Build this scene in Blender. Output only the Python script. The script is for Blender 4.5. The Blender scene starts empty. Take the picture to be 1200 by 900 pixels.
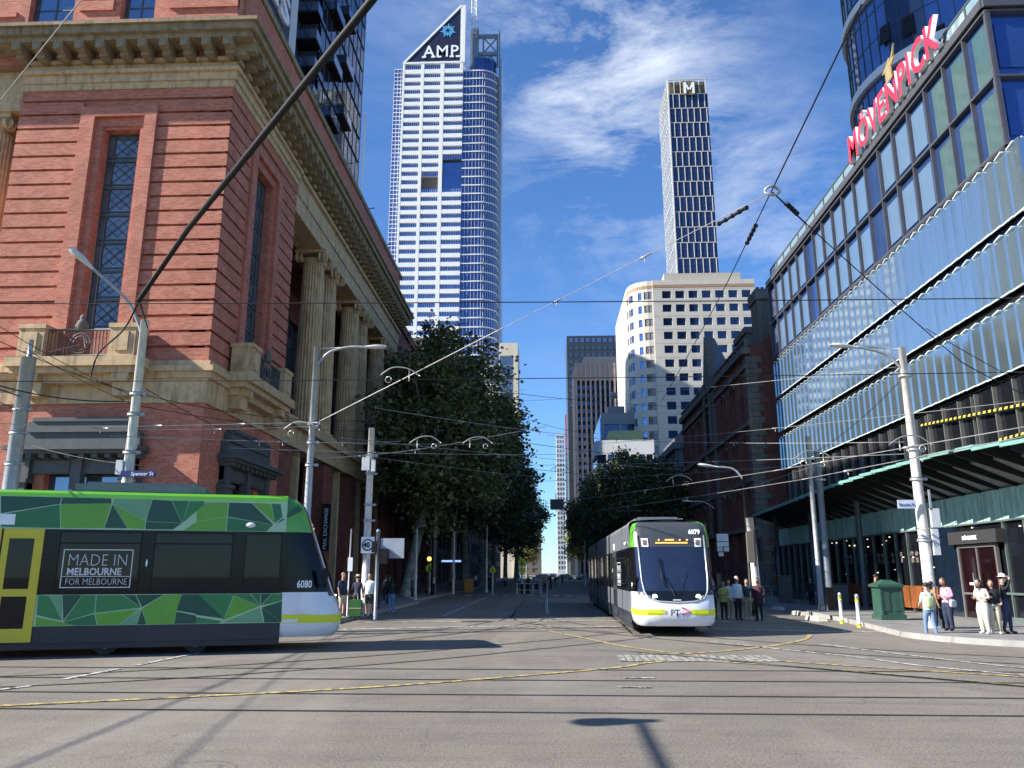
import bpy, bmesh, math, random
from mathutils import Vector, Matrix, Euler
R = math.radians
U = 1.176                       # scene and camera height scaled up together about the ground point under the camera
sc = bpy.context.scene
col = sc.collection
random.seed(7)

# ------------------------------------------------------------ camera
cam_d = bpy.data.cameras.new('camera'); cam = bpy.data.objects.new('camera', cam_d); col.objects.link(cam)
cam_d.sensor_width = 36; cam_d.lens = 27.9; cam_d.clip_start = .1; cam_d.clip_end = 6000
cam.location = (0, 0, 1.7*U); cam.rotation_euler = (R(90+13.37), 0, R(2.46))
sc.camera = cam

# ------------------------------------------------------------ light
SUN = Vector((-1, -.24, .70)).normalized()
sd_ = bpy.data.lights.new('sun', 'SUN'); so = bpy.data.objects.new('sun', sd_); col.objects.link(so)
sd_.energy = 5.0; sd_.angle = R(.5); sd_.color = (1, .95, .87)
so.rotation_euler = SUN.to_track_quat('Z', 'Y').to_euler()
so.location = (-60, -20, 80)
sc.view_settings.view_transform = 'Standard'; sc.view_settings.look = 'None'
sc.view_settings.exposure = 1.12; sc.view_settings.gamma = 1
w = bpy.data.worlds.new('World'); sc.world = w; w.use_nodes = True
nt = w.node_tree; N = nt.nodes; L = nt.links; N.clear()
out = N.new('ShaderNodeOutputWorld'); bg = N.new('ShaderNodeBackground')
sky = N.new('ShaderNodeTexSky'); sky.sky_type = 'NISHITA'; sky.sun_disc = False
sky.sun_elevation = math.asin(SUN.z); sky.sun_rotation = math.atan2(SUN.x, SUN.y)
sky.altitude = 50; sky.air_density = 1.0; sky.dust_density = .0; sky.ozone_density = 2.0
bg.inputs[1].default_value = .070
# thin high cirrus, set by direction in the sky
tc = N.new('ShaderNodeTexCoord')
mp = N.new('ShaderNodeMapping'); mp.inputs['Rotation'].default_value = (0, R(-35), R(20)); mp.inputs['Scale'].default_value = (1.2, 1.2, 3.6)
n1 = N.new('ShaderNodeTexNoise'); n1.inputs['Scale'].default_value = 3.2; n1.inputs['Detail'].default_value = 9; n1.inputs['Roughness'].default_value = .62; n1.inputs['Distortion'].default_value = .7
n2 = N.new('ShaderNodeTexNoise'); n2.inputs['Scale'].default_value = 14; n2.inputs['Detail'].default_value = 6; n2.inputs['Roughness'].default_value = .7
L.new(tc.outputs['Generated'], mp.inputs[0]); L.new(mp.outputs[0], n1.inputs[0]); L.new(mp.outputs[0], n2.inputs[0])
def wm(op, a, b=None, c=None, clamp=False):
    m = N.new('ShaderNodeMath'); m.operation = op; m.use_clamp = clamp
    for i, x in enumerate((a, b, c)):
        if x is None: continue
        if isinstance(x, (int, float)): m.inputs[i].default_value = x
        else: L.new(x, m.inputs[i])
    return m.outputs[0]
def lobe(d, k, amp):              # a soft patch of sky round the direction d
    vm = N.new('ShaderNodeVectorMath'); vm.operation = 'DOT_PRODUCT'
    L.new(tc.outputs['Generated'], vm.inputs[0]); vm.inputs[1].default_value = Vector(d).normalized()
    e = wm('MULTIPLY', wm('SUBTRACT', vm.outputs['Value'], 1), k)
    return wm('MULTIPLY', wm('POWER', 2.718, e), amp)
lob = None
for d, k, a in [((.08, .80, .58), 110, .85), ((.03, .78, .68), 90, .6), ((.13, .83, .51), 130, .7), ((.05, .87, .46), 160, .35),
                ((.29, .87, .42), 220, .5), ((.31, .88, .33), 160, .5), ((.12, .92, .33), 90, .3), ((-.12, .8, .62), 120, .25)]:
    o_ = lobe(d, k, a); lob = o_ if lob is None else wm('ADD', lob, o_)
cr = N.new('ShaderNodeMapRange'); L.new(wm('ADD', wm('MULTIPLY', n1.outputs[0], .75), wm('MULTIPLY', n2.outputs[0], .25)), cr.inputs[0])
cr.inputs[1].default_value = .43; cr.inputs[2].default_value = .78
cm = wm('MULTIPLY', wm('MULTIPLY', cr.outputs[0], lob), .95, clamp=True)
mx = N.new('ShaderNodeMix'); mx.data_type = 'RGBA'
hs = N.new('ShaderNodeHueSaturation'); hs.inputs['Saturation'].default_value = 1.05; hs.inputs['Value'].default_value = 1.0
L.new(sky.outputs[0], hs.inputs['Color'])
tn = N.new('ShaderNodeMix'); tn.data_type = 'RGBA'; tn.blend_type = 'MULTIPLY'; tn.inputs[0].default_value = 1; tn.inputs[7].default_value = (.70, 1.0, 1.38, 1)
L.new(hs.outputs[0], tn.inputs[6]); L.new(cm, mx.inputs[0]); L.new(tn.outputs[2], mx.inputs[6]); mx.inputs[7].default_value = (6.0, 6.6, 7.6, 1)
L.new(mx.outputs[2], bg.inputs[0]); L.new(bg.outputs[0], out.inputs[0])

# ------------------------------------------------------------ materials
MATS = {}
def mat(name, c, rough=.7, metal=0, var=.12, scale=3.0, bump=0, bscale=40, spec=.5, emit=None, es=0, coat=0, detail=5, stain=0, c2=None, alpha=None, stretch=None):
    if name in MATS: return MATS[name]
    m = bpy.data.materials.new(name); m.use_nodes = True; t = m.node_tree; b = t.nodes['Principled BSDF']
    b.inputs['Roughness'].default_value = rough; b.inputs['Metallic'].default_value = metal
    b.inputs['Specular IOR Level'].default_value = spec
    if coat: b.inputs['Coat Weight'].default_value = coat; b.inputs['Coat Roughness'].default_value = .04
    tcn = t.nodes.new('ShaderNodeTexCoord'); vec = tcn.outputs['Object']
    if stretch:
        mpn = t.nodes.new('ShaderNodeMapping'); mpn.inputs['Scale'].default_value = stretch; t.links.new(vec, mpn.inputs[0]); vec = mpn.outputs[0]
    ns = t.nodes.new('ShaderNodeTexNoise'); ns.inputs['Scale'].default_value = scale; ns.inputs['Detail'].default_value = detail
    ns.inputs['Roughness'].default_value = .65
    t.links.new(vec, ns.inputs[0])
    rp = t.nodes.new('ShaderNodeValToRGB'); t.links.new(ns.outputs[0], rp.inputs[0])
    rp.color_ramp.elements[0].position = .32; rp.color_ramp.elements[1].position = .68
    lo = [x*(1-var) for x in c]; hi = [min(1, x*(1+var)) for x in (c2 or c)]
    rp.color_ramp.elements[0].color = (*lo, 1); rp.color_ramp.elements[1].color = (*hi, 1)
    base = rp.outputs[0]
    if stain:
        n3 = t.nodes.new('ShaderNodeTexNoise'); n3.inputs['Scale'].default_value = 1.3; n3.inputs['Detail'].default_value = 8; n3.inputs['Roughness'].default_value = .7
        mp3 = t.nodes.new('ShaderNodeMapping'); mp3.inputs['Scale'].default_value = (2.5, 2.5, .45)
        t.links.new(tcn.outputs['Object'], mp3.inputs[0]); t.links.new(mp3.outputs[0], n3.inputs[0])
        r3 = t.nodes.new('ShaderNodeMapRange'); t.links.new(n3.outputs[0], r3.inputs[0]); r3.inputs[1].default_value = .5; r3.inputs[2].default_value = .72
        r3.inputs[3].default_value = 0; r3.inputs[4].default_value = stain
        mm = t.nodes.new('ShaderNodeMix'); mm.data_type = 'RGBA'; t.links.new(r3.outputs[0], mm.inputs[0]); t.links.new(base, mm.inputs[6])
        mm.inputs[7].default_value = (c[0]*.32, c[1]*.31, c[2]*.30, 1); base = mm.outputs[2]
    t.links.new(base, b.inputs['Base Color'])
    if bump:
        nb = t.nodes.new('ShaderNodeTexNoise'); nb.inputs['Scale'].default_value = bscale; nb.inputs['Detail'].default_value = 4
        t.links.new(vec, nb.inputs[0]); bp = t.nodes.new('ShaderNodeBump'); bp.inputs['Strength'].default_value = bump; bp.inputs['Distance'].default_value = .02
        t.links.new(nb.outputs[0], bp.inputs['Height']); t.links.new(bp.outputs[0], b.inputs['Normal'])
    if emit: b.inputs['Emission Color'].default_value = (*emit, 1); b.inputs['Emission Strength'].default_value = es
    MATS[name] = m; return m

def brick(name, c1, c2, mortar, bw=.28, bh=.10, soot=.25):
    m = bpy.data.materials.new(name); m.use_nodes = True; t = m.node_tree; b = t.nodes['Principled BSDF']
    b.inputs['Roughness'].default_value = .85; b.inputs['Specular IOR Level'].default_value = .3
    tcn = t.nodes.new('ShaderNodeTexCoord'); sp = t.nodes.new('ShaderNodeSeparateXYZ'); t.links.new(tcn.outputs['Object'], sp.inputs[0])
    ad = t.nodes.new('ShaderNodeMath'); t.links.new(sp.outputs[0], ad.inputs[0]); t.links.new(sp.outputs[1], ad.inputs[1])
    cb = t.nodes.new('ShaderNodeCombineXYZ'); t.links.new(ad.outputs[0], cb.inputs[0]); t.links.new(sp.outputs[2], cb.inputs[1])
    bt = t.nodes.new('ShaderNodeTexBrick'); t.links.new(cb.outputs[0], bt.inputs[0]); bt.inputs['Scale'].default_value = 1
    bt.inputs['Brick Width'].default_value = bw; bt.inputs['Row Height'].default_value = bh; bt.inputs['Mortar Size'].default_value = .012
    bt.inputs['Color1'].default_value = (*c1, 1); bt.inputs['Color2'].default_value = (*c2, 1); bt.inputs['Mortar'].default_value = (*mortar, 1)
    bt.inputs['Bias'].default_value = -.1
    ns = t.nodes.new('ShaderNodeTexNoise'); ns.inputs['Scale'].default_value = .9; ns.inputs['Detail'].default_value = 8; ns.inputs['Roughness'].default_value = .7
    t.links.new(tcn.outputs['Object'], ns.inputs[0])
    mr = t.nodes.new('ShaderNodeMapRange'); t.links.new(ns.outputs[0], mr.inputs[0]); mr.inputs[1].default_value = .3; mr.inputs[2].default_value = .7
    mr.inputs[3].default_value = 1-soot; mr.inputs[4].default_value = 1.12
    hv = t.nodes.new('ShaderNodeHueSaturation'); t.links.new(bt.outputs[0], hv.inputs['Color']); t.links.new(mr.outputs[0], hv.inputs['Value'])
    t.links.new(hv.outputs[0], b.inputs['Base Color'])
    bp = t.nodes.new('ShaderNodeBump'); bp.inputs['Strength'].default_value = .5; bp.inputs['Distance'].default_value = .02; bp.invert = True
    t.links.new(bt.outputs['Fac'], bp.inputs['Height']); t.links.new(bp.outputs[0], b.inputs['Normal'])
    MATS[name] = m; return m

def glass(name, c, rough=.03, metal=.75, wav=.0, var=.15, scale=.35):
    m = mat(name, c, rough, metal, var=var, scale=scale, spec=.8)
    t = m.node_tree; b = t.nodes['Principled BSDF']
    if wav:
        tcn = t.nodes.new('ShaderNodeTexCoord'); ns = t.nodes.new('ShaderNodeTexNoise'); ns.inputs['Scale'].default_value = .6
        t.links.new(tcn.outputs['Object'], ns.inputs[0]); bp = t.nodes.new('ShaderNodeBump'); bp.inputs['Strength'].default_value = wav; bp.inputs['Distance'].default_value = .05
        t.links.new(ns.outputs[0], bp.inputs['Height']); t.links.new(bp.outputs[0], b.inputs['Normal'])
    return m

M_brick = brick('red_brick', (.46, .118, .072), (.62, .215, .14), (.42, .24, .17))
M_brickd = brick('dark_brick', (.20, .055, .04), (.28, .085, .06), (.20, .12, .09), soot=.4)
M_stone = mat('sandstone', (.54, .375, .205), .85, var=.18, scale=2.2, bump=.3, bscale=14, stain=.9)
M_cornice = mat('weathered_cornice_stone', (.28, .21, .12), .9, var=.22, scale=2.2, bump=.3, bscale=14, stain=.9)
M_stoned = mat('grey_stone', (.16, .14, .115), .9, var=.2, scale=2, bump=.3, bscale=14, stain=.6)
M_slate = mat('painted_hood', (.085, .09, .088), .7, var=.12, scale=2, stain=.4)
M_frame = mat('bronze_frame', (.06, .075, .075), .5, var=.1)
M_glassd = glass('dark_glass', (.16, .22, .30), wav=.05)
M_glasso = mat('old_window_glass', (.15, .18, .21), .12, .35, var=.35, scale=.8)
M_glasscurve = glass('curved_office_glass', (.085, .13, .27), wav=.03)
M_glassb = glass('blue_glass', (.17, .29, .52), wav=.04)
M_glassamp = glass('office_glass', (.15, .23, .42), wav=.03)
M_glassnav = glass('navy_glass', (.06, .085, .15), wav=.03)
M_black = mat('black_metal', (.008, .008, .009), .55, spec=.3)
M_blackgl = mat('black_glass', (.008, .009, .012), .04, spec=.6)
M_white = mat('white_panel', (.80, .79, .76), .6, var=.04, scale=.7, stain=.12)
M_whitep = mat('white_paint', (.80, .80, .80), .3, var=.03, coat=.3)
M_steel = mat('galvanised_steel', (.36, .37, .38), .45, .35, var=.15, scale=5, stain=.35)
M_steell = mat('pale_weathered_pole', (.62, .58, .52), .8, var=.2, scale=5, stain=.6, stretch=(3, 3, .6))
M_wire = mat('bright_wire', (.34, .33, .31), .45, .5)
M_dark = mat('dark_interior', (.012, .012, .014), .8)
M_conc = mat('pale_concrete', (.55, .51, .44), .85, var=.06, scale=.5, stain=.15)
M_brown = mat('brown_stripe', (.34, .22, .13), .85, var=.08)
M_road = None

# ------------------------------------------------------------ mesh helpers
class MB:
    def __init__(s): s.v = []; s.f = []; s.m = []; s.sm = []
    def face(s, pts, mi=0, smooth=False):
        n = len(s.v); s.v += [tuple(p) for p in pts]; s.f.append(tuple(range(n, n+len(pts)))); s.m.append(mi); s.sm.append(smooth)
    def hexa(s, p, mi=0):          # p: 4 bottom (ccw from above), 4 top
        n = len(s.v); s.v += [tuple(q) for q in p]
        for a in ((3, 2, 1, 0), (4, 5, 6, 7), (0, 1, 5, 4), (1, 2, 6, 5), (2, 3, 7, 6), (3, 0, 4, 7)):
            s.f.append(tuple(n+i for i in a)); s.m.append(mi); s.sm.append(False)
    def box(s, x0, x1, y0, y1, z0, z1, mi=0):
        s.hexa([(x0, y0, z0), (x1, y0, z0), (x1, y1, z0), (x0, y1, z0), (x0, y0, z1), (x1, y0, z1), (x1, y1, z1), (x0, y1, z1)], mi)
    def ob(s, O, ud, nd, u0, u1, z0, z1, d0, d1, mi=0):   # oriented box on a facade
        def P(u, d, z): return (O[0]+ud[0]*u+nd[0]*d, O[1]+ud[1]*u+nd[1]*d, z)
        q = [P(u0, d1), P(u1, d1), P(u1, d0), P(u0, d0)] if 0 else None
        pts = [P(u0, d1, z0), P(u1, d1, z0), P(u1, d0, z0), P(u0, d0, z0), P(u0, d1, z1), P(u1, d1, z1), P(u1, d0, z1), P(u0, d0, z1)]
        s.hexa(pts, mi)
    def prism(s, poly, z0, z1, mi=0, mit=None):
        n = len(poly); b = len(s.v)
        s.v += [(p[0], p[1], z0) for p in poly]+[(p[0], p[1], z1) for p in poly]
        s.f.append(tuple(b+i for i in reversed(range(n)))); s.m.append(mi); s.sm.append(False)
        s.f.append(tuple(b+n+i for i in range(n))); s.m.append(mi if mit is None else mit); s.sm.append(False)
        for i in range(n):
            j = (i+1) % n; s.f.append((b+i, b+j, b+n+j, b+n+i)); s.m.append(mi); s.sm.append(False)
    def tube(s, pts, r, n=8, mi=0, cap=True):
        pts = [Vector(p) for p in pts]
        if not isinstance(r, (list, tuple)): r = [r]*len(pts)
        rings = []
        for i, p in enumerate(pts):
            d = (pts[min(i+1, len(pts)-1)]-pts[max(i-1, 0)]).normalized()
            a = Vector((0, 0, 1)) if abs(d.z) < .9 else Vector((1, 0, 0))
            x = d.cross(a).normalized(); y = d.cross(x).normalized()
            b = len(s.v)
            for k in range(n):
                t = 2*math.pi*k/n; q = p+x*math.cos(t)*r[i]+y*math.sin(t)*r[i]; s.v.append(tuple(q))
            rings.append(b)
        for a, b in zip(rings, rings[1:]):
            for k in range(n):
                j = (k+1) % n; s.f.append((a+k, a+j, b+j, b+k)); s.m.append(mi); s.sm.append(True)
        if cap:
            s.f.append(tuple(rings[0]+k for k in range(n))); s.m.append(mi); s.sm.append(False)
            s.f.append(tuple(rings[-1]+k for k in reversed(range(n)))); s.m.append(mi); s.sm.append(False)
    def ball(s, c, r, n=10, m=7, mi=0):
        if not isinstance(r, (list, tuple)): r = (r, r, r)
        b = len(s.v)
        for i in range(m+1):
            a = math.pi*i/m
            for k in range(n):
                t = 2*math.pi*k/n
                s.v.append((c[0]+r[0]*math.sin(a)*math.cos(t), c[1]+r[1]*math.sin(a)*math.sin(t), c[2]+r[2]*math.cos(a)))
        for i in range(m):
            for k in range(n):
                j = (k+1) % n; s.f.append((b+i*n+k, b+(i+1)*n+k, b+(i+1)*n+j, b+i*n+j)); s.m.append(mi); s.sm.append(True)
    def mesh(s, name, mats):
        me = bpy.data.meshes.new(name); me.from_pydata([(a*U, b*U, c*U) for a, b, c in s.v], [], s.f)
        for m in (mats if isinstance(mats, (list, tuple)) else [mats]): me.materials.append(m)
        me.polygons.foreach_set('material_index', s.m); me.polygons.foreach_set('use_smooth', s.sm); me.validate(); me.update(); return me
    def build(s, name, mats, parent=None, local=False, **kw):
        return link(name, s.mesh(name, mats), parent, local, **kw)

def tag(o, label=None, cat=None, group=None, kind=None):
    if label: o['label'] = label
    if cat: o['category'] = cat
    if group: o['group'] = group
    if kind: o['kind'] = kind
    return o
def link(name, data, parent=None, local=False, label=None, cat=None, group=None, kind=None):
    o = bpy.data.objects.new(name, data); col.objects.link(o)
    if parent is not None:
        o.parent = parent
        if not local:              # the mesh is written in world coordinates
            r = parent
            off = Vector((0, 0, 0))
            while r is not None: off += r.location; r = r.parent
            o.location = -off
    return tag(o, label, cat, group, kind)
def thing(name, loc, label, cat, group=None, rz=0, kind=None):
    o = bpy.data.objects.new(name, None); col.objects.link(o); o.empty_display_size = .3
    o.location = Vector(loc)*U; o.rotation_euler = (0, 0, rz); return tag(o, label, cat, group, kind)
def copy_tree(o, parent=None):
    c = o.copy(); col.objects.link(c); c.parent = parent
    for ch in list(o.children): copy_tree(ch, c)
    return c
def place(o, loc, rz=0, s=1, label=None, group=None):
    o.location = Vector(loc)*U; o.rotation_euler = (0, 0, rz); o.scale = (s, s, s)
    if label: o['label'] = label
    if group: o['group'] = group
    return o
def sd(o, lb): o['label'] = lb; return o
FONTB = None
def text(name, body, size, origin, xd, yd, mats, parent, ext=.01, local=False, sx=1, bold=0, align='LEFT', spacing=1, **kw):
    cu = bpy.data.curves.new(name, 'FONT'); cu.body = body; cu.size = size; cu.extrude = ext; cu.offset = bold
    cu.align_x = align; cu.space_character = spacing; cu.resolution_u = 2
    tmp = bpy.data.objects.new('tmp', cu); col.objects.link(tmp)
    dg = bpy.context.evaluated_depsgraph_get(); me = bpy.data.meshes.new_from_object(tmp.evaluated_get(dg))
    bpy.data.objects.remove(tmp); bpy.data.curves.remove(cu)
    X = Vector(xd).normalized(); Y = Vector(yd).normalized(); Z = X.cross(Y)
    for v in me.vertices: v.co = (Vector(origin)+X*v.co.x*sx+Y*v.co.y+Z*v.co.z)*U
    me.materials.clear()
    for m in (mats if isinstance(mats, (list, tuple)) else [mats]): me.materials.append(m)
    if isinstance(mats, (list, tuple)) and len(mats) > 1:   # sides take the second material
        me.update()
        for p in me.polygons: p.material_index = 0 if abs(p.normal.dot(Z)) > .7 else 1
    me.name = name
    return link(name, me, parent, local, **kw)

PCACHE = {}; PCOUNT = {}
def pane_mesh(w, h, nv, nh, mats, t=.05, fw=.06):
    key = (round(w, 3), round(h, 3), nv, nh, tuple(m.name for m in mats), fw)
    if key in PCACHE: return PCACHE[key]
    b = MB(); b.box(0, w, -.02, .02, 0, h, 0)
    if len(mats) > 1:
        for i in range(nv+1):
            x = w*i/nv if nv else 0; x = min(max(x, fw/2), w-fw/2); b.box(x-fw/2, x+fw/2, -t, -.022, 0, h, 1)
        for i in range(nh+1):
            z = h*i/nh if nh else 0; z = min(max(z, fw/2), h-fw/2); b.box(fw, w-fw, -t+.004, -.022, z-fw/2, z+fw/2, 1)
    PCACHE[key] = b.mesh('window', mats); return PCACHE[key]
def windows(th, O, ud, nd, us, ws, d, mats, nv=1, nh=1, fw=.06, name='window', cap=100, skip=None, t=.05):
    # one object per window, the last ones of a big tower as one lot
    rz = math.atan2(ud[1], ud[0])
    rest = []
    off = th.location/U
    for j, (z0, z1) in enumerate(ws):
        for i, (u0, u1) in enumerate(us):
            if skip and skip(i, j): continue
            P = (O[0]+ud[0]*u0+nd[0]*d, O[1]+ud[1]*u0+nd[1]*d, z0)
            n = PCOUNT.get((th.name, name), 0); PCOUNT[(th.name, name)] = n+1
            me = pane_mesh(u1-u0, z1-z0, nv, nh, mats, fw=fw, t=t)
            if n < cap:
                o = link(name, me, th, True); o.location = (Vector(P)-off)*U; o.rotation_euler = (0, 0, rz)
            else: rest.append((P, u1-u0, z1-z0))
    if rest:
        b = MB()
        for P, ww, hh in rest:
            b.ob(P, ud, nd, 0, ww, P[2], P[2]+hh, -.02, .02, 0)
            if len(mats) > 1:
                for i in range(nv+1):
                    x = min(max(ww*i/nv if nv else 0, fw/2), ww-fw/2); b.ob(P, ud, nd, x-fw/2, x+fw/2, P[2], P[2]+hh, .022, t, 1)
                for i in range(nh+1):
                    z = min(max(hh*i/nh if nh else 0, fw/2), hh-fw/2); b.ob(P, ud, nd, fw, ww-fw, P[2]+z-fw/2, P[2]+z+fw/2, .022, t-.004, 1)
        b.build(name+'s', mats, th, kind='stuff')
def grid_wall(b, O, ud, nd, U0, U1, Z0, Z1, us, ws, d0, d1, mi=0, skip=None):
    us = sorted(us); ws = sorted(ws); e = [U0]+[x for u in us for x in u]+[U1]
    for a, c in zip(e[::2], e[1::2]):
        if c-a > .01: b.ob(O, ud, nd, a, c, Z0, Z1, d0, d1, mi)
    ze = [Z0]+[x for z in ws for x in z]+[Z1]
    for i, u in enumerate(us):
        for a, c in zip(ze[::2], ze[1::2]):
            if c-a > .01: b.ob(O, ud, nd, u[0], u[1], a, c, d0, d1-.004, mi)
# ============================================================ SETTING
def road_mat():
    m = bpy.data.materials.new('asphalt'); m.use_nodes = True; t = m.node_tree; b = t.nodes['Principled BSDF']
    b.inputs['Roughness'].default_value = .82; b.inputs['Specular IOR Level'].default_value = .35
    tcn = t.nodes.new('ShaderNodeTexCoord')
    def noise(s, d=5, st=None, dist=0):
        v = tcn.outputs['Object']
        if st: mq = t.nodes.new('ShaderNodeMapping'); mq.inputs['Scale'].default_value = st; t.links.new(v, mq.inputs[0]); v = mq.outputs[0]
        n = t.nodes.new('ShaderNodeTexNoise'); n.inputs['Scale'].default_value = s; n.inputs['Detail'].default_value = d; n.inputs['Roughness'].default_value = .65
        n.inputs['Distortion'].default_value = dist; t.links.new(v, n.inputs[0]); return n.outputs[0]
    def mixc(f, a, c2):
        mm = t.nodes.new('ShaderNodeMix'); mm.data_type = 'RGBA'; t.links.new(f, mm.inputs[0])
        (t.links.new(a, mm.inputs[6]) if not isinstance(a, tuple) else setattr(mm.inputs[6], 'default_value', a))
        mm.inputs[7].default_value = c2; return mm.outputs[2]
    def rng(v, a, c, o0=0, o1=1):
        q = t.nodes.new('ShaderNodeMapRange'); t.links.new(v, q.inputs[0]); q.inputs[1].default_value = a; q.inputs[2].default_value = c; q.inputs[3].default_value = o0; q.inputs[4].default_value = o1; return q.outputs[0]
    c = mixc(rng(noise(.22, 6), .35, .65), (.160, .141, .116, 1), (.205, .183, .152, 1))
    c = mixc(rng(noise(1.3, 7, (.30, 1.5, 1), .6), .48, .70, 0, .75), c, (.11, .098, .087, 1))     # tyre-worn bands
    c = mixc(rng(noise(.5, 7, (1.1, .5, 1), 1.0), .55, .75, 0, .5), c, (.12, .105, .09, 1))
    c = mixc(rng(noise(.55, 8, None, 1.5), .60, .63, 0, .22), c, (.12, .11, .10, 1))              # patches
    c = mixc(rng(noise(3.5, 4), .66, .72, 0, .3), c, (.06, .055, .05, 1))                    # drips
    c = mixc(rng(noise(30, 3), .50, .62, 0, .6), c, (.29, .262, .218, 1))                       # stone chips
    c = mixc(rng(noise(34, 3), .52, .62, 0, .9), c, (.06, .054, .05, 1))
    c = mixc(rng(noise(.35, 9, (1, .22, 1), .8), .50, .68, 0, .4), c, (.30, .272, .235, 1))          # dusty worn lanes
    c = mixc(rng(noise(.9, 6, None, 2.2), .63, .66, 0, .30), c, (.09, .082, .075, 1))               # old repairs
    vo = t.nodes.new('ShaderNodeTexVoronoi'); vo.feature = 'DISTANCE_TO_EDGE'; vo.inputs['Scale'].default_value = .16
    nv = t.nodes.new('ShaderNodeTexNoise'); nv.inputs['Scale'].default_value = 1.1; nv.inputs['Detail'].default_value = 6; t.links.new(tcn.outputs['Object'], nv.inputs[0])
    va = t.nodes.new('ShaderNodeVectorMath'); va.operation = 'MULTIPLY_ADD'; t.links.new(nv.outputs['Color'], va.inputs[0]); va.inputs[1].default_value = (2.2, 2.2, 0); t.links.new(tcn.outputs['Object'], va.inputs[2])
    t.links.new(va.outputs[0], vo.inputs[0])
    c = mixc(rng(vo.outputs['Distance'], .0, .0025, .45, 0), c, (.03, .028, .026, 1))                 # cracks
    t.links.new(c, b.inputs['Base Color'])
    bp = t.nodes.new('ShaderNodeBump'); bp.inputs['Strength'].default_value = .6; bp.inputs['Distance'].default_value = .012
    t.links.new(noise(60, 3), bp.inputs['Height']); t.links.new(bp.outputs[0], b.inputs['Normal'])
    return m
M_road = road_mat()
M_pave = mat('bluestone_paving', (.20, .195, .185), .8, var=.22, scale=1.6, bump=.2, bscale=30, stain=.3)
M_kerb = mat('kerb_stone', (.30, .29, .27), .8, var=.15, scale=2)
def worn(name, c, thr):
    m = mat(name, c, .7, var=.08, scale=6); t = m.node_tree; b = t.nodes['Principled BSDF']; b0 = b.inputs['Base Color'].links[0].from_socket
    tcn = t.nodes.new('ShaderNodeTexCoord'); ns = t.nodes.new('ShaderNodeTexNoise'); ns.inputs['Scale'].default_value = 5; ns.inputs['Detail'].default_value = 9; ns.inputs['Roughness'].default_value = .8
    t.links.new(tcn.outputs['Object'], ns.inputs[0]); q = t.nodes.new('ShaderNodeMapRange'); t.links.new(ns.outputs[0], q.inputs[0]); q.inputs[1].default_value = thr; q.inputs[2].default_value = thr+.08
    mm = t.nodes.new('ShaderNodeMix'); mm.data_type = 'RGBA'; t.links.new(q.outputs[0], mm.inputs[0]); t.links.new(b0, mm.inputs[6]); mm.inputs[7].default_value = (.11, .10, .09, 1)
    t.links.new(mm.outputs[2], b.inputs['Base Color']); return m
M_yel = worn('worn_yellow_paint', (.55, .42, .12), .47)
M_whl = worn('worn_white_paint', (.58, .56, .52), .47)
M_rail = mat('rail_steel', (.10, .095, .09), .38, .8)
M_groove = mat('rail_groove', (.055, .050, .046), .8, var=.4, scale=1.5)

b = MB(); b.face([(-900, -300, 0), (900, -300, 0), (900, 2200, 0), (-900, 2200, 0)]); b.build('ground', M_road, kind='structure')
def footpath(poly):
    b = MB(); b.prism(poly, .002, .15, 1, 0); b.build('footpath', [M_pave, M_kerb], kind='structure')
def arc(cx, cy, r, a0, a1, n=8): return [(cx+r*math.cos(R(a0+(a1-a0)*i/n)), cy+r*math.sin(R(a0+(a1-a0)*i/n))) for i in range(n+1)]
footpath([(-120, 25.4)]+arc(-9.6, 27.8, 2.4, -90, 0)+[(-7.2, 46), (-7.8, 50), (-7.8, 420), (-120, 420)])
footpath([(120, 19.0), (120, 420), (11.4, 420), (11.4, 44), (10.4, 29.2)]+arc(13.6, 23, 4.0, 180, 270)[0:])
b = MB()   # joints of the paving slabs are cut lines lying on the footpath
def strip(b, pts, wd, z, mi=0):
    pts = [Vector((p[0], p[1])) for p in pts]; prev = None
    for i, p in enumerate(pts):
        d = (pts[min(i+1, len(pts)-1)]-pts[max(i-1, 0)]).normalized(); n = Vector((-d.y, d.x))*wd/2
        cur = ((p.x+n.x, p.y+n.y, z), (p.x-n.x, p.y-n.y, z))
        if prev: b.face([prev[0], prev[1], cur[1], cur[0]], mi)
        prev = cur
def smoothp(pts, n=8):
    out = []
    P = [Vector((*p, 0)) if len(p) == 2 else Vector(p) for p in pts]
    for i in range(len(P)-1):
        p0 = P[max(i-1, 0)]; p1 = P[i]; p2 = P[i+1]; p3 = P[min(i+2, len(P)-1)]
        for k in range(n):
            t = k/n; out.append(.5*((2*p1)+(p2-p0)*t+(2*p0-5*p1+4*p2-p3)*t*t+(3*p1-p0-3*p2+p3)*t**3))
    out.append(P[-1]); return out
def track(name, centre):
    c = smoothp(centre, 8)
    b = MB()
    for s in (-.72, .72):
        pts = []
        for i, p in enumerate(c):
            d = (c[min(i+1, len(c)-1)]-c[max(i-1, 0)]).normalized(); n = Vector((-d.y, d.x, 0)); pts.append(p+n*s)
        strip(b, pts, .095, .004, 1); strip(b, pts, .05, .008, 0)
    b.build(name, [M_rail, M_groove], kind='structure')
track('tram_track', [(-60, 11.3), (-20, 11.3), (0, 11.3), (20, 11.3), (60, 11.3)])
track('tram_track', [(-60, 14.35), (-20, 14.35), (0, 14.35), (20, 14.35), (60, 14.35)])
track('tram_track', [(3.25, 320), (3.25, 60), (3.2, 27), (2.5, 23.6), (-.8, 19.45), (-4.0, 16.1), (-8.5, 13.2), (-16, 11.4)])
track('tram_track', [(-.72, 320), (-.72, 60), (-.75, 34), (-1.6, 28), (-3.2, 24), (-5.6, 20.6), (-9.4, 18.3), (-16, 16.2), (-30, 14.4)])
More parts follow.
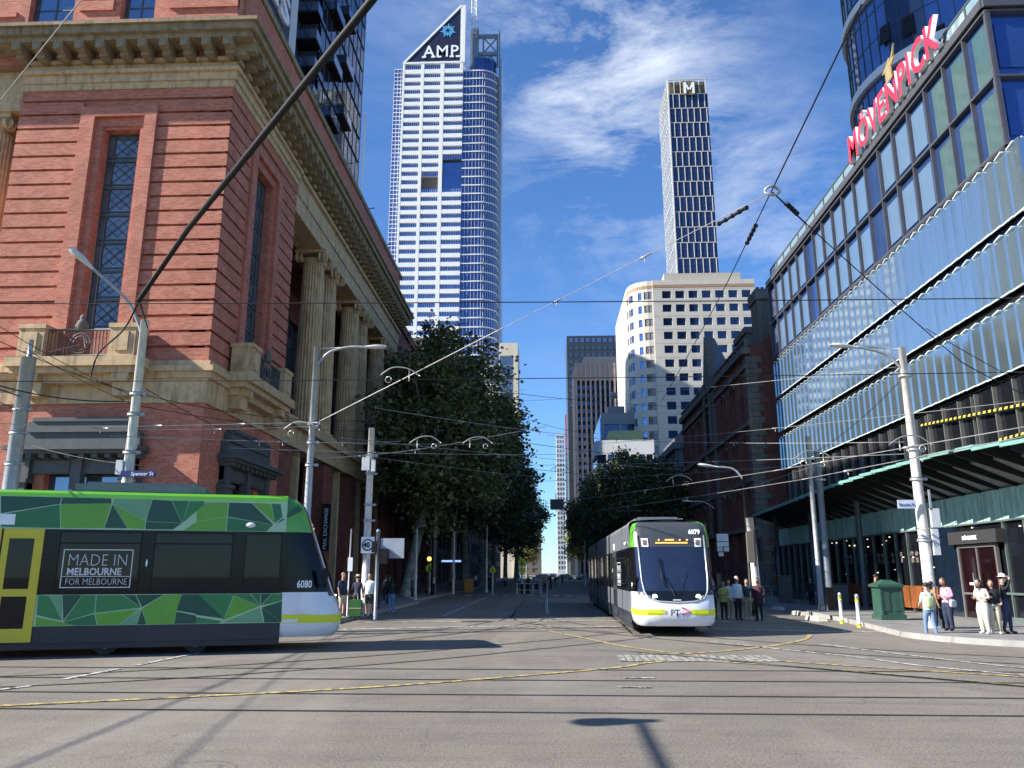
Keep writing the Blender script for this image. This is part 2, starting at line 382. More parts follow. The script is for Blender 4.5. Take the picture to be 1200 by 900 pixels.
track('tram_track', [(-.74, 60), (-.7, 34), (.6, 27.5), (4.2, 21.6), (9, 17.2), (16, 14.8), (30, 14.36)])
b = MB()
for pts in ([(-16, 7.1), (-7.15, 10.75), (-3.09, 12.47), (-.8, 13.9), (1.21, 15.38), (2, 16.3), (2.9, 16.6), (4.3, 15.9), (5.38, 15.05), (6.79, 13.76), (7.4, 13.2), (14, 8)],
            [(-.59, 26.5), (1, 22), (2.26, 18.87), (4.6, 16.6), (8, 14.3)], [(7.37, 23.62), (6.6, 21.8), (5.34, 20.07), (3.4, 18.3), (1.9, 18.0)]):
    strip(b, smoothp(pts, 5), .12, .012)
b.build('road_marking', M_yel, kind='structure')
b = MB()
for pts, wd in (([(-8.6, 11.2), (-7.95, 12.6)], .12), ([(-7.9, 13.4), (-7.75, 14.9)], .12), ([(-7.72, 15.4), (-7.55, 18.0)], .12),
                ([(-6.3, 25.1), (-2.4, 26.6), (0, 26.9), (2.3, 26.7)], .28), ([(2.7, 26.5), (7, 25.2), (10, 24.6)], .28), ([(-6.4, 28.7), (2, 29.9), (9.6, 29.3)], .25),
                ([(4.05, 21.2), (5.2, 19.3), (6.31, 17.56), (7.14, 15.7), (9.5, 13)], .12), ([(6.6, 20.6), (8.4, 16.1), (11, 12)], .12),
                ([(-4.2, 33), (-4.2, 60)], .12), ([(7.3, 34), (7.3, 60)], .12), ([(-6.9, 36), (-4.6, 47), (-4.4, 60)], .12)):
    strip(b, smoothp(pts, 4) if len(pts) > 2 else pts, wd, .012)
for k in range(9): b.face([(-6.2+k*.95, 61, .012), (-5.75+k*.95, 61, .012), (-5.75+k*.95, 64, .012), (-6.2+k*.95, 64, .012)])
for k in range(7): b.face([(-6.6+k*.6, 38.6+k*1.6, .012), (-5.2+k*.6, 38.8+k*1.6, .012), (-5.2+k*.6, 39.1+k*1.6, .012), (-6.6+k*.6, 38.9+k*1.6, .012)])
b.build('road_marking', M_whl, kind='structure'); b = MB()
for k in range(20):    # hatched patch of pale bars
    x = 1.42+k*.158; b.face([(x, 16.5, .014), (x+.125, 16.5, .014), (x+.145, 17.7, .014), (x+.02, 17.7, .014)])
b.build('road_marking', worn('worn_tactile_bars', (.40, .38, .33), .47), kind='structure'); b = MB()
for (x, y) in ((1.05, 12.8), (1.25, 13.9)): b.face([(x, y, .013), (x+.5, y, .013), (x+.5, y+.1, .013), (x, y+.1, .013)])
b.build('road_marking', M_whl, kind='structure')

# ============================================================ LEFT: red brick exchange building
T = thing('brick_building', (-14, 30, 0), 'grand red brick corner building with sandstone cornice, tall fluted columns and banded brickwork', 'building')
YF, XS = 29.1, -13.0
b = MB()     # walls: core and banded courses
FU, FN, FO = (1, 0), (0, -1), (-22.1, YF)       # front: u from the left end
SU, SN, SO = (0, 1), (1, 0), (XS, YF)           # street side
# front core with the tall window opening and the low opening under the hood
grid_wall(b, FO, FU, FN, 0, 8.85, 9.66, 21.6, [(3.72, 5.36)], [(11.0, 19.8)], -.9, -.12)
grid_wall(b, FO, FU, FN, 0, 9.1, 0, 8.0, [(3.2, 6.2)], [(2.2, 6.05)], -.9, 0)
grid_wall(b, SO, SU, SN, .12, 8.8, 9.66, 21.6, [(3.4, 5.6)], [(9.9, 20.0)], -.9, -.12)
grid_wall(b, SO, SU, SN, .02, 8.8, 0, 8.0, [(3.0, 5.8)], [(1.2, 5.6)], -.9, -.002)
z = 9.66; k = 0
while z < 21.5:
    h = min(.53, 21.6-z)
    if z > 20.75: b.ob(FO, FU, FN, 0, 9.1, z, z+h, -.125, 0); b.ob(SO, SU, SN, .002, 8.8, z, z+h, -.125, -.002)
    else:
        b.ob(FO, FU, FN, 0, 2.75, z, z+h, -.125, 0); b.ob(FO, FU, FN, 6.0, 9.1, z, z+h, -.125, 0)
        b.ob(SO, SU, SN, .002, 2.5, z, z+h, -.125, -.002); b.ob(SO, SU, SN, 6.4, 8.8, z, z+h, -.125, -.002)
    z += .64
# window surrounds, stepped
for O, ud, nd, a0, a1, i0, i1, zt in ((FO, FU, FN, 2.75, 6.0, 3.35, 5.5, 20.76), (SO, SU, SN, 2.5, 6.4, 3.1, 5.9, 20.7)):
    b.ob(O, ud, nd, a0, i0, 9.66, zt, -.13, .12); b.ob(O, ud, nd, i1, a1, 9.66, zt, -.13, .12); b.ob(O, ud, nd, i0, i1, zt-.45, zt-.003, -.13, .118)
    b.ob(O, ud, nd, i0, i0+.32, 9.66, zt-.45, -.5, -.06); b.ob(O, ud, nd, i1-.22, i1, 9.66, zt-.45, -.5, -.06); b.ob(O, ud, nd, i0+.32, i1-.22, zt-.85, zt-.452, -.5, -.062)
# attic storey above the cornice
grid_wall(b, (-40, YF), FU, FN, 0, 26.9, 22.96, 27.6, [(17.6, 19.6), (21.7, 23.2), (13, 14.5)], [(24.7, 27.0)], -.6, .0)
b.ob((-40, YF), FU, FN, 0, 17.1, 25.3, 25.55, -.1, .09); 
for zz in (25.5, 26.1, 26.7): b.ob((-40, YF), FU, FN, 23.9, 26.9, zz, zz+.48, -.1, .1); b.ob((-40, YF), FU, FN, 19.9, 21.4, zz, zz+.48, -.1, .1)
b.ob(SO, SU, SN, .62, 38, 22.96, 27.5, -.6, -.01)
# body behind (keeps the inside dark)
b.box(-60, -14.2, 31.4, 37.9, 0, 24.2); b.box(-60, -17.92, 37.9, 67, 0, 20.3); b.box(-60, -14.2, 37.9, 67, 20.62, 24.2); b.box(-60, -13.7, 29.8, 67, 24.2, 27.4); b.box(-22.1, -13.92, 30.02, 37.8, .2, 21.6)
b.box(-60, -22.1, 31.0, 31.4, 0, 24.2); b.box(-60, -14.4, 66.0, 67.0, 0, 20.2)
b.build('wall', M_brick, T)
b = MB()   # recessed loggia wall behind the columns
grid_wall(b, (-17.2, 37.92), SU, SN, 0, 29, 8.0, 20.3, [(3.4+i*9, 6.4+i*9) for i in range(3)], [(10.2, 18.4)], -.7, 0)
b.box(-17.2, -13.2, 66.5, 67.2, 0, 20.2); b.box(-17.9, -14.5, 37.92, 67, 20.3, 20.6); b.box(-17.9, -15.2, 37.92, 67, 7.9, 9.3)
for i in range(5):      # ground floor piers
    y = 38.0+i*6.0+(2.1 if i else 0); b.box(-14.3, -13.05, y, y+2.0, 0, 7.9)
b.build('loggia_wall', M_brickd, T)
for i in range(3): windows(T, (-17.2, 37.92), SU, SN, [(3.4+i*9, 6.4+i*9)], [(10.2, 18.4)], -.4, [M_glassd, M_frame], 3, 6)
windows(T, FO, FU, FN, [(17.6-17.9, 19.6-17.9), (21.7-17.9, 23.2-17.9)], [(24.7, 27.0)], -.35, [M_glassd, M_frame], 2, 2)
# stone: string course, entablature, cornice
def run(b, z0, z1, p, mi=0, y1=38.0):      # a band wrapped round the corner, p proud of the wall
    b.box(-22.1-p*.0, XS+p, YF-p, YF+.2, z0, z1, mi); b.box(XS-.2, XS+p, YF+.2, y1, z0, z1, mi)
b = MB()
run(b, 8.0, 8.95, .10); run(b, 8.952, 9.2, .22); run(b, 9.202, 9.42, .36); run(b, 9.422, 9.66, .14)
run(b, 21.602, 21.9, .08); run(b, 21.902, 22.25, .16); run(b, 22.252, 22.42, .30); 
run(b, 22.422, 22.78, .05); run(b, 22.782, 22.95, .22)
# left continuation of the entablature over the recessed columns
b.box(-60, -22.1, YF+.25, YF+1.3, 20.9, 22.42); b.box(-60, -22.1, YF+.5, YF+1.2, 22.42, 22.95); b.box(-60, -22.1, YF+.3, YF+2, 8.0, 9.6)
# street side architrave over the columns
b.box(XS-1.5, XS-.02, 38.0, 67, 20.25, 21.2); b.box(XS-1.5, XS+.06, 38.0, 67, 21.2, 22.2); b.box(XS-1.5, XS+.25, 38.0, 67, 22.2, 22.42)
b.box(XS-1.5, XS, 38.0, 67, 22.42, 22.78); b.box(XS-1.5, XS+.2, 38.0, 67, 22.78, 22.95)
b.box(XS-2.2, XS+.05, 38.0, 67, 8.0, 9.0); b.box(XS-2.3, XS+.35, 38.0, 67, 9.0, 9.4)
b.box(XS-1.3, XS-.3, 38.02, 38.7, 0, 8); 
for i in range(5): b.box(XS-1.2, XS-.3, 44.4+i*6-(0 if i else 2.6), 44.8+i*6-(0 if i else 2.6), 0, 8)
b.build('entablature', M_stone, T)
b = MB()
for zz0, zz1, p in ((23.32, 23.55, .98), (23.55, 23.86, 1.18), (23.86, 24.02, 1.32)):
    b.box(-60, XS+p, YF-p, YF-.0, zz0, zz1); b.box(XS+.0, XS+p, YF, 67.6, zz0, zz1)
b.box(-60, XS+.1, YF-.1, YF, 24.02, 24.3); b.box(XS, XS+.15, YF, 67.5, 27.5, 27.85); b.box(-60, XS+.15, YF-.15, YF+.4, 27.6, 27.95)
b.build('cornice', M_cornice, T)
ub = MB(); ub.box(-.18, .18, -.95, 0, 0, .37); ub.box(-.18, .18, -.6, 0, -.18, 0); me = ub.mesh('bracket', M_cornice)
x = -22.0; off = T.location
n = 0
while x < -12.7:
    o = link('bracket', me, T, True); o.location = Vector((x, YF-.05, 22.96))*U-off; x += .9
for i in range(42):
    o = link('bracket', me, T, True); o.location = Vector((XS+.05, YF-.3+i*.92, 22.96))*U-off; o.rotation_euler = (0, 0, R(90))
# front window, side window
def lattice_window(O, ud, nd, u0, u1, z0, z1, d, rows, parent):
    b = MB(); W = u1-u0
    def P(u, z, dd=0): return (O[0]+ud[0]*u+nd[0]*(d+dd), O[1]+ud[1]*u+nd[1]*(d+dd), z)
    b.ob(O, ud, nd, u0, u1, z0, z1, d-.05, d-.02, 0)
    lw = W*.17
    for u in (u0, u0+lw, u1-lw, u1): b.tube([P(u, z0, .03), P(u, z1, .03)], .028, 4, 1)
    H = (z1-z0)/rows
    for i in range(rows+1):
        zz = z0+i*H; b.ob(O, ud, nd, u0, u1, zz-.05, zz+.05, d-.02, d+.05, 1)
        if i < rows:
            b.ob(O, ud, nd, u0, u1, zz+.14, zz+.19, d-.02, d+.03, 1)
            a, c = u0+lw, u1-lw; e, f = zz+.2, zz+H-.06
            b.tube([P(a, e, .02), P(c, f, .02)], .02, 4, 1); b.tube([P(a, f, .02), P(c, e, .02)], .02, 4, 1)
            m, q = (a+c)/2, (e+f)/2
            b.tube([P(m, e+.1, .02), P(c-.1, q, .02), P(m, f-.1, .02), P(a+.1, q, .02), P(m, e+.1, .02)], .014, 4, 1)
    b.build('window', [M_glasso, M_frame], parent)
lattice_window(FO, FU, FN, 3.72, 5.36, 9.9, 19.8, -.55, 8, T)
lattice_window(SO, SU, SN, 3.42, 5.6, 9.9, 19.9, -.5, 8, T)
# balconies
def balcony(O, ud, nd, u0, u1, parent):
    b = MB()
    b.ob(O, ud, nd, u0, u1, 9.25, 9.62, .0, 1.1); b.ob(O, ud, nd, u0+.12, u1-.12, 9.02, 9.25, .0, .92); b.ob(O, ud, nd, u0+.3, u1-.3, 8.72, 9.02, .0, .55)
    for c in (u0+.5, u1-1.25): b.ob(O, ud, nd, c, c+.75, 8.2, 8.72, .0, .62); b.ob(O, ud, nd, c+.05, c+.7, 8.72, 9.02, .5, .85)
    for c in (u0+.35, u1-1.35):
        b.ob(O, ud, nd, c, c+1.0, 9.62, 10.75, .12, .98); b.ob(O, ud, nd, c-.05, c+1.05, 10.75, 10.92, .07, 1.03)
        b.ob(O, ud, nd, c+.25, c+.75, 9.85, 10.6, .98, 1.03)
    bal = b.build('balcony', M_stone, parent)
    b = MB(); a, c = u0+1.35, u1-1.35
    def P(u, z, dd=.72): return (O[0]+ud[0]*u+nd[0]*dd, O[1]+ud[1]*u+nd[1]*dd, z)
    b.tube([P(a, 10.75), P(c, 10.75)], .05, 6); b.tube([P(a, 9.75), P(c, 9.75)], .03, 6)
    n = int((c-a)/.13)
    mid = (a+c)/2
    for i in range(n+1):
        u = a+(c-a)*i/n
        if abs(u-mid) > .42: b.tube([P(u, 9.65), P(u, 10.75)], .024, 4)
    for r in (.40, .28): b.tube([P(mid+r*math.cos(t*math.pi/8), 10.22+r*math.sin(t*math.pi/8)) for t in range(17)], .025, 5)
    b.tube([P(mid-.25, 10.0), P(mid-.1, 10.42), P(mid, 10.1), P(mid+.12, 10.42), P(mid+.24, 10.02)], .025, 5)
    b.build('railing', M_slate, bal)
    b = MB(); b.ball(P(mid, 10.95), (.2, .2, .24)); b.ball(P(mid, 11.22), (.12, .12, .15)); b.ball(P(mid-.15, 10.9), (.12, .1, .12)); b.ball(P(mid+.15, 10.9), (.12, .1, .12)); b.build('finial', M_stoned, bal)
balcony(FO, FU, FN, 1.75, 7.0, T)
balcony(SO, SU, SN, 1.5, 7.4, T)
# dark painted hoods over the ground floor windows
def hood(O, ud, nd, u0, u1, parent, proud=.55):
    b = MB()
    b.ob(O, ud, nd, u0+.25, u1-.25, 6.85, 7.25, .0, proud*.7); b.ob(O, ud, nd, u0+.45, u1-.45, 7.25, 7.4, .0, proud*.8); b.ob(O, ud, nd, u0, u1, 6.25, 6.85, .0, proud*.55)
    b.ob(O, ud, nd, u0-.25, u1+.25, 6.12, 6.28, .0, proud+.35); b.ob(O, ud, nd, u0-.15, u1+.15, 6.0, 6.12, .0, proud+.2)
    c = u0
    while c < u1: b.ob(O, ud, nd, c, c+.22, 5.84, 6.0, .0, proud+.1); c += .5
    b.ob(O, ud, nd, u0+.1, u1-.1, 5.3, 5.84, .0, .2)
    for c in (u0+.1, (u0+u1)/2-.2, u1-.5): b.ob(O, ud, nd, c, c+.4, 4.7, 5.9, .0, .34)
    for c in (u0-.05, u1-.5): b.ob(O, ud, nd, c, c+.55, 4.2, 5.0, .0, .45); b.ob(O, ud, nd, c-.06, c+.61, 4.95, 5.1, .0, .52)
    for i in range(2):
        w = (u1-u0)/2; b.ob(O, ud, nd, u0+.6+i*(w-.1), u0+w-.3+i*(w-.1), 5.36, 5.78, .2, .24)
    b.build('window_hood', M_slate, parent)
hood(FO, FU, FN, 2.3, 6.9, T); hood(SO, SU, SN, 1.8, 6.9, T, .5)
windows(T, FO, FU, FN, [(3.2, 6.2)], [(2.2, 5.3)], -.4, [M_glassd, M_frame], 3, 2)
windows(T, SO, SU, SN, [(3.0, 5.8)], [(1.2, 5.3)], -.4, [M_glassd, M_frame], 3, 2)
# fluted columns
def column_mb(r, h):
    b = MB(); n = 48; rings = []
    zs = [0, h*.33, h*.66, h]; rr = [r, r*.985, r*.93, r*.86]
    for z, q in zip(zs, rr):
        base = len(b.v)
        for k in range(n):
            a = 2*math.pi*k/n; fl = q*(1-.075*(1 if k % 2 else 0)); b.v.append((fl*math.cos(a), fl*math.sin(a), z))
        rings.append(base)
    for a, c in zip(rings, rings[1:]):
        for k in range(n): j = (k+1) % n; b.f.append((a+k, a+j, c+j, c+k)); b.m.append(0); b.sm.append(False)
    return b
def column(x, y, r, z0, z1, parent):
    off = parent.location
    o = column_mb(r, z1-z0-1.2).build('column', M_stone, parent, True); o.location = Vector((x, y, z0+.45))*U-off
    b = MB(); b.box(-r*1.35, r*1.35, -r*1.35, r*1.35, -.45, -.25); b.tube([(0, 0, -.25), (0, 0, -.1), (0, 0, 0)], [r*1.28, r*1.28, r*1.02], 24)
    b.build('base', M_stone, o, True)
    b = MB(); hz = z1-z0-1.2; b.box(-r*1.25, r*1.25, -r*1.25, r*1.25, hz+.55, hz+.75); b.tube([(0, 0, hz), (0, 0, hz+.3)], [r*.9, r*1.12], 20)
    for sx in (-1, 1):
        for sy in (-1, 1):
            b.tube([(sx*r*1.02, sy*r*1.1, hz+.3), (sx*r*1.02, sy*r*.75, hz+.3)], .27, 12); b.tube([(sx*r*1.1, sy*r*1.02, hz+.3), (sx*r*.75, sy*r*1.02, hz+.3)], .27, 12)
    b.build('capital', M_stone, o, True)
for y in (44.0, 46.8, 53.0, 55.8, 62.0, 64.8):
    column(-13.75, y, .72, 9.4, 20.25, T)
column(-23.6, YF+1.2, .66, 9.6, 20.9, T); column(-25.9, YF+1.2, .66, 9.6, 20.9, T)
# antefix ornaments and lanterns of the parapet, flagpole
b = MB()
for i in range(7): b.box(XS+.15, XS+.75, 40+i*4, 40.5+i*4, 24.03, 24.7)
for i in range(5): b.tube([(XS+.2, 33+i*6.5, 27.3), (XS+.8, 33+i*6.5, 27.4)], .04, 5)
b.build('parapet_ornament', M_stoned, T)
b = MB(); b.tube([(-13.4, 53.2, 24.2), (-13.4, 53.2, 30), (-13.4, 53.2, 35.4)], [.10, .085, .05], 8); b.ball((-13.4, 53.2, 35.5), .1)
tag(b.build('flagpole', M_whitep), 'bare white flagpole rising above the brick building cornice', 'flagpole')
# ground floor of the loggia: dark openings, shop sign
b = MB(); b.box(-15.0, -14.6, 38, 66, 0, 8.0); b.build('shopfront', M_blackgl, T)
M_orange = mat('terracotta_panel', (.38, .10, .045), .8, var=.25, scale=1.5)
for i, y in enumerate((40.9, 46.3, 52.3, 58.3)):
    b = MB(); b.box(-14.58, -14.5, y, y+1.9, .3, 4.6 if i else 3.4); b.build('door', M_orange, T)
b = MB(); b.box(-12.98, -12.5, 45.9, 46.0, 2.9, 5.6); sgn = b.build('sign', M_black)
sgn.parent = None; tag(sgn, 'narrow black vertical blade sign with white letters on the brick building', 'sign')
text('lettering', 'MAIL EXCHANGE', .30, (-12.63, 45.88, 3.0), (0, 0, 1), (-1, 0, 0), mat('sign_white', (.85, .85, .85), .5), sgn, .004)

# apartment tower behind it
T = thing('apartment_tower', (-31, 66, 0), 'dark glass apartment tower with stacked balconies rising behind the brick building', 'building')
b = MB()
b.box(-44, -23.6, 60.6, 84, 0, 120); b.box(-23.6, -21.6, 66.5, 84, 0, 120)
b.build('wall', M_blackgl, T)
b = MB(); b.box(-44, -21.8, 44, 60.58, 27.0, 120); b.build('podium_panel', mat('pale_cladding', (.62, .60, .56), .7, var=.05), T)
b = MB(); b.box(-21.79, -21.7, 46, 58.6, 45.3, 51.5); b.build('sign_board', mat('sign_navy', (.012, .014, .03), .5), T)
text('lettering', 'elds', 5.6, (-21.69, 46.9, 46.6), (0, 1, 0), (0, 0, 1), [mat('sign_white', (.85, .85, .85), .5)], T, .25, bold=.05, sx=1.25)
b = MB()
for i in range(30): b.box(-23.6, -23.4, 60.6, 66.4, 30+i*3.0, 30.12+i*3.0, 0)
b.build('floor_band', M_frame, T)
windows(T, (-23.6, 60.7), SU, SN, [(0, 1.3), (1.4, 2.7), (2.8, 4.1), (4.2, 5.6)], [(30.2+i*3, 32.9+i*3) for i in range(24)], .05, [M_glassb, M_frame], 1, 1, .05)
windows(T, (-23.5, 66.5), FU, FN, [(.1, 1.7)], [(30.3+i*3, 32.8+i*3) for i in range(24)], .05, [M_glassd, M_frame], 2, 1, .05)
windows(T, (-21.6, 66.6), SU, SN, [(i*1.7, i*1.7+1.6) for i in range(10)], [(30.3+i*3, 32.9+i*3) for i in range(24)], .05, [M_glassnav, M_frame], 1, 1, .05)
bm_ = MB(); bm_.box(0, 3.2, -1.5, 0, 0, .22, 0); bm_.box(0, 3.2, -1.5, -1.46, .22, 1.2, 1); bm_.box(3.16, 3.2, -1.46, 0, .22, 1.2, 1); bm_.box(0, .04, -1.46, 0, .22, 1.2, 1)
me = bm_.mesh('balcony', [M_black, M_glassd])
for i in range(24):
    o = link('balcony', me, T, True); o.location = Vector((-24.6, 66.45, 30+i*3))*U-T.location
    o = link('balcony', me, T, True); o.location = Vector((-21.55, 68.5 if i % 2 else 73, 30+i*3))*U-T.location; o.rotation_euler = (0, 0, R(90)); o.scale = (1, .6, 1)

# unseen office tower, added behind the brick building to shade the cream block
T = thing('office_tower', (-80, 175, 0), 'unseen office block added behind the brick corner building for its shade', 'building')
b = MB(); grid_wall(b, (-104, 160), FU, FN, 0, 50, 0, 108, [(1+i*4.9, 4.9+i*4.9) for i in range(10)], [(2+j*4, 4.6+j*4) for j in range(26)], 0, .5); b.box(-104, -54, 160, 196, 0, 110); b.build('wall', M_conc, T)
b = MB(); b.box(-104.2, -53.8, 159.8, 196.2, 110, 112); b.build('roof', M_stoned, T)
# plain city blocks lining the left side of the street behind the trees
for (y0, y1, h, lb, m) in ((68, 96, 24, 'dark brick street block behind the nearest plane trees', M_brickd), (97, 140, 31, 'grey stone street block behind the middle plane trees', M_stoned), (141, 230, 38, 'long grey block behind the farthest plane trees', M_stoned)):
    T = thing('street_building', (-20, y0, 0), lb, 'building')
    b = MB(); b.box(-40, -13.4, y0, y1, 0, h-.8); n = int((y1-y0)/4)
    us = [(1+i*4, 3.6+i*4) for i in range(n)]; ws = [(.4, 3.4)]+[(4.6+j*3.6, 6.8+j*3.6) for j in range(int((h-6)/3.6))]
    grid_wall(b, (-13.4, y0), SU, SN, 0, y1-y0, 0, h-.8, us, ws, 0, .3); b.build('wall', m, T)
    windows(T, (-13.4, y0), SU, SN, us, ws, .05, [M_glassnav, M_frame], 2, 2)
    b = MB(); b.box(-40, -12.9, y0, y1, h-.8, h); b.build('cornice', m, T)
# ============================================================ TOWERS DOWN THE STREET
BU, BN = (0, -1), (-1, 0)      # walls facing -X (u runs towards the camera)
def far_tower():
    # ---- tall white office tower with the blue curved corner
    T = thing('office_tower', (-42, 330, 0), 'tall white banded office tower with curved blue glass corner and a sloping sign gable', 'skyscraper')
    O = (-63.1, 316); us = [(.9, 8.3), (9.7, 17.2), (18.9, 27.4)]
    P = 4.05; top = 222.5
    ws = [(top-P*(i+1)+.9, top-P*(i+1)+.9+2.15) for i in range(0, 55)]
    ws = [w for w in ws if w[0] > 0]
    b = MB()
    void = lambda i, j: (i == 2 and 164 < ws[j][0] < 178) or (i == 1 and 164 < ws[j][0] < 170)
    e = sorted(ws); 
    # piers
    for a, c in ((0, .9), (8.3, 9.7), (17.2, 18.9)): b.ob(O, FU, FN, a, c, 0, 227.5, 0, 1.2)
    for i, u in enumerate(us):
        zz = [0]+[x for z in e for x in z]+[227.5]
        for a, c in zip(zz[::2], zz[1::2]):
            m_ = (a+c)/2
            if i == 2 and 165.5 < m_ < 178.5: continue
            if i == 1 and 165.5 < m_ < 170.5: continue
            b.ob(O, FU, FN, u[0], u[1], a, c if c < 227 else 223.6, 0, 1.15)
    b.ob(O, FU, FN, .9, 27.4, 226.6, 227.5, 0, 1.1); b.ob(O, FU, FN, 26.0, 27.4, 223.6, 256, 0, 1.2)
    b.box(-63.1, -28, 317.5, 345, 0, 222); b.box(-63.1, -46, 316, 317.6, 0, 164.5); b.box(-63.1, -53.6, 316, 317.6, 164.5, 171)
    b.box(-63.1, -46.0, 316.0, 317.6, 171, 222); b.box(-46, -28, 316, 317.6, 0, 164.5); b.box(-46, -28, 316, 317.6, 179, 222)
    b.build('wall', M_white, T)
    windows(T, O, FU, FN, us, ws, .2, [M_glassamp, M_white], 8, 0, .07, skip=lambda i, j: void(i, j), cap=110)
    windows(T, O, FU, FN, [(1.0, 8.2), (9.8, 17.1), (19, 25.9)], [(223.7, 226.5)], .2, [M_glassamp, M_white], 8, 1, .07)
    b = MB(); b.box(-45.8, -36, 317.3, 317.45, 164.5, 178.9); b.build('sky_lobby_glass', M_glassamp, T)
    b = MB(); b.box(-53.6, -46.2, 317.2, 317.4, 164.6, 171); b.box(-45.9, -45.2, 316, 317.3, 164.5, 179); b.box(-46, -28.2, 316.0, 317.3, 178.9, 179.0); b.build('void_lining', M_stoned, T)
    # curved blue part
    b = MB(); cx, cy, rr = -27.5, 323.2, 7.2
    arcp = [(-35.7, 315.95)]+[(cx+rr*math.cos(R(a)), cy+rr*math.sin(R(a))) for a in range(-90, 1, 10)]+[(cx+rr, 340)]
    for i in range(len(arcp)-1):
        p, q = arcp[i], arcp[i+1]; b.face([(p[0], p[1], 0), (q[0], q[1], 0), (q[0], q[1], 223), (p[0], p[1], 223)], 0, True)
    b.prism([(-30.8, 316.8)]+[(cx+6.4*math.cos(R(a)), cy+6.4*math.sin(R(a))) for a in range(-80, 1, 10)]+[(cx+6, 336), (-30.8, 336)], 221, 230.5, 0)
    b.face([(p[0], p[1], 223) for p in arcp]+[(-35.7, 340, 223)], 1)
    b.build('curved_glass', [M_glasscurve, M_white], T)
    b = MB()
    z = 223.0; k = 0
    while z > 20:
        pts = [(p[0]-(0 if i else 0), p[1]-.12, z) for i, p in enumerate(arcp)]
        for i in range(len(arcp)-1):
            p, q = arcp[i], arcp[i+1]; d = Vector((q[0]-p[0], q[1]-p[1])).normalized(); n = Vector((d.y, -d.x))*.25
            if i == 0: b.ob((p[0], p[1]), FU, FN, 0, 8.2, z-.25, z+.25, 0, .25); continue
            b.hexa([(p[0]+n.x, p[1]+n.y, z-.25), (q[0]+n.x, q[1]+n.y, z-.25), (q[0], q[1], z-.25), (p[0], p[1], z-.25), (p[0]+n.x, p[1]+n.y, z+.25), (q[0]+n.x, q[1]+n.y, z+.25), (q[0], q[1], z+.25), (p[0], p[1], z+.25)])
        z -= P
    for i in range(1, 6): b.ob((-35.7, 315.95), FU, FN, i*1.5, i*1.5+.1, 0, 223, .0, .12)
    for a in range(-85, 0, 8):
        b.tube([(cx+7.25*math.cos(R(a)), cy+7.25*math.sin(R(a)), 0), (cx+7.25*math.cos(R(a)), cy+7.25*math.sin(R(a)), 223)], .07, 3, cap=False)
    b.build('glazing_bar', M_white, T)
    b = MB(); b.box(-20.2, -18.8, 326, 338, 0, 236); b.build('return_wall', mat('pale_blue_cladding', (.45, .52, .62), .35, .3, var=.05), T)
    # left glass strip
    b = MB(); b.box(-67.7, -63.1, 319, 340, 0, 226.8); b.build('side_glass', M_glassamp, T)
    b = MB()
    for i in range(4): b.ob((-67.7, 319), FU, FN, i*1.5, i*1.5+.12, 0, 226.8, 0, .15)
    z = 226.6
    while z > 60: b.ob((-67.7, 319), FU, FN, 0, 4.6, z, z+.22, 0, .18); z -= 2.02
    b.build('glazing_bar', M_white, T)
    # gable with the sign
    b = MB(); y0, y1 = 315.0, 316.6
    g = [(-62.4, 227.4), (-36.0, 227.4), (-36.0, 256.0), (-37.2, 256.0)]
    n = len(b.v)
    for y in (y0, y1):
        for p in g: b.v.append((p[0], y, p[1]))
    b.f += [(n, n+1, n+2, n+3), (n+7, n+6, n+5, n+4)]; b.m += [0, 0]; b.sm += [False]*2
    for i in range(4): j = (i+1) % 4; b.f.append((n+i, n+i+4, n+j+4, n+j)); b.m.append(0); b.sm.append(False)
    b.build('sign_gable', mat('sign_gable_navy', (.012, .016, .045), .4), T)
    b = MB()
    d = Vector((25.6, 28.6)).normalized()
    b.hexa([(-63.3, 314.7, 227.2), (-62.0, 314.7, 227.2), (-62.0, 316.7, 227.2), (-63.3, 316.7, 227.2), (-37.4, 314.7, 256.6), (-36.0, 314.7, 256.6), (-36.0, 316.7, 256.6), (-37.4, 316.7, 256.6)])
    b.box(-36.3, -34.9, 314.7, 320, 226.6, 256.6); b.box(-63.1, -36, 314.7, 316.7, 226.5, 227.3)
    b.build('gable_trim', M_white, T)
    M_sw = mat('lit_sign_white', (.9, .9, .88), .4)
    text('lettering', 'AMP', 8.4, (-54.0, 314.9, 229.9), (1, 0, 0), (0, 0, 1), M_sw, T, .12, bold=.06, sx=.93, spacing=1.12)
    # slab serifs on the feet of the letters
    for (x, z, w_) in ((-53.6, 229.9, 1.9), (-49.3, 229.9, 1.9), (-46.6, 229.9, 1.9), (-40.9, 229.9, 1.9), (-38.0, 229.9, 2.1)):
        b = MB(); b.box(x-w_/2, x+w_/2, 314.7, 315.1, z-.45, z+.35); b.build('lettering_serif', M_sw, T)
    b = MB(); M_lb = mat('sign_light_blue', (.12, .42, .75), .4)
    for k in range(14):
        a = R(k*360/14+8); l = 4.0 if k % 2 else 3.1; c = (-42.9, 314.7, 243.4)
        c1 = (c[0]+math.cos(a)*l, c[2]+math.sin(a)*l); c0 = (c[0]+math.cos(a)*.6, c[2]+math.sin(a)*.6); nn = (-math.sin(a)*.42, math.cos(a)*.42)
        mdx = ((c0[0]+c1[0])/2+nn[0], (c0[1]+c1[1])/2+nn[1]); mdy = ((c0[0]+c1[0])/2-nn[0], (c0[1]+c1[1])/2-nn[1])
        b.face([(c0[0], 314.8, c0[1]), (mdy[0], 314.8, mdy[1]), (c1[0], 314.8, c1[1]), (mdx[0], 314.8, mdx[1])])
    b.build('star_emblem', M_lb, T)
    # steel frame and lattice mast on the roof
    M_gs = mat('roof_steel', (.20, .23, .27), .5, .3)
    b = MB()
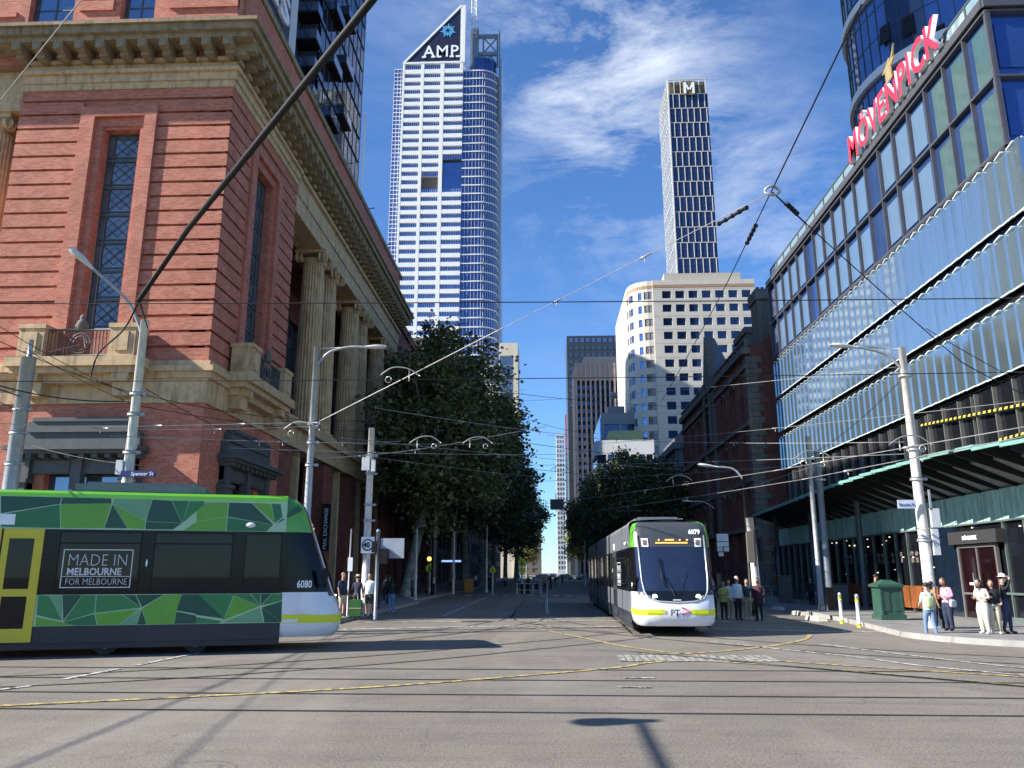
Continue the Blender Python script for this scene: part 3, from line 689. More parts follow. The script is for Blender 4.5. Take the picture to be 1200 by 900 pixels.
    for x in (-27.2, -20.6): b.box(x-.4, x+.4, 322, 323, 229, 246)
    for z in (235.2, 244.6): b.box(-30.4, -20.2, 321.8, 323.2, z, z+1.6)
    for p, q in (((-27, 236.8), (-20.8, 244.6)), ((-20.8, 236.8), (-27, 244.6)), ((-27, 230), (-23.8, 235)), ((-20.8, 230), (-23.8, 235))): b.tube([(p[0], 322.5, p[1]), (q[0], 322.5, q[1])], .35, 6)
    b.box(-33.2, -29.4, 321, 324, 223, 249); b.box(-19.9, -19.3, 321, 323, 200, 247)
    b.build('roof_frame', M_gs, T)
    b = MB()
    for sx in (-1.1, 1.1):
        for sy in (-1.1, 1.1): b.tube([(-31.4+sx, 319.5+sy, 244), (-31.4+sx, 319.5+sy, 285)], .16, 5)
    for i in range(18):
        z = 244+i*2.2; s = 1 if i % 2 else -1
        for y in (318.4, 320.6): b.tube([(-31.4-1.1*s, y, z), (-31.4+1.1*s, y, z+2.2)], .11, 4); b.tube([(-32.5, y, z), (-30.3, y, z)], .11, 4)
        for x in (-32.5, -30.3): b.tube([(x, 318.4, z), (x, 320.6, z+2.2)], .1, 4)
    b.build('lattice_mast', M_whitep, T)
far_tower()

def m_tower():
    T = thing('office_tower', (85, 430, 0), 'slim dark glass tower with a pale staggered grid and an M on its crown', 'skyscraper')
    x0, x1, y0, y1, top = 73.2, 95.6, 413, 447, 281.5
    b = MB(); b.box(x0, x1, y0, y1, 0, 272); b.build('wall', M_glassnav, T)
    b = MB(); b.box(x0+1, x1-1, y0+1.2, y1-1, 272, top-1); b.build('crown', mat('crown_dark_brown', (.10, .085, .05), .6, var=.3, scale=.15), T)  # dark brown mottled block inside the crown
    b = MB(); P = 9.25
    rows = [272-P*i for i in range(-1, 30) if 272-P*i > 0]
    rows[0] = top
    for z in rows[:1]+rows[1:]:
        b.ob((x0, y0), FU, FN, -.5, x1-x0+.5, z-.42, z, -.2, .35); b.ob((x0, y1), BU, BN, 0, y1-y0, z-.43, z-.01, -.2, .35)
    for j, (z1, z0) in enumerate(zip(rows, rows[1:]+[0])):
        s = 0 if j % 2 else .9
        for i in range(7):
            u = i*3.6-1.3+s
            if -.4 <= u <= x1-x0-.2: b.ob((x0, y0), FU, FN, u, u+.36, z0, z1-.56, 0, .42)
        for i in range(9):
            u = i*4.2+s*1.2
            if u < y1-y0: b.ob((x0, y1), BU, BN, u, u+.36, z0, z1-.57, 0, .42)
    b.ob((x0, y0), FU, FN, -.5, .1, 0, top-.56, -.3, .8)
    b.build('grid_frame', mat('pale_grid', (.58, .55, .50), .6, var=.04), T)
    us = [(.1+i*3.6, 3.6+i*3.6) for i in range(6)]
    windows(T, (x0, y0), FU, FN, us, [(r-P+.1, r-.65) for r in rows[1:] if r > P], .06, [M_glassnav, M_black], 1, 2, .1, cap=84)
    windows(T, (x0, y1), BU, BN, [(.1+i*3.7, 3.7+i*3.7) for i in range(9)], [(r-P+.1, r-.65) for r in rows[1:] if r > P], .06, [M_glassb, M_black], 2, 2, .12, name='side_window', cap=60)
    b = MB(); b.box(81.3, 88.6, 411.6, 412.0, 270.4, 279.5); b.build('emblem_board', mat('emblem_board_olive', (.16, .14, .08), .5), T)
    b = MB()
    for (a, c) in (((82.0, 271.2), (82.0, 278.4)), ((88.0, 271.2), (88.0, 278.4))): b.box(a[0]-.0, a[0]+1.15, 411.2, 411.6, a[1], c[1]) if a[0] < 85 else b.box(a[0]-1.15, a[0], 411.2, 411.6, a[1], c[1])
    for s in (-1, 1): b.hexa([(85-.55, 411.25, 273.2), (85+.55, 411.25, 273.2), (85+.55, 411.6, 273.2), (85-.55, 411.6, 273.2), (85+s*2.5-.6, 411.25, 278.4), (85+s*2.5+.6, 411.25, 278.4), (85+s*2.5+.6, 411.6, 278.4), (85+s*2.5-.6, 411.6, 278.4)])
    b.build('lettering', mat('lit_sign_white', (.9, .9, .88), .4), T)
m_tower()

def round_block():
    T = thing('office_building', (40, 215, 0), 'cream concrete office block with square windows and a rounded left corner', 'building')
    x0, x1, y0, top = 28.6, 55.2, 200, 77
    P = 3.73; rows = 19
    ws = [(71.9-P*i, 73.95-P*i) for i in range(rows)]
    us = [(2.4+i*3.46, 4.75+i*3.46) for i in range(7)]
    tall = lambda i, j: i in (2, 3, 4) and j in (1, 2)
    b = MB(); O = (x0, y0)
    grid_wall(b, O, FU, FN, 0, x1-x0, 0, top, us, ws, 0, .55)
    b.box(x0, x1, y0, y0+34, 0, top-.01)
    # rounded corner towards the street
    cx, cy, r = x0, y0+6, 6.0
    seg = [(cx+r*math.cos(R(a)), cy+r*math.sin(R(a))) for a in (-90, -75, -60, -45, -30, -15, 0)]
    seg = [(cx-r*math.sin(R(a)), cy-r*math.cos(R(a))) for a in (0, 12, 25, 38, 51, 64, 77, 90)]
    segs = list(zip(seg[::-1], seg[::-1][1:]))
    wins = []
    for (p, q) in segs:
        L_ = math.dist(p, q); ud = ((q[0]-p[0])/L_, (q[1]-p[1])/L_); nd = (ud[1], -ud[0])
        k = segs.index((p, q)); u = [(.25, L_-.25)] if k % 2 == 0 else [(.25, L_-.25)]
        skipcol = (k == 3)
        grid_wall(b, p, ud, nd, 0, L_, 0, top, [] if skipcol else [(.12, L_-.12)] if 0 else [(.3, L_-.02)] if k % 2 else [(.02, L_-.3)], [] if skipcol else ws, -.4, .15)
        if not skipcol: wins.append((p, ud, nd, [(.3, L_-.02)] if k % 2 else [(.02, L_-.3)]))
    b.prism(seg+[(x0, y0+6)], 0, top-.02)
    b.ob((x0-6, y0+40), BU, BN, 0, 34, 0, top, 0, .3); b.box(x0-6, x0, y0+6, y0+40, 0, top-.03)
    b.build('wall', M_conc, T)
    b = MB(); b.ob(O, FU, FN, 0, x1-x0+.02, 74.9, 75.7, .55, .6)
    for (p, q) in segs:
        L_ = math.dist(p, q); ud = ((q[0]-p[0])/L_, (q[1]-p[1])/L_); nd = (ud[1], -ud[0]); b.ob(p, ud, nd, 0, L_, 74.9, 75.7, .15, .2)
    b.build('stripe', M_brown, T)
    b = MB(); b.box(32.3, 52.6, 203, 215, 77, 80.2); b.build('penthouse', mat('plant_room', (.40, .37, .31), .9, var=.06), T)
    windows(T, O, FU, FN, us, ws, .1, [M_glassnav, M_black], 1, 1, .05, cap=110)
    for (p, ud, nd, u) in wins: windows(T, p, ud, nd, u, ws, -.02, [M_glassb, M_black], 1, 1, .05, name='corner_window', cap=100)
    b = MB()
    for j in range(rows): b.ob(O, FU, FN, 0, x1-x0, 74.45-P*j, 74.5-P*j, .55, .565)
    b.build('panel_joint', M_brown, T)
round_block()

def ribs(name, label, x0, x1, y0, dep, top, mw, mr, nrib, roof=None, floors=0, group=None):
    T = thing(name, ((x0+x1)/2, y0+5, 0), label, 'building', group)
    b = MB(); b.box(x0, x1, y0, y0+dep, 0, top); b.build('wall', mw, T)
    b = MB()
    for i in range(nrib+1): u = (x1-x0-.8)*i/nrib; b.ob((x0, y0), FU, FN, u, u+.8, 0, top, 0, .8)
    b.ob((x0, y0), FU, FN, 0, x1-x0, top-7.5, top+.2, -.1, .3)
    b.ob((x0, y0+dep), BU, BN, 0, dep, 0, top, 0, .3)
    b.build('rib', mr, T)
    if floors: windows(T, (x0, y0), FU, FN, [((x1-x0-.8)*i/nrib+.85, (x1-x0-.8)*(i+1)/nrib-.05) for i in range(nrib)], [(top-8.2-3.4*(j+1), top-8.2-3.4*j-1.4) for j in range(floors)], .1, [M_glassnav, M_black], 1, 0, .08, cap=100)
    if roof: b = MB(); b.box(x0+roof, x1, y0+2, y0+dep-2, top+.2, top+3.6); b.build('plant_room', mr, T)
    return T
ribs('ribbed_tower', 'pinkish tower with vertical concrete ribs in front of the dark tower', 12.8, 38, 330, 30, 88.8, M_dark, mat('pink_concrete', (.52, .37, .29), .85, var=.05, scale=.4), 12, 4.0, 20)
T = thing('dark_tower', (28, 440, 0), 'dark grey glass tower with flat roof behind the ribbed tower', 'skyscraper')
b = MB(); b.box(12.1, 50, 420, 450, 0, 128.5); b.build('wall', mat('smoked_cladding', (.05, .055, .06), .35, .2, var=.1), T)
windows(T, (12.1, 420), FU, FN, [(1+i*3.1, 3.4+i*3.1) for i in range(12)], [(120.4-i*4, 122.8-i*4) for i in range(9)], .03, [glass('smoked_glass', (.12, .14, .16)), M_black], 1, 1, .1, cap=100)
windows(T, (12.1, 420), FU, FN, [(1+i*3.1, 3.4+i*3.1) for i in range(12)], [(124.6, 127.4)], .03, [M_glassd, M_black], 1, 1, .1, cap=100)
T = thing('glass_building', (20, 210, 0), 'small dark glass block with grey frame between the ribbed tower and cream block', 'building')
b = MB(); b.box(14.4, 24, 204, 230, 0, 42); b.build('wall', M_glassnav, T)
b = MB(); b.ob((14.4, 204), FU, FN, 0, 9.6, 39.2, 42.2, 0, .4); b.ob((14.4, 204), FU, FN, 0, .8, 0, 39.2, 0, .4); b.ob((14.4, 204), FU, FN, 4.6, 5.2, 0, 39.2, 0, .4); b.box(16.6, 21, 208, 216, 42.2, 44.8); b.tube([(18.3, 209, 44), (18.3, 209, 50)], .2, 6); b.ball((18.3, 209, 48), 1.0)
b.build('frame', mat('grey_frame', (.20, .22, .25), .6, var=.08), T)
b = MB(); b.box(14.1, 14.39, 204, 230, 0, 41); b.build('side_glass', M_glassb, T)
T = thing('green_building', (20, 190, 0), 'small pale green box building above the white rounded block', 'building')
b = MB(); b.box(15.6, 23.5, 193, 203, 0, 35.6); b.build('wall', mat('pale_green_panel', (.36, .40, .17), .7, var=.08, scale=.5), T)
b = MB()
for i in range(9): b.ob((15.6, 193), FU, FN, .3+i*.86, .6+i*.86, 28, 33.2, 0, .15)
b.build('louvre', mat('green_louvre', (.20, .23, .12), .7), T)
T = thing('white_building', (18, 180, 0), 'low white modern block with rounded corners above the street trees', 'building')
b = MB(); pl = arc(13.5, 178, 2.5, 180, 270, 6)+[(24, 175.5), (24, 190), (11, 190)]
b.prism(pl, 0, 24.6); b.prism(pl, 27.2, 30.4); b.prism([(x+.4 if x < 24 else x, y+.4) for x, y in pl], 24.6, 27.2, 1)
for i in range(7): b.ob((13.4, 175.5), FU, FN, i*1.7, i*1.7+.3, 24.6, 27.2, -.3, .02)
b.build('wall', [mat('white_render', (.72, .70, .66), .7, var=.05), M_glassnav], T)
T = thing('cream_tower', (-12, 305, 0), 'plain cream concrete tower with blank top behind the left trees', 'building')
b = MB(); b.box(-18, -10.6, 300, 318, 0, 89.6); b.ob((-18, 300), FU, FN, 0, 7.4, 84.5, 89.6, 0, .4); b.ob((-18, 300), FU, FN, 5.7, 7.4, 0, 84.5, 0, .4); b.build('wall', mat('cream_render', (.60, .54, .42), .85, var=.06, scale=.4), T)
windows(T, (-18, 300), FU, FN, [(.3, 1.8), (2.2, 3.6), (4.0, 5.5)], [(84-3.6*(j+1)+.4, 84-3.6*j) for j in range(18)], .12, [M_glassd, M_black], 1, 0, .08)
T = thing('white_tower', (13, 700, 0), 'very distant narrow white tower at the end of the street', 'skyscraper')
b = MB(); b.box(9.2, 16, 700, 715, 0, 120); b.box(8.9, 16.3, 699.6, 715.4, 120, 122); b.build('wall', mat('grey_white_cladding', (.50, .51, .52), .7, var=.06), T)
windows(T, (9.2, 700), FU, FN, [(.6, 2.2), (3, 4.6), (5.4, 7)], [(118-j*4.2, 120.6-j*4.2) for j in range(28)], .05, [M_glassd, M_white], 1, 0, .1)
T = thing('banner_mast', (15, 520, 0), 'distant slim tower with a red and white banner beside the dark tower', 'tower')
b = MB(); b.box(12.9, 15.6, 520, 524, 0, 104); b.build('wall', M_stoned, T)
b = MB(); b.box(13.0, 15.4, 519.6, 519.95, 78, 104); b.build('banner', mat('red_banner', (.45, .10, .12), .6, var=.3, scale=.2), T)
# end of the street: hill of buildings and greenery closing the view
T = thing('far_building', (-30, 560, 0), 'dim low block closing the far end of the street', 'building')
b = MB(); b.box(-90, -4, 560, 600, 0, 34); grid_wall(b, (-90, 560), FU, FN, 0, 86, 0, 34, [(2+i*6, 5.4+i*6) for i in range(14)], [(2+j*4, 4.6+j*4) for j in range(7)], 0, .4); b.build('wall', M_stoned, T)

# ============================================================ RIGHT SIDE
# dark gothic brick warehouse
T = thing('brick_building', (17, 60, 0), 'dark red brick gothic building with gabled dormer and tall chimney beside the glass hotel', 'building')
b = MB(); XO = 15.0
O = (XO, 85.0)     # u runs towards the camera, 28 long
us = [(1.4+i*3.5+j*1.05, 2.2+i*3.5+j*1.05) for i in range(8) for j in (0, 1)]
us = [u for u in us if u[1] < 27]
ws = [(5.4, 7.4), (8.6, 11.2), (12.6, 15.6)]
grid_wall(b, O, BU, BN, 0, 28, 4.6, 17.4, us, ws, 0, .3)
b.box(XO, 30, 57, 85, 0, 17.4)
for i in range(9): b.box(XO-.32, XO, 57.1+i*3.48, 57.8+i*3.48, 0, 4.6)
# side wall gable stepping up to the chimney
n = len(b.v); b.v += [(XO, 56.7, 0), (30, 56.7, 0), (30, 56.7, 20.5), (18.6, 56.7, 20.5), (15.6, 56.7, 18.0), (XO, 56.7, 18.0), (XO, 57.3, 0), (30, 57.3, 0), (30, 57.3, 20.5), (18.6, 57.3, 20.5), (15.6, 57.3, 18.0), (XO, 57.3, 18.0)]
b.f += [tuple(n+i for i in range(6)), tuple(n+6+i for i in reversed(range(6)))]+[(n+i, n+6+i, n+6+(i+1) % 6, n+(i+1) % 6) for i in range(6)]; b.m += [0]*8; b.sm += [False]*8
b.build('wall', M_brickd, T)
windows(T, O, BU, BN, us, ws, .06, [M_blackgl, M_frame], 1, 2, .05)
b = MB()
for z in (4.6, 8.0, 12.0, 16.2): b.ob(O, BU, BN, -.1, 28.3, z, z+.32, .0, .5)
b.ob(O, BU, BN, -.1, 28.3, 17.3, 17.8, .0, .62); b.ob(O, BU, BN, 0, 28.2, 18.3, 18.45, .1, .4)
for i in range(24): b.ob(O, BU, BN, .3+i*1.2, .7+i*1.2, 17.8, 18.3, .15, .35)
k = 0; z = 0
while z < 17:
    wq = .75 if k % 2 else .45; b.ob(O, BU, BN, 28.3-wq, 28.32, z, z+.42, .0, .36); b.box(XO-.1, XO+wq, 56.62, 56.72, z, z+.42); z += .45; k += 1
for u in us[::2]:
    for zt in (7.4, 11.2, 15.6):
        b.tube([(XO-.32, 85-u[0]+.0-2.0*t/8+.0, zt+.35*math.sin(math.pi*t/8)) for t in range(9)], .09, 5)
b.build('stone_trim', M_stoned, T)
b = MB()   # gothic dormer gable and steep roof
for (yc, hw, zb, zt) in ((70.5, 2.0, 17.0, 22.7),):
    b.hexa([(XO-.45, yc-hw, zb), (XO+.3, yc-hw, zb), (XO+.3, yc+hw, zb), (XO-.45, yc+hw, zb), (XO-.45, yc-.05, zt), (XO+.3, yc-.05, zt), (XO+.3, yc+.05, zt), (XO-.45, yc+.05, zt)])
    b.box(XO-.45, XO, yc-hw-.3, yc-hw+.35, 4.6, 18.6); b.box(XO-.45, XO, yc+hw-.35, yc+hw+.3, 4.6, 18.6)
    b.tube([(XO-.5, yc-1.2, 12.8), (XO-.5, yc-1.2, 16.4), (XO-.5, yc-.7, 17.8), (XO-.5, yc, 18.6), (XO-.5, yc+.7, 17.8), (XO-.5, yc+1.2, 16.4), (XO-.5, yc+1.2, 12.8)], .16, 6)
b.build('gable', M_stoned, T)
b = MB()
b.hexa([(XO+.3, 68.6, 17.4), (17.2, 68.6, 17.4), (17.2, 72.4, 17.4), (XO+.3, 72.4, 17.4), (XO+.3, 70.45, 22.6), (XO+.5, 70.45, 22.6), (XO+.5, 70.55, 22.6), (XO+.3, 70.55, 22.6)])
b.hexa([(XO+.5, 57.4, 17.4), (30, 57.4, 17.4), (30, 85, 17.4), (XO+.5, 85, 17.4), (XO+5, 57.5, 18.9), (28, 57.5, 18.9), (28, 82, 18.9), (XO+5, 82, 18.9)])
b.build('roof', mat('slate_roof', (.13, .14, .16), .6, var=.15), T)
b = MB(); b.box(15.9, 17.2, 57.1, 59.0, 17.6, 22.3); b.box(15.75, 17.35, 56.95, 59.15, 21.6, 22.4); b.box(15.9, 17.2, 60.8, 64.4, 17.6, 20.4); b.box(15.75, 17.3, 60.65, 64.55, 20.1, 20.6)
for i in range(3): b.tube([(16.2+i*.35, 57.8, 22.4), (16.2+i*.35, 57.8, 22.8)], .13, 8)
b.build('chimney', M_stoned, T)
b = MB()
for i in range(7): b.box(XO+.05, XO+.2, 57.9+i*3.5, 60.4+i*3.5, .4, 4.0)
b.build('shopfront', M_blackgl, T)
T = thing('street_building', (20, 100, 0), 'grey classical stone building in shade beyond the gothic brick one', 'building')
b = MB(); O = (14.6, 110.0); us = [(1.2+i*3.9, 3.5+i*3.9) for i in range(6)]; ws = [(.3, 4.4), (6, 8.6), (10, 12.8)]
grid_wall(b, O, BU, BN, 0, 24.8, 0, 14.6, us, ws, 0, .4); b.box(14.6, 30, 85.2, 110, 0, 14.6); b.ob(O, BU, BN, 0, 25.2, 14.6, 15.3, -.2, 1.0); b.ob(O, BU, BN, 0, 25, 5, 5.5, .4, .7)
for i in range(7): b.ob(O, BU, BN, .2+i*3.9, .9+i*3.9, 0, 14.6, .4, .65)
b.build('wall', mat('blue_grey_stone', (.20, .22, .25), .8, var=.12, stain=.3), T); windows(T, O, BU, BN, us, ws, .06, [M_glassnav, M_black], 2, 2, .07)
b = MB(); b.box(16, 28, 88, 108, 14.6, 18); b.build('roof', mat('slate_roof', (.13, .14, .16), .6), T)
T = thing('street_building', (20, 150, 0), 'plain dim block behind the right hand street trees', 'building')
b = MB(); b.box(14.6, 40, 110.5, 170, 0, 15); grid_wall(b, (14.6, 170), BU, BN, 0, 59.5, 0, 15, [(1+i*4, 3.4+i*4) for i in range(14)], [(.4, 3.6), (5.5, 8), (9.5, 12)], 0, .3); b.build('wall', M_stoned, T)
windows(T, (14.6, 170), BU, BN, [(1+i*4, 3.4+i*4) for i in range(14)], [(.4, 3.6), (5.5, 8), (9.5, 12)], .05, [M_glassnav, M_black], 1, 1)

# ---- glass hotel on the corner
T = thing('hotel_building', (17, 26, 0), 'glass corner hotel with pleated bright glass bands, dark lower floors and a red rooftop name', 'building')
X = 16.0; YN, YE = 24.9, 54.4
def pleat_glass():
    m = mat('pleated_glass', (.46, .57, .62), .06, .88, var=.09, scale=.9, spec=.8, stretch=(1, 7, .45))
    t = m.node_tree; bb = t.nodes['Principled BSDF']; tcn = t.nodes.new('ShaderNodeTexCoord'); mpn = t.nodes.new('ShaderNodeMapping'); mpn.inputs['Scale'].default_value = (6, 6, .55)
    ns = t.nodes.new('ShaderNodeTexNoise'); ns.inputs['Scale'].default_value = 1.6; ns.inputs['Detail'].default_value = 3; t.links.new(tcn.outputs['Object'], mpn.inputs[0]); t.links.new(mpn.outputs[0], ns.inputs[0])
    bp = t.nodes.new('ShaderNodeBump'); bp.inputs['Strength'].default_value = .025; bp.inputs['Distance'].default_value = .03; t.links.new(ns.outputs[0], bp.inputs['Height']); t.links.new(bp.outputs[0], bb.inputs['Normal'])
    return m
M_pleat = pleat_glass(); M_edge = mat('white_glass_edge', (.75, .80, .80), .3, var=.05)
M_curt = mat('curtain', (.10, .17, .27), .35, var=.22, scale=3, coat=1.0, stretch=(7, 7, .3))
M_curtg = mat('curtain_green', (.05, .10, .095), .4, var=.25, scale=3, coat=1.0, stretch=(7, 7, .3))
M_nav = glass('blue_spandrel', (.06, .13, .34), .04, .7)
b = MB(); b.box(X+.9, 60, YN+.9, YE, 4.6, 21.2); b.box(X+1.1, 60, 26.1, YE, 4.6, 8.4); b.box(15.6, 60, 25.4, YE, 4.45, 5.0)
b.build('core', M_dark, T)
for (z0, z1) in ((8.45, 10.62), (11.08, 13.11), (13.5, 15.9)):
    b = MB(); p = .74; y = YN
    while y < YE-.1:
        ye = min(y+p, YE)
        dx = .05+random.uniform(-.006, .006)
        b.face([(X-dx, y, z0), (X, ye, z0), (X, ye, z1), (X-dx-random.uniform(-.002, .004), y, z1)][::-1], 0); b.face([(X, ye, z0), (X-.05, ye, z0), (X-.05, ye, z1), (X, ye, z1)][::-1], 0)
        b.hexa([(X-.07, y, z0-.03), (X+.0, y, z0-.03), (X+.0, ye, z0-.03), (X-.02, ye, z0-.03), (X-.07, y, z0+.01), (X+.0, y, z0+.01), (X+.0, ye, z0+.01), (X-.02, ye, z0+.01)], 1)
        for z in (z1,): b.hexa([(X-.16, y, z-.02), (X+.3, y, z-.02), (X+.3, ye-.12, z-.02), (X-.03, ye-.12, z-.02), (X-.16, y, z+.02), (X+.3, y, z+.02), (X+.3, ye-.12, z+.02), (X-.03, ye-.12, z+.02)], 1)
        y = ye
    x = X
    while x < 45:
        b.face([(x, YN-.24, z0), (x+p, YN, z0), (x+p, YN, z1), (x, YN-.24, z1)], 0); b.face([(x, YN, z0), (x, YN-.24, z0), (x, YN-.24, z1), (x, YN, z1)], 0)
        for z in (z0, z1): b.hexa([(x, YN-.28, z-.03), (x+p, YN-.02, z-.03), (x+p, YN+.3, z-.03), (x, YN+.3, z-.03), (x, YN-.28, z+.03), (x+p, YN-.02, z+.03), (x+p, YN+.3, z+.03), (x, YN+.3, z+.03)], 1)
        x += p
    b.box(X-.13, X+.03, YN-.27, YN+.02, z0, z1, 0)
    b.build('pleated_screen', [M_pleat, M_edge], T)
for (z0, z1) in ((10.66, 11.04), (13.15, 13.46), (15.94, 16.1), (8.2, 8.4)):
    b = MB(); b.box(X+.22, 60, YN+.22, YE, z0, z1); b.build('floor_band', M_nav if z0 > 12 else M_blackgl, T)
# upper two hotel floors
YB = 25.5; nm = 18; mw = (YE-YB)/nm
b = MB(); b.box(X+.15, 60, YB+.15, YE, 16.1, 21.45); b.build('spandrel_glass', M_nav, T)
b = MB()
for i in range(nm+1): b.ob((X, YE), BU, BN, i*mw-.035, i*mw+.035, 16.1, 21.5, -.15, .04)
for z in (16.1, 18.75, 21.4): b.ob((X, YE), BU, BN, 0, nm*mw, z, z+.08, -.15, .05)
for i in range(14): b.ob((X+.0, YB), FU, FN, i*2.4, i*2.4+.07, 16.1, 21.5, -.15, .04)
for z in (16.1, 18.75, 21.4): b.ob((X, YB), FU, FN, 0, 40, z, z+.09, -.15, .05)
b.ob((X, YE), BU, BN, 0, nm*mw+.05, 21.55, 21.9, -.3, .16); b.ob((X, YB), FU, FN, -.1, 40, 21.55, 21.9, -.3, .16)
b.build('window_frame', mat('grey_brown_frame', (.10, .10, .11), .4, .3), T)
for i in range(nm):
    k = nm-1-i       # 0 = nearest the corner
    for (z0, z1) in ((16.45, 18.35), (19.15, 21.1)):
        if k in (6, 12): continue
        a, c = (.12, mw-.38) if k > 2 else (.45, mw-.1)
        windows(T, (X, YE), BU, BN, [(i*mw+a, i*mw+c)], [(z0-(.2 if k < 3 else 0), z1)], -.12 if k > 2 else -.1, [M_curt if k > 2 else M_curtg], name='curtained_window')
for i in range(8):
    windows(T, (X, YB), FU, FN, [(i*2.4+.3, i*2.4+2.1)], [(16.5, 18.4), (19.2, 21.0)], -.12, [M_nav], name='curtained_window')
b = MB()
M_clear = mat('rail_glass', (.30, .42, .45), .08, .4, var=.08)
for i in range(18): b.ob((X, YE), BU, BN, i*mw+.05, (i+1)*mw-.05, 21.95, 22.85, -.3, -.28)
for i in range(8): b.ob((X, YB), FU, FN, i*2.4+.4, i*2.4+2.3, 21.95, 22.8, -.6, -.58)
b.build('balustrade', M_clear, T)
b = MB()
for i in range(19): b.ob((X, YE), BU, BN, i*mw-.04, i*mw+.04, 21.9, 22.95, -.32, -.24)
b.ob((X, YE), BU, BN, 0, nm*mw, 22.86, 22.95, -.33, -.25)
b.build('balustrade_frame', M_frame, T)
# planting on the roof terrace
# red rooftop name
M_red = mat('sign_red', (.62, .03, .06), .35, coat=.3); M_sgw = mat('sign_edge_white', (.85, .82, .80), .4)
text('lettering', 'MÖVENPICK', 2.02, (X-.25, 37.6, 22.0), (0, -1, 0), (0, 0, 1), [M_red, M_sgw], T, .10, bold=.05, sx=.80, spacing=1.06)
b = MB()
for i in range(10): b.box(X-.05, X+.6, 28.2+i*1.0, 28.26+i*1.0, 21.95, 22.05); b.box(X+.55, X+.61, 28.2+i, 28.26+i, 21.95, 23.0)
b.box(X-.1, X-.02, 27.9, 37.7, 21.95, 22.03); b.build('sign_frame', M_black, T)
b = MB()    # small golden bird mark
bc = X-.45
b.prism([(0, 0)]*0 or [(bc, 31.9), (bc+.05, 31.9), (bc+.05, 32.5), (bc, 32.5)], 23.2, 23.75)
for P in ([(33.3, 23.9), (32.4, 23.75), (31.6, 23.8), (30.9, 24.1), (31.4, 24.2), (31.9, 24.5), (32.5, 24.15)], [(32.2, 24.2), (31.4, 24.4), (30.9, 25.1), (31.2, 24.3)]):
    n = len(b.v); m_ = len(P); P = [(32.2+(y-32.2)*.55, 23.75+(z-23.75)*.62) for y, z in P]; b.v += [(bc, y, z) for y, z in P]+[(bc+.08, y, z) for y, z in P]
    b.f += [tuple(n+i for i in range(m_)), tuple(n+m_+i for i in reversed(range(m_)))]+[(n+i, n+m_+i, n+m_+(i+1) % m_, n+(i+1) % m_) for i in range(m_)]; b.m += [0]*(m_+2); b.sm += [False]*(m_+2)
b.build('bird_emblem', mat('sign_gold', (.55, .42, .18), .4, .5), T)
# dark lower glass floors with mullions
b = MB(); b.box(X+.2, X+.3, 26.0, YE, 4.6, 8.2); b.box(X+.3, 60, 26.0, 26.1, 4.6, 8.2); b.build('lower_glass', M_blackgl, T)
b = MB()
y = 26.0
while y < YE: b.box(X+.05, X+.22, y, y+.06, 5.0, 8.2); y += 1.25
y = 26.4
while y < YE: b.box(X+.12, X+.22, y, y+.04, 5.0, 8.2); y += 3.75
b.build('mullion', mat('dull_mullion', (.16, .15, .14), .5, .4), T)
for (p, q) in (((X-.05, 34.0, 7.8), (X-.05, 26.4, 7.15)), ((X-.05, 28.4, 6.25), (X-.05, 25.4, 6.2))):
    b = MB(); p = Vector(p); q = Vector(q); n = 44 if p.y > 30 else 18
    for i in range(n):
        a = p.lerp(q, i/n); c = p.lerp(q, (i+1)/n); b.hexa([(a.x, c.y, c.z-.04), (a.x+.1, c.y, c.z-.04), (a.x+.1, a.y, a.z-.04), (a.x, a.y, a.z-.04), (a.x, c.y-.06, c.z+.04), (a.x+.1, c.y-.06, c.z+.04), (a.x+.1, a.y-.06, a.z+.04), (a.x, a.y-.06, a.z+.04)], i % 2)
    b.build('striped_rail', [mat('hazard_yellow', (.65, .48, .08), .5), M_black], T)
# canopy with green glass teeth, fins and grey soffit
M_teal = mat('teal_canopy_glass', (.20, .38, .34), .15, .15, var=.15, scale=1); M_soff = mat('grey_soffit', (.22, .23, .23), .6, var=.08)
cb = MB(); cf = MB(); cs = MB(); n = 26
for i in range(n):
    y0 = 21.6+i*1.12; y1 = y0+1.12; tt = max(0, 1-i/4)
    xo = 12.5+.45*max(0, (24.5-y0)/2.5)+max(0, (y0-36)*.04); zo = 5.42-.012*abs(y0-30)-.10*max(0, (24-y0)/2)
    cb.hexa([(xo, y0, zo), (X-.1, y0, zo+.25), (X-.1, y1, zo+.25), (xo-.22, y1, zo), (xo, y0, zo+.05), (X-.1, y0, zo+.3), (X-.1, y1, zo+.3), (xo-.22, y1, zo+.05)])
    cb.hexa([(xo-.05, y0, zo-.07), (xo, y0, zo-.07), (xo-.2, y1, zo-.07), (xo-.26, y1, zo-.07), (xo-.05, y0, zo), (xo, y0, zo), (xo-.2, y1, zo), (xo-.26, y1, zo)])
    cf.hexa([(xo, y1-.08, zo-.12), (15.2, y1-.08, 4.3), (15.2, y1, 4.3), (xo, y1, zo-.12), (xo, y1-.08, zo-.01), (15.2, y1-.08, zo+.2), (15.2, y1, zo+.2), (xo, y1, zo-.01)])
    cs.hexa([(xo+1.1, y0, zo-.26), (15.15, y0, 4.42), (15.15, y1-.1, 4.42), (xo+1.1, y1-.1, zo-.26), (xo+1.1, y0, zo-.2), (15.15, y0, 4.5), (15.15, y1-.1, 4.5), (xo+1.1, y1-.1, zo-.2)])
cb.build('canopy', M_teal, T); cf.build('canopy_fin', M_black, T); cs.build('canopy_soffit', M_soff, T)
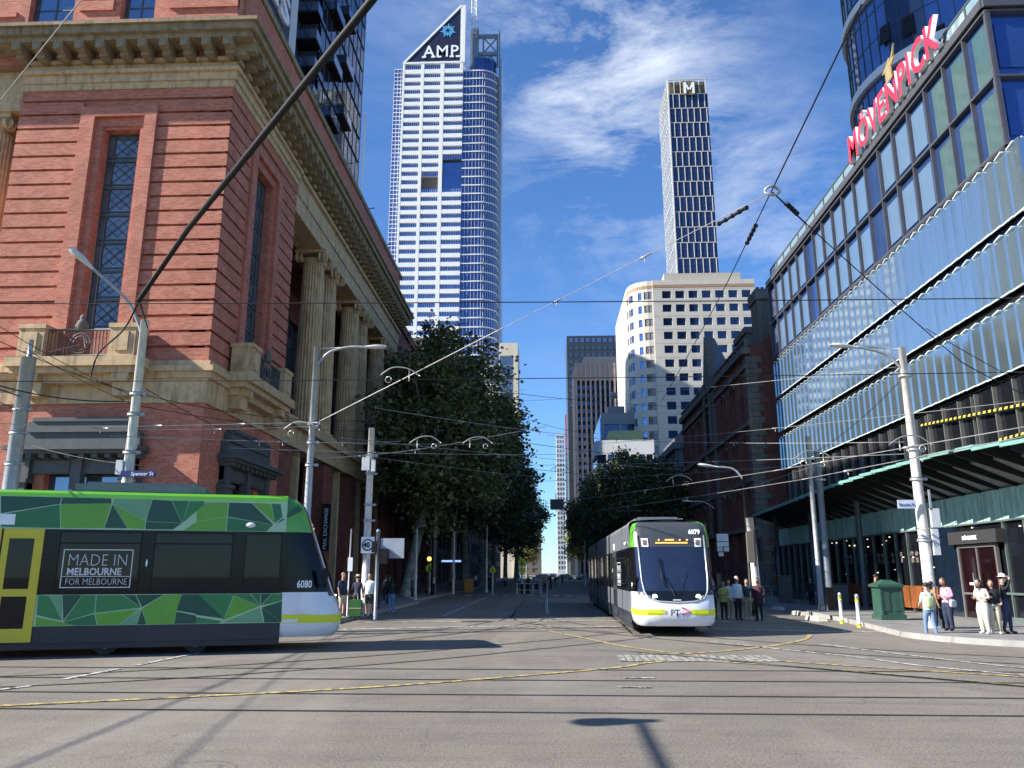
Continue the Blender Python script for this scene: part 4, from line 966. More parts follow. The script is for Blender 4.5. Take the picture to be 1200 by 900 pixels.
# street-level: green fascia, dark shop glass, lit counter, door and small sign
M_gfas = mat('green_glass_fascia', (.42, .66, .56), .12, .1, var=.3, scale=1.2, coat=.6, stretch=(1, 3, .5))
b = MB()
for i in range(24): 
    y0 = 24.7+i*1.2
    if y0 < YE-1.2: b.box(15.0, 15.06, y0+.015, y0+1.185, 3.38, 4.4)
for i in range(14): b.box(15.06+i*1.2, 16.24+i*1.2, 24.64, 24.7, 3.38, 4.4)
b.build('fascia_glass', M_gfas, T)
b = MB(); b.box(15.05, 15.1, 24.75, YE, .15, 3.34); b.box(15.1, 45, 24.75, 24.8, .15, 3.34); b.build('shop_glass', M_blackgl, T)
b = MB()
y = 24.75
while y < YE:
    if not 27.5 < y < 30.0: b.box(14.97, 15.05, y-.03, y+.03, .15, 3.34)
    y += 1.2
b.box(14.96, 15.05, 24.7, 27.5, 1.0, 1.07); b.box(14.95, 15.05, 24.7, YE, 3.34, 3.40); b.box(14.96, 15.06, 24.7, 31.0, .15, .3)
b.build('shop_frame', mat('shop_frame_green_grey', (.14, .18, .17), .4, .3), T)
b = MB(); b.box(14.9, 15.04, 31.0, 31.9, .15, 3.36); b.box(14.9, 15.04, 30.1, 31.0, .15, 3.33); b.build('blue_panel', mat('navy_panel', (.008, .016, .030), .12, var=.2, coat=1), T)
b = MB(); b.box(14.85, 14.96, 27.5, 27.6, .15, 2.65); b.box(14.85, 14.96, 29.95, 30.05, .15, 2.65); b.box(14.84, 14.95, 27.6, 29.95, 2.55, 2.65); b.box(14.86, 14.94, 28.73, 28.8, .15, 2.55); b.box(14.86, 14.94, 27.6, 29.95, .95, 1.02)
dr = b.build('door', mat('door_frame', (.22, .20, .19), .4, .4), T)
b = MB(); b.tube([(14.78, 28.55, .9), (14.78, 28.55, 1.7)], .025, 6); b.tube([(14.78, 28.98, .9), (14.78, 28.98, 1.7)], .025, 6); b.build('handle', M_steel, dr)
b = MB(); b.box(14.9, 14.93, 27.6, 29.95, .2, 2.55); b.build('door_glass', mat('door_glass', (.012, .004, .005), .05, var=.3, scale=.8), dr)
b = MB(); b.box(14.7, 14.96, 27.1, 30.3, 2.68, 3.12); fs = b.build('fascia_sign', mat('sign_charcoal', (.035, .033, .035), .6), T)
text('lettering', 'MÖVENPICK', .17, (14.69, 29.25, 2.82), (0, -1, 0), (0, 0, 1), mat('sign_white', (.85, .85, .85), .5), T, .005, bold=.01)
b = MB(); b.box(14.88, 14.895, 28.9, 29.5, 1.28, 1.36); b.build('door_sticker', mat('sign_white', (.85, .85, .85), .5), T)
M_amber = mat('amber_panel', (.20, .065, .02), .5, var=.45, scale=2.2, stretch=(1, 2, .8)); b = MB()
for i in range(9): b.box(14.92, 15.0, 32.0+i*1.25, 33.18+i*1.25, .3, 1.18)
b.build('counter_panel', M_amber, T)
M_lamp = mat('downlight_glow', (1, .9, .7), .5, emit=(1, .85, .6), es=.9)
b = MB()
random.seed(3)
for i in range(26):
    y = random.uniform(25, 44); z = random.uniform(2.75, 3.25) if i % 3 else random.uniform(1.5, 2.6); s = random.uniform(.02, .045); 
    if 27.0 < y < 30.4 and z < 3.15: continue
    b.box(15.02, 15.046, y, y+s*2.2, z, z+s)
b.build('downlight', M_lamp, T)
b = MB()
for i in range(5):
    y = 33.2+i*1.9
    for t in range(3): b.ball((15.0, y+t*.42, 2.45), (.03, .17, .11), 8, 5); b.box(15.0, 15.03, y+t*.42-.1, y+t*.42+.1, 2.1, 2.3)
b.build('window_display', mat('dim_display', (.13, .11, .10), .6, var=.4, scale=3), T)
# slim columns under the canopy
for y in (36.5, 43.0, 49.5):
    b = MB(); b.tube([(13.9, y, .15), (13.9, y, 4.9)], .13, 10); b.build('column', mat('dark_steel_post', (.08, .11, .13), .4, .4), T)

# curved tower above the hotel
T = thing('curved_tower', (45, 75, 0), 'curved blue glass tower with sweeping white bands behind the hotel sign', 'skyscraper')
cx, cy, rr = 47.2, 78, 12.6; A = list(range(120, 361, 6))
b = MB()
for a0, a1 in zip(A, A[1:]):
    p = (cx+rr*math.cos(R(a0)), cy+rr*math.sin(R(a0))); q = (cx+rr*math.cos(R(a1)), cy+rr*math.sin(R(a1)))
    b.face([(p[0], p[1], 0), (q[0], q[1], 0), (q[0], q[1], 140), (p[0], p[1], 140)], 0, True)
b.box(cx-2, cx+12, cy-4, cy+20, 0, 139)
b.build('curtain_wall', glass('tower_navy_glass', (.09, .15, .30), .05, .6, wav=.02), T)
b = MB()
for a in A: b.tube([(cx+(rr+.03)*math.cos(R(a)), cy+(rr+.03)*math.sin(R(a)), 0), (cx+(rr+.03)*math.cos(R(a)), cy+(rr+.03)*math.sin(R(a)), 140)], .06, 4, cap=False)
z = 20
while z < 130: b.tube([(cx+(rr+.02)*math.cos(R(a)), cy+(rr+.02)*math.sin(R(a)), z) for a in A], .045, 4, cap=False); z += 3.3
b.build('glazing_bar', M_frame, T)
for z in (52.2, 61.6, 71, 80.5):
    b = MB()
    for a0, a1 in zip(A, A[1:]):
        q = []
        for zz in (z-.45, z+.45):
            for (a, r2) in ((a0, rr+.45), (a1, rr+.45), (a1, rr), (a0, rr)): q.append((cx+r2*math.cos(R(a)), cy+r2*math.sin(R(a)), zz))
        b.hexa(q)
    b.build('white_band', M_white, T)
for k, (a, z) in enumerate(((210, 47), (216, 56.2), (222, 47), (222, 63), (228, 53.5), (204, 57), (234, 60), (240, 50))):
    b = MB(); p = Vector((math.cos(R(a)), math.sin(R(a)), 0)); t = Vector((-p.y, p.x, 0)); c = Vector((cx, cy, 0))+p*(rr+.05)
    b.hexa([c-t*.9+Vector((0, 0, z)), c+t*.3+Vector((0, 0, z)), c+t*.3-p*.05+Vector((0, 0, z)), c-t*.9-p*.05+Vector((0, 0, z)), c-t*.9+p*.25+Vector((0, 0, z-2.2)), c+t*.3+p*.25+Vector((0, 0, z-2.2)), c+t*.3+p*.2+Vector((0, 0, z-2.2)), c-t*.9+p*.2+Vector((0, 0, z-2.2))])
    b.build('open_window', M_black, T)
# terrace planting
b = MB(); random.seed(9)
for i in range(900):
    c = Vector((random.uniform(16.6, 22), random.uniform(26.0, 27.0), random.uniform(21.9, 23.0+.5*math.sin(i)))); d = Vector((random.gauss(0, 1), random.gauss(0, 1), random.gauss(0, 1))).normalized()*.12; e = d.cross(Vector((random.random(), 1, .3))).normalized()*.07
    b.face([c-d, c+e, c+d, c-e])
tag(b.build('shrub', mat('shrub_leaf', (.14, .22, .05), .6, var=.4, scale=5)), 'green shrubs planted along the roof terrace at the hotel corner', 'shrub')
# ============================================================ TRAMS
PAT = [('D',[(7.2,3.29),(6.03,3.3),(6.05,3.13),(7.15,2.91)]),('M',[(7.15,2.89),(6.05,3.12),(5.98,2.62),(7.11,2.63)]),('D',[(6.03,3.3),(5.06,3.29),(5.04,3.16),(6.05,3.13)]),('L',[(6.05,3.13),(5.04,3.16),(5.14,2.63),(5.98,2.62)]),('D',[(5.03,3.15),(4.67,2.63),(5.14,2.63)]),('P',[(5.01,3.27),(4.24,3.28),(4.29,2.94),(4.33,2.81),(5.04,3.16)]),('L',[(5.03,3.15),(4.33,2.81),(4.33,2.62),(4.67,2.63)]),('D',[(4.24,3.27),(3.84,3.26),(3.58,2.76),(4.33,2.79)]),('D',[(4.33,2.79),(3.58,2.76),(3.75,2.62),(4.33,2.62)]),('M',[(3.84,3.26),(3.48,3.26),(3.58,2.76)]),('G',[(3.48,3.26),(3.15,3.26),(3.14,3.19),(3.58,2.76)]),('G',[(6.24,1.25),(6.03,1.24),(5.73,0.72),(6.23,0.84)]),('P',[(6.03,1.24),(5.79,1.25),(5.73,0.72)]),('D',[(5.79,1.25),(5.4,1.25),(5.71,0.72)]),('G',[(5.4,1.25),(5.14,1.24),(5.13,0.87),(5.71,0.69)]),('L',[(6.23,0.81),(5.73,0.7),(5.5,0.55),(6.22,0.57)]),('M',[(5.71,0.69),(5.13,0.86),(5.05,0.57),(5.5,0.55)]),('G',[(5.14,1.24),(4.62,1.24),(4.24,0.97),(5.13,0.87)]),('L',[(5.13,0.86),(4.26,0.95),(4.64,0.57),(5.05,0.57)]),('P',[(4.25,0.94),(4.29,0.58),(4.64,0.57)]),('D',[(4.62,1.24),(4.37,1.24),(4.24,0.97)]),('D',[(4.37,1.24),(3.81,1.24),(4.23,0.97)]),('L',[(3.81,1.24),(3.46,1.25),(3.56,0.59),(4.09,0.58),(4.23,0.95)]),('D',[(4.23,0.95),(4.09,0.58),(4.29,0.58)]),('D',[(3.46,1.25),(3.16,1.25),(3.12,0.82),(3.53,0.9)]),('D',[(3.53,0.89),(3.12,0.8),(3.1,0.6),(3.56,0.59)]),('L',[(3.31,3.04),(3.11,3.24),(2.64,3.24),(2.65,2.92),(3.29,2.8)]),('L',[(3.29,2.8),(2.65,2.92),(2.65,2.6),(3.55,2.59)]),('D',[(2.64,3.24),(2.14,3.24),(1.64,2.76),(2.65,2.92)]),('M',[(2.65,2.91),(1.64,2.76),(1.78,2.58),(2.65,2.6)]),('L',[(2.14,3.24),(1.72,3.24),(1.62,2.79)]),('M',[(1.72,3.24),(1.12,3.21),(1.62,2.79)]),('D',[(1.12,3.21),(1.01,3.11),(1.61,2.76)]),('G',[(1.61,2.74),(1.0,2.99),(0.93,2.58),(1.68,2.58)]),('D',[(3.18,1.26),(3.11,1.26),(2.55,0.72),(3.14,0.8)]),('G',[(3.11,1.26),(2.5,1.26),(2.38,1.22),(2.55,0.69)]),('L',[(2.38,1.21),(1.81,0.98),(2.55,0.69)]),('G',[(2.5,1.26),(2.02,1.25),(1.81,0.98),(2.38,1.21)]),('M',[(2.02,1.25),(1.81,1.25),(1.81,0.98)]),('D',[(1.81,1.25),(1.58,1.25),(1.8,0.98)]),('G',[(1.58,1.25),(1.34,1.24),(1.34,1.09),(1.79,0.98)]),('D',[(1.34,1.09),(1.33,0.6),(1.78,0.95)]),('P',[(1.81,0.95),(1.7,0.59),(2.57,0.64)]),('D',[(1.78,0.95),(1.33,0.6),(1.7,0.59)]),('G',[(3.14,0.77),(2.57,0.67),(2.64,0.6),(3.12,0.61)])]
M_tg = dict(D=mat('livery_dark_green', (.010, .075, .042), .42, var=.06, coat=.1), M=mat('livery_mid_green', (.02, .16, .055), .42, var=.06, coat=.1),
            G=mat('livery_green', (.03, .20, .06), .42, var=.06, coat=.1), L=mat('livery_lime_green', (.13, .36, .035), .42, var=.06, coat=.1), P=mat('livery_pale_green', (.15, .35, .17), .42, var=.06, coat=.1))
M_line = mat('livery_line', (.38, .55, .34), .35, var=.04); M_roofg = mat('tram_roof_green', (.10, .36, .03), .3, var=.05, coat=.5)
M_tw = mat('tram_white', (.74, .74, .77), .22, var=.02, coat=.6, stain=.06); M_skirt = mat('tram_skirt', (.022, .028, .042), .35, var=.1)
M_tyel = mat('tram_yellow', (.70, .72, .03), .35, var=.03); M_dooryel = mat('door_yellow', (.62, .50, .03), .4, var=.05)
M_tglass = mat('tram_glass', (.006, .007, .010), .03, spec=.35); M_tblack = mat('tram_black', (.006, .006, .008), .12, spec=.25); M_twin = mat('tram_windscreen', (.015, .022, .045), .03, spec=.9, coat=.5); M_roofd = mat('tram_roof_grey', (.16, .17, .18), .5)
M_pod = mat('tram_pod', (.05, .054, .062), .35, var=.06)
HL = 1.22
def make_tram(label, number, green):
    T = thing('tram', (0, 0, 0), label, 'tram', 'city trams')
    # plan outline: half the width against the distance d behind the nose
    side = [(-.0, 0), (-.01, .45), (.035, .90), (.17, 1.11), (.70, HL-.01), (1.35, HL), (1.36, HL)]
    levels = [(.30, .16, -.12), (.42, .03, -.03), (.60, 0, 0), (.78, .0, 0), (1.0, .08, 0), (1.18, .18, 0), (1.27, .22, 0), (1.45, .27, 0), (2.0, .47, 0), (2.6, .70, .0), (2.95, .83, -.01), (3.2, .95, -.05), (3.33, 1.12, -.12), (3.42, 1.5, -.30), (3.45, 1.9, -.55)]
    def pt(lv, k, s):
        z, back, wadj = lv; d, y = side[k]; f = max(0, 1-d/1.35)
        return (-(d+back*(f if z < 1.5 else max(f, 0)+.0)), s*(y+wadj*(y/HL)), z)
    b = MB(); mats = [M_tw, M_twin, M_tblack, M_roofg if green else M_roofd, M_pod, M_skirt, M_tyel, M_line if green else mat('tram_shaded_panel', (.14, .15, .17), .35, var=.06)]  # without green livery: street shade put into grey side and roof colours
    full = []
    for s in (1,): pass
    cols = [(k, -1) for k in range(len(side)-1, 0, -1)]+[(0, 1)]+[(k, 1) for k in range(1, len(side))]
    base = len(b.v)
    for lv in levels:
        for k, s in cols: b.v.append(pt(lv, k, s))
    nC = len(cols)
    for i in range(len(levels)-1):
        za, zb = levels[i][0], levels[i+1][0]; zm = (za+zb)/2
        for c in range(nC-1):
            k = max(cols[c][0], cols[c+1][0])
            frontal = k <= 3
            if zm < .42: m = 0 if frontal else 0
            elif zm < .60: m = 0
            elif zm < .78: m = 6 if (k >= 2) else 0
            elif zm < 1.18: m = 0 if k > 2 or zm < 1.0 else (4 if zm > 1.09 and k <= 2 else 0)
            elif zm < 1.27: m = 4 if k <= 3 else 0
            elif zm < 2.6: m = 1 if k <= 3 else 2
            elif zm < 2.95: m = 4 if k <= 3 else 13
            else: m = 4 if k <= 3 else 13
            if zm > 3.34: m = 4 if k <= 3 else 13
            b.f.append((base+i*nC+c, base+i*nC+c+1, base+(i+1)*nC+c+1, base+(i+1)*nC+c)); b.m.append(m); b.sm.append(True)
    # straight car bodies behind
    cars = [(1.36, 9.3), (9.9, 17.8), (18.4, 26.6)]
    for (d0, d1) in cars:
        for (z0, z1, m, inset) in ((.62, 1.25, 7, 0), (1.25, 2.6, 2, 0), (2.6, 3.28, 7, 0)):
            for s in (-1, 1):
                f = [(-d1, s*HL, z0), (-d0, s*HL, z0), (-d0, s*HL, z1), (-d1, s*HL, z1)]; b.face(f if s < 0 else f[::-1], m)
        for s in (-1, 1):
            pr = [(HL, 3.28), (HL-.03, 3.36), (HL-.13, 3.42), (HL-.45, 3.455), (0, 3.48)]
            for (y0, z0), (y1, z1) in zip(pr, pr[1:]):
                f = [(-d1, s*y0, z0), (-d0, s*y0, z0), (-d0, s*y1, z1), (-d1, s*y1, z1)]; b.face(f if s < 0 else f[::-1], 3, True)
            f = [(-d1, s*(HL-.03), .16), (-d0, s*(HL-.03), .16), (-d0, s*HL, .62), (-d1, s*HL, .62)]; b.face(f if s < 0 else f[::-1], 5)
            b.face([(-d1, 0, .27), (-d1, s*HL, .27), (-d1, s*HL, 3.28), (-d1, 0, 3.48)], 2); b.face([(-d0, 0, .27), (-d0, s*HL, .27), (-d0, s*HL, 3.28), (-d0, 0, 3.48)], 2)
        b.face([(-d1, -HL, .27), (-d0, -HL, .27), (-d0, HL, .27), (-d1, HL, .27)], 5)
    # livery: dark facets lie just proud of the pale ground, leaving thin pale lines between them
    for sh in (0, 5.87, 5.87+8.6-.0, 20.3):
        for code, poly in PAT:
            q = []
            cxp = sum(p[0] for p in poly)/len(poly); czp = sum(p[1] for p in poly)/len(poly)
            lo, hi = (2.6, 3.28) if czp > 2 else (.62, 1.25)
            for d, z in poly:
                L_ = math.hypot(d-cxp, z-czp) or 1; k = max(0, 1-.009/L_*1.2)
                d2 = cxp+(d-cxp)*k; z2 = czp+(z-czp)*k
                z2 = min(max(z2, lo+.008), hi-.008); q.append((d2+sh, z2))
            ds = [p[0] for p in q]
            if min(ds) < .95 or (sh and min(ds) < 7.2) or max(ds) > 26.5: continue
            if any(a < max(ds) and c > min(ds) for a, c in ((9.2, 10.0), (17.7, 18.5))): continue
            if not green: continue
            for s in (-1, 1):
                if min(ds) < 1.34 and czp < 2: pass
                r = [(-d, s*(HL+.004+(0 if d > 1.3 else -.012)), z) for d, z in q]
                area = sum(r[i][0]*r[(i+1) % len(r)][2]-r[(i+1) % len(r)][0]*r[i][2] for i in range(len(r)))
                if (area > 0) == (s < 0): pass
                else: r = r[::-1]
                mi = 8+'DMGLP'.index(code); b.face(r, mi)
    body = b.build('body', mats+[M_tg[c] for c in 'DMGLP']+[M_roofg], T, True)
    # gangways, roof pods
    b = MB()
    for (d0, d1) in ((9.3, 9.9), (17.8, 18.4)):
        for i in range(5): dd = d0+i*.12; b.box(-dd-.1, -dd, -HL+.1+.04*(i % 2), HL-.1-.04*(i % 2), .35, 3.3)
    b.build('gangway', M_black, T, True)
    for d0, d1 in ((3.2, 5.9), (11, 16.4), (19.5, 24)):
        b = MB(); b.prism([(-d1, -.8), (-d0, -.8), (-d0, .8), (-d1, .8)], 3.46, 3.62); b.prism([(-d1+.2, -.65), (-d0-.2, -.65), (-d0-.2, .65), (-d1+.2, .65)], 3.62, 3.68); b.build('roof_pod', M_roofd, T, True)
    # doors with yellow frames, windows
    for sgn in (-1, 1):
        yy = sgn*HL
        def rect(b, d0, d1, z0, z1, o, mi=0, t=.03):
            ya, yb = sorted((yy+sgn*(o-t), yy+sgn*o)); b.box(-d1, -d0, ya, yb, z0, z1, mi)
        for d in (6.25, 11.4, 14.9, 20.0, 23.5):
            for k in (0, 1):
                b = MB(); a = d+k*.8
                rect(b, a+.02, a+.12 if k else a+.19, .31, 2.6, .02); rect(b, a+.66 if k == 0 else a+.64, a+.78, .31, 2.6, .02); rect(b, a+.12, a+.66, 2.4, 2.6, .018); rect(b, a+.12, a+.66, 1.22, 1.37, .018); rect(b, a+.12, a+.66, .31, .58, .018)
                dr = b.build('door', M_dooryel if green else M_pod, T, True)  # dark grey doors on the other tram: shade put into their colour
                b = MB(); rect(b, a+.1, a+.7, .58, 2.4, .008); b.build('door_glass', M_tglass, dr, True)
        for (d0, d1) in ((1.45, 2.2), (2.5, 4.08), (4.38, 5.94), (8.1, 9.1), (10.2, 11.2), (13.2, 14.7), (16.7, 17.6), (18.7, 19.8), (21.8, 23.3), (25.3, 26.4)):
            b = MB(); rect(b, d0, d1, 1.32, 2.54, .012)
            for zz in ((1.30, 1.325), (2.535, 2.56)): rect(b, d0-.02, d1+.02, zz[0], zz[1], .022, 1)
            rect(b, d0-.025, d0, 1.3, 2.56, .022, 1); rect(b, d1, d1+.025, 1.3, 2.56, .022, 1)
            if d1-d0 > 1.2: rect(b, d0, d1, 2.3, 2.33, .016, 1)
            b.build('side_window', [M_tglass, M_black], T, True)
        for d, nm_ in ((2.13, 'camera_pod'), (4.22, 'door_marker'), (8.0, 'door_marker')): b = MB(); b.ball((-d, yy+sgn*.05, 2.74) if d < 3 else (-d, yy+sgn*.01, 1.9), (.11, .05, .06) if d < 3 else (.022, .012, .08), 8, 6); b.build(nm_, M_whitep, T, True)
        # lower white end panel with its lime stripe
        b = MB(); rect(b, .98, 1.33, .62, 1.25, .006, 0, .012)
        b.build('side_panel', M_tw, T, True)
        b = MB(); rect(b, .75, 1.335, .69, .79, .012, 0, .012); b.build('stripe', M_tyel, T, True)
        xd = (1, 0, 0) if sgn < 0 else (-1, 0, 0)
        text('fleet_number', number, .23, (-1.05 if sgn < 0 else -.66, yy+sgn*.006-sgn*.0, 1.37), xd, (0, 0, 1), mat('sign_white', (.85, .85, .85), .5), T, .004, True, sx=.72, bold=.006)
        for d in (3.1, 4.9, 12.6, 14.6, 21, 23):
            b = MB(); b.tube([(-d, sgn*(HL-.22), .28), (-d, sgn*(HL-.36), .28)], .27, 14, 0); b.tube([(-d, sgn*(HL-.2), .28), (-d, sgn*(HL-.22), .28)], .15, 12, 1); b.build('wheel', [M_groove, M_steel], T, True)
        b = MB(); rect(b, 7.14-.28, 7.42, 2.68, 2.9, .012); b.build('sticker', mat('sign_white', (.85, .85, .85), .5), T, True)
    # window writing, right-hand side
    y = -HL-.017; g = mat('window_lettering', (.62, .63, .62), .5, var=.03)
    for (d0, z0, s_, t_, bo, sx) in ((5.77, 1.84, .36, 'MADE IN', -.008, .82), (5.76, 1.65, .21, 'MELBOURNE', .0045, .88), (5.77, 1.45, .19, 'FOR MELBOURNE', -.003, .80)):
        text('window_lettering', t_, s_, (-d0, y, z0), (1, 0, 0), (0, 0, 1), g, T, .002, True, sx=sx, bold=bo)
    b = MB()
    for (a, c, z0, z1) in ((4.5, 5.86, 2.165, 2.185), (4.5, 5.86, 1.385, 1.405), (4.5, 4.52, 1.4, 2.17), (5.84, 5.86, 1.4, 2.17), (4.5, 5.86, 1.615, 1.628)): b.box(-c, -a, y-.002, y+.004, z0, z1)
    b.build('lettering_frame', g, T, True)
    # front end
    def fx(z): 
        for a, c in zip(levels, levels[1:]):
            if a[0] <= z <= c[0]: return -(a[1]+(c[1]-a[1])*(z-a[0])/(c[0]-a[0]))
    def fp(y_, z, o=.02):     # a point on the curved front
        d = 0
        for (da, ya), (db, yb) in zip(side, side[1:]):
            if ya <= abs(y_) <= yb: d = da+(db-da)*(abs(y_)-ya)/(yb-ya)
        f = max(0, 1-d/1.35); return (-(d-fx(z)*f)+o, y_, z)
    def ribbon(b, pts, wd, mi=0):
        b.tube([fp(*p, .015) for p in pts], wd, 6, mi)
    b = MB(); ribbon(b, [(-1.02, 2.95), (-1.0, 2.2), (-.98, 1.6), (-.93, 1.28), (-.82, 1.08), (-.5, 1.0), (0, .97), (.5, 1.0), (.82, 1.08), (.93, 1.28), (.98, 1.6), (1.0, 2.2), (1.02, 2.95)], .024)
    b.build('windscreen_surround', mat('trim_silver', (.55, .55, .57), .3, .3), T, True)
    b = MB()      # dark lower mask with rounded bottom
    rows = [(1.3, .93), (1.18, .90), (1.08, .80), (1.02, .55), (.99, .3)]
    for (z0, w0), (z1, w1) in zip(rows, rows[1:]):
        for k in range(8):
            y0, y1 = -1+k*.25, -1+(k+1)*.25; b.face([fp(y0*w1, z1, .012), fp(y1*w1, z1, .012), fp(y1*w0, z0, .012), fp(y0*w0, z0, .012)])
    b.build('lower_mask', M_blackgl, T, True)
    for s in (-1, 1):
        b = MB(); c = fp(s*.74, 1.13, .0); b.tube([(c[0]-.02, c[1]-s*.1, c[2]), (c[0]+.035, c[1]-s*.1, c[2])], .075, 12, 0); b.tube([(c[0]+.0, c[1]+s*.06, c[2]), (c[0]+.03, c[1]+s*.06, c[2])], .045, 10, 1)
        b.build('headlight', [mat('headlight_glow', (1, 1, 1), .2, emit=(1, .97, .9), es=2.5), M_steel], T, True)
        b = MB()
        for k in range(6):
            y0 = s*(.36+k*.13); y1 = s*(.36+(k+1)*.13); y0, y1 = sorted((y0, y1)); b.face([fp(y0, .66, .012), fp(y1, .66, .012), fp(y1, .77, .012), fp(y0, .77, .012)])
        b.build('stripe', M_tyel, T, True)
        b = MB(); p = [fp(s*.70, 2.60, .02), fp(s*.90, 2.60, .02), fp(s*.92, 2.86, .02), fp(s*.71, 2.86, .02)]; b.face(p if s > 0 else p[::-1], 0)
        p = [fp(s*.74, 2.645, .03), fp(s*.86, 2.645, .03), fp(s*.88, 2.81, .03), fp(s*.75, 2.81, .03)]; b.face(p if s > 0 else p[::-1], 1)
        b.build('sticker', [mat('sign_white', (.85, .85, .85), .5), mat('sticker_brown', (.20, .13, .12), .5, var=.5, scale=14)], T, True)
        b = MB(); b.tube([(-.55, s*1.18, 1.42), (-.42, s*1.32, 1.4), (-.44, s*1.34, 1.6)], .03, 6); b.box(-.5, -.38, s*1.34-.05, s*1.34+.05, 1.45, 1.8); b.build('mirror', M_black, T, True)
    b = MB(); b.tube([fp(-.05, 1.16, .05), fp(-.32, 1.75, .05)], .013, 5); b.tube([fp(-.36, 1.45, .04), fp(-.42, 2.25, .04)], .018, 5); b.tube([fp(.0, 1.14, .05), fp(.35, 1.9, .04)], .008, 4); b.build('wiper', M_black, T, True)
    b = MB(); b.box(-.62, -.3, -.8, .8, 1.2, 1.34, 0); b.box(-.75, -.62, .55, .8, 1.3, 2.1); b.build('dashboard', M_pod, T, True)
    # amber dot display
    random.seed(5)
    for r_ in range(2):
        b = MB()
        x = -.48
        while x < .50:
            wv = random.choice((.03, .045, .06)); zc = 2.72+(.09 if r_ else 0)
            if (r_ == 0 and random.random() < .92) or (r_ and random.random() < .45): q = fp(x+wv/2, zc, .018); b.box(q[0], q[0]+.008, x, x+wv, zc-.02, zc+.02)
            x += wv+.012
        b.build('route_display', mat('amber_leds', (1, .4, .08), .5, emit=(1, .42, .08), es=1.1), T, True)
    c = fp(.60, 3.05, .03)
    text('fleet_number', number, .21, (c[0], .56, 2.99), (0, 1, 0), (-.42, 0, 1), mat('sign_white', (.85, .85, .85), .5), T, .006, True, sx=.85, bold=.008)
    c = fp(0, .7, .03); text('operator_lettering', 'PT', .27, (c[0]+.01, -.22, .59), (0, 1, 0), (0, 0, 1), mat('logo_grey', (.03, .03, .035), .5), T, .004, True, sx=.9, bold=.003)
    b = MB(); r_ = mat('logo_red', (.62, .02, .08), .5)
    for (p, q) in (((.12, .83), (.34, .73)), ((.34, .73), (.12, .63))): b.tube([fp(p[0], p[1], .015), fp(q[0], q[1], .015)], .016, 5)
    b.build('logo_arrow', r_, T, True)
    b = MB(); c = fp(0, 1.04, .02); b.box(c[0], c[0]+.01, -.12, .12, 1.03, 1.06); b.build('badge', M_whitep, T, True)
    b = MB(); b.tube([(-13, -.5, 3.7), (-12.4, 0, 4.15), (-13.2, 0, 4.6)], .03, 5); b.tube([(-13, .5, 3.7), (-12.4, 0, 4.15)], .03, 5); b.box(-13.3, -13.1, -.6, .6, 4.6, 4.66); b.build('pantograph', M_black, T, True)
    return T
tr = make_tram('green faceted tram numbered 6080 turning across the junction at left', '6080', True)
place(tr, (-5.02, 19.72, 0), R(18))
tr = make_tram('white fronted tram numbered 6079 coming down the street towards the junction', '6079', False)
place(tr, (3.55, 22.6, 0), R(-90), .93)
# riders seen through the left tram's windows are hidden by dark glass

# ============================================================ TREES
M_leaf = mat('plane_leaf', (.050, .082, .026), .5, var=.5, scale=6, c2=(.11, .115, .034), spec=.4)
M_leafy = mat('autumn_leaf', (.17, .17, .035), .6, var=.4, scale=6)
M_bark = mat('plane_bark', (.15, .135, .11), .9, var=.35, scale=2.5, c2=(.26, .25, .21), bump=.4, bscale=9)
def crown_mesh(seed, rx, ry, rz, nclump, nleaf, ls=.2, extra=None):
    rnd = random.Random(seed); b = MB(); cl = []
    for i in range(nclump):
        while True:
            v = Vector((rnd.uniform(-1, 1), rnd.uniform(-1, 1), rnd.uniform(-1, 1)))
            if .35 < v.length < 1: break
        k = .80+.25*rnd.random()
        cl.append((Vector((v.x*rx*k, v.y*ry*k, v.z*rz*k)), rnd.uniform(.55, 1.25)))
    for c, r in cl:
        for j in range(int(nleaf*r*r)):
            p = c+Vector((rnd.gauss(0, 1), rnd.gauss(0, 1), rnd.gauss(0, .8)))*r*.62
            d = Vector((rnd.gauss(0, 1), rnd.gauss(0, 1), rnd.gauss(0, .6))).normalized(); e = d.cross(Vector((rnd.gauss(0, 1), rnd.gauss(0, 1), rnd.gauss(0, 1)))).normalized()
            s = ls*rnd.uniform(.6, 1.3); b.face([p-d*s, p+e*s*.7, p+d*s, p-e*s*.7], 0)
    return b, cl
def tree_proto(seed, h, rx, rz, lean, nclump, nleaf, leafm, label, trunk_r=.28, ls=.17, fork=.42):
    rnd = random.Random(seed*7); T = thing('plane_tree', (0, 0, 0), label, 'tree', 'street plane trees')
    cc = Vector((lean, 0, h-rz*.95)); b, cl = crown_mesh(seed, rx, rx, rz, nclump, nleaf, ls)
    b.v = [(x+cc.x, y+cc.y, z+cc.z) for x, y, z in b.v]; b.build('crown', leafm, T, True)
    b = MB(); f = Vector((lean*.55, 0, h*fork)); b.tube([(0, 0, 0), (lean*.12, .05, h*.1), (lean*.3, 0, h*.25), f], [trunk_r*1.25, trunk_r, trunk_r*.85, trunk_r*.7], 9)
    for i in range(0, len(cl), max(1, len(cl)//16)):
        e = cl[i][0]+cc; m = f.lerp(e, .45)+Vector((0, 0, .8)); b.tube([f-Vector((0, 0, rnd.uniform(0, h*.12))), m, e], [trunk_r*.45, trunk_r*.25, .04], 6)
    b.build('trunk', M_bark, T, True)
    return T
tA = tree_proto(3, 17.5, 5.2, 6.8, 2.6, 120, 170, M_leaf, 'tall leaning plane tree with pale mottled trunk, nearest on the left kerb', .34)
tB = tree_proto(11, 19.5, 5.6, 7.6, .6, 130, 150, M_leaf, 'plane tree', .32, .19)
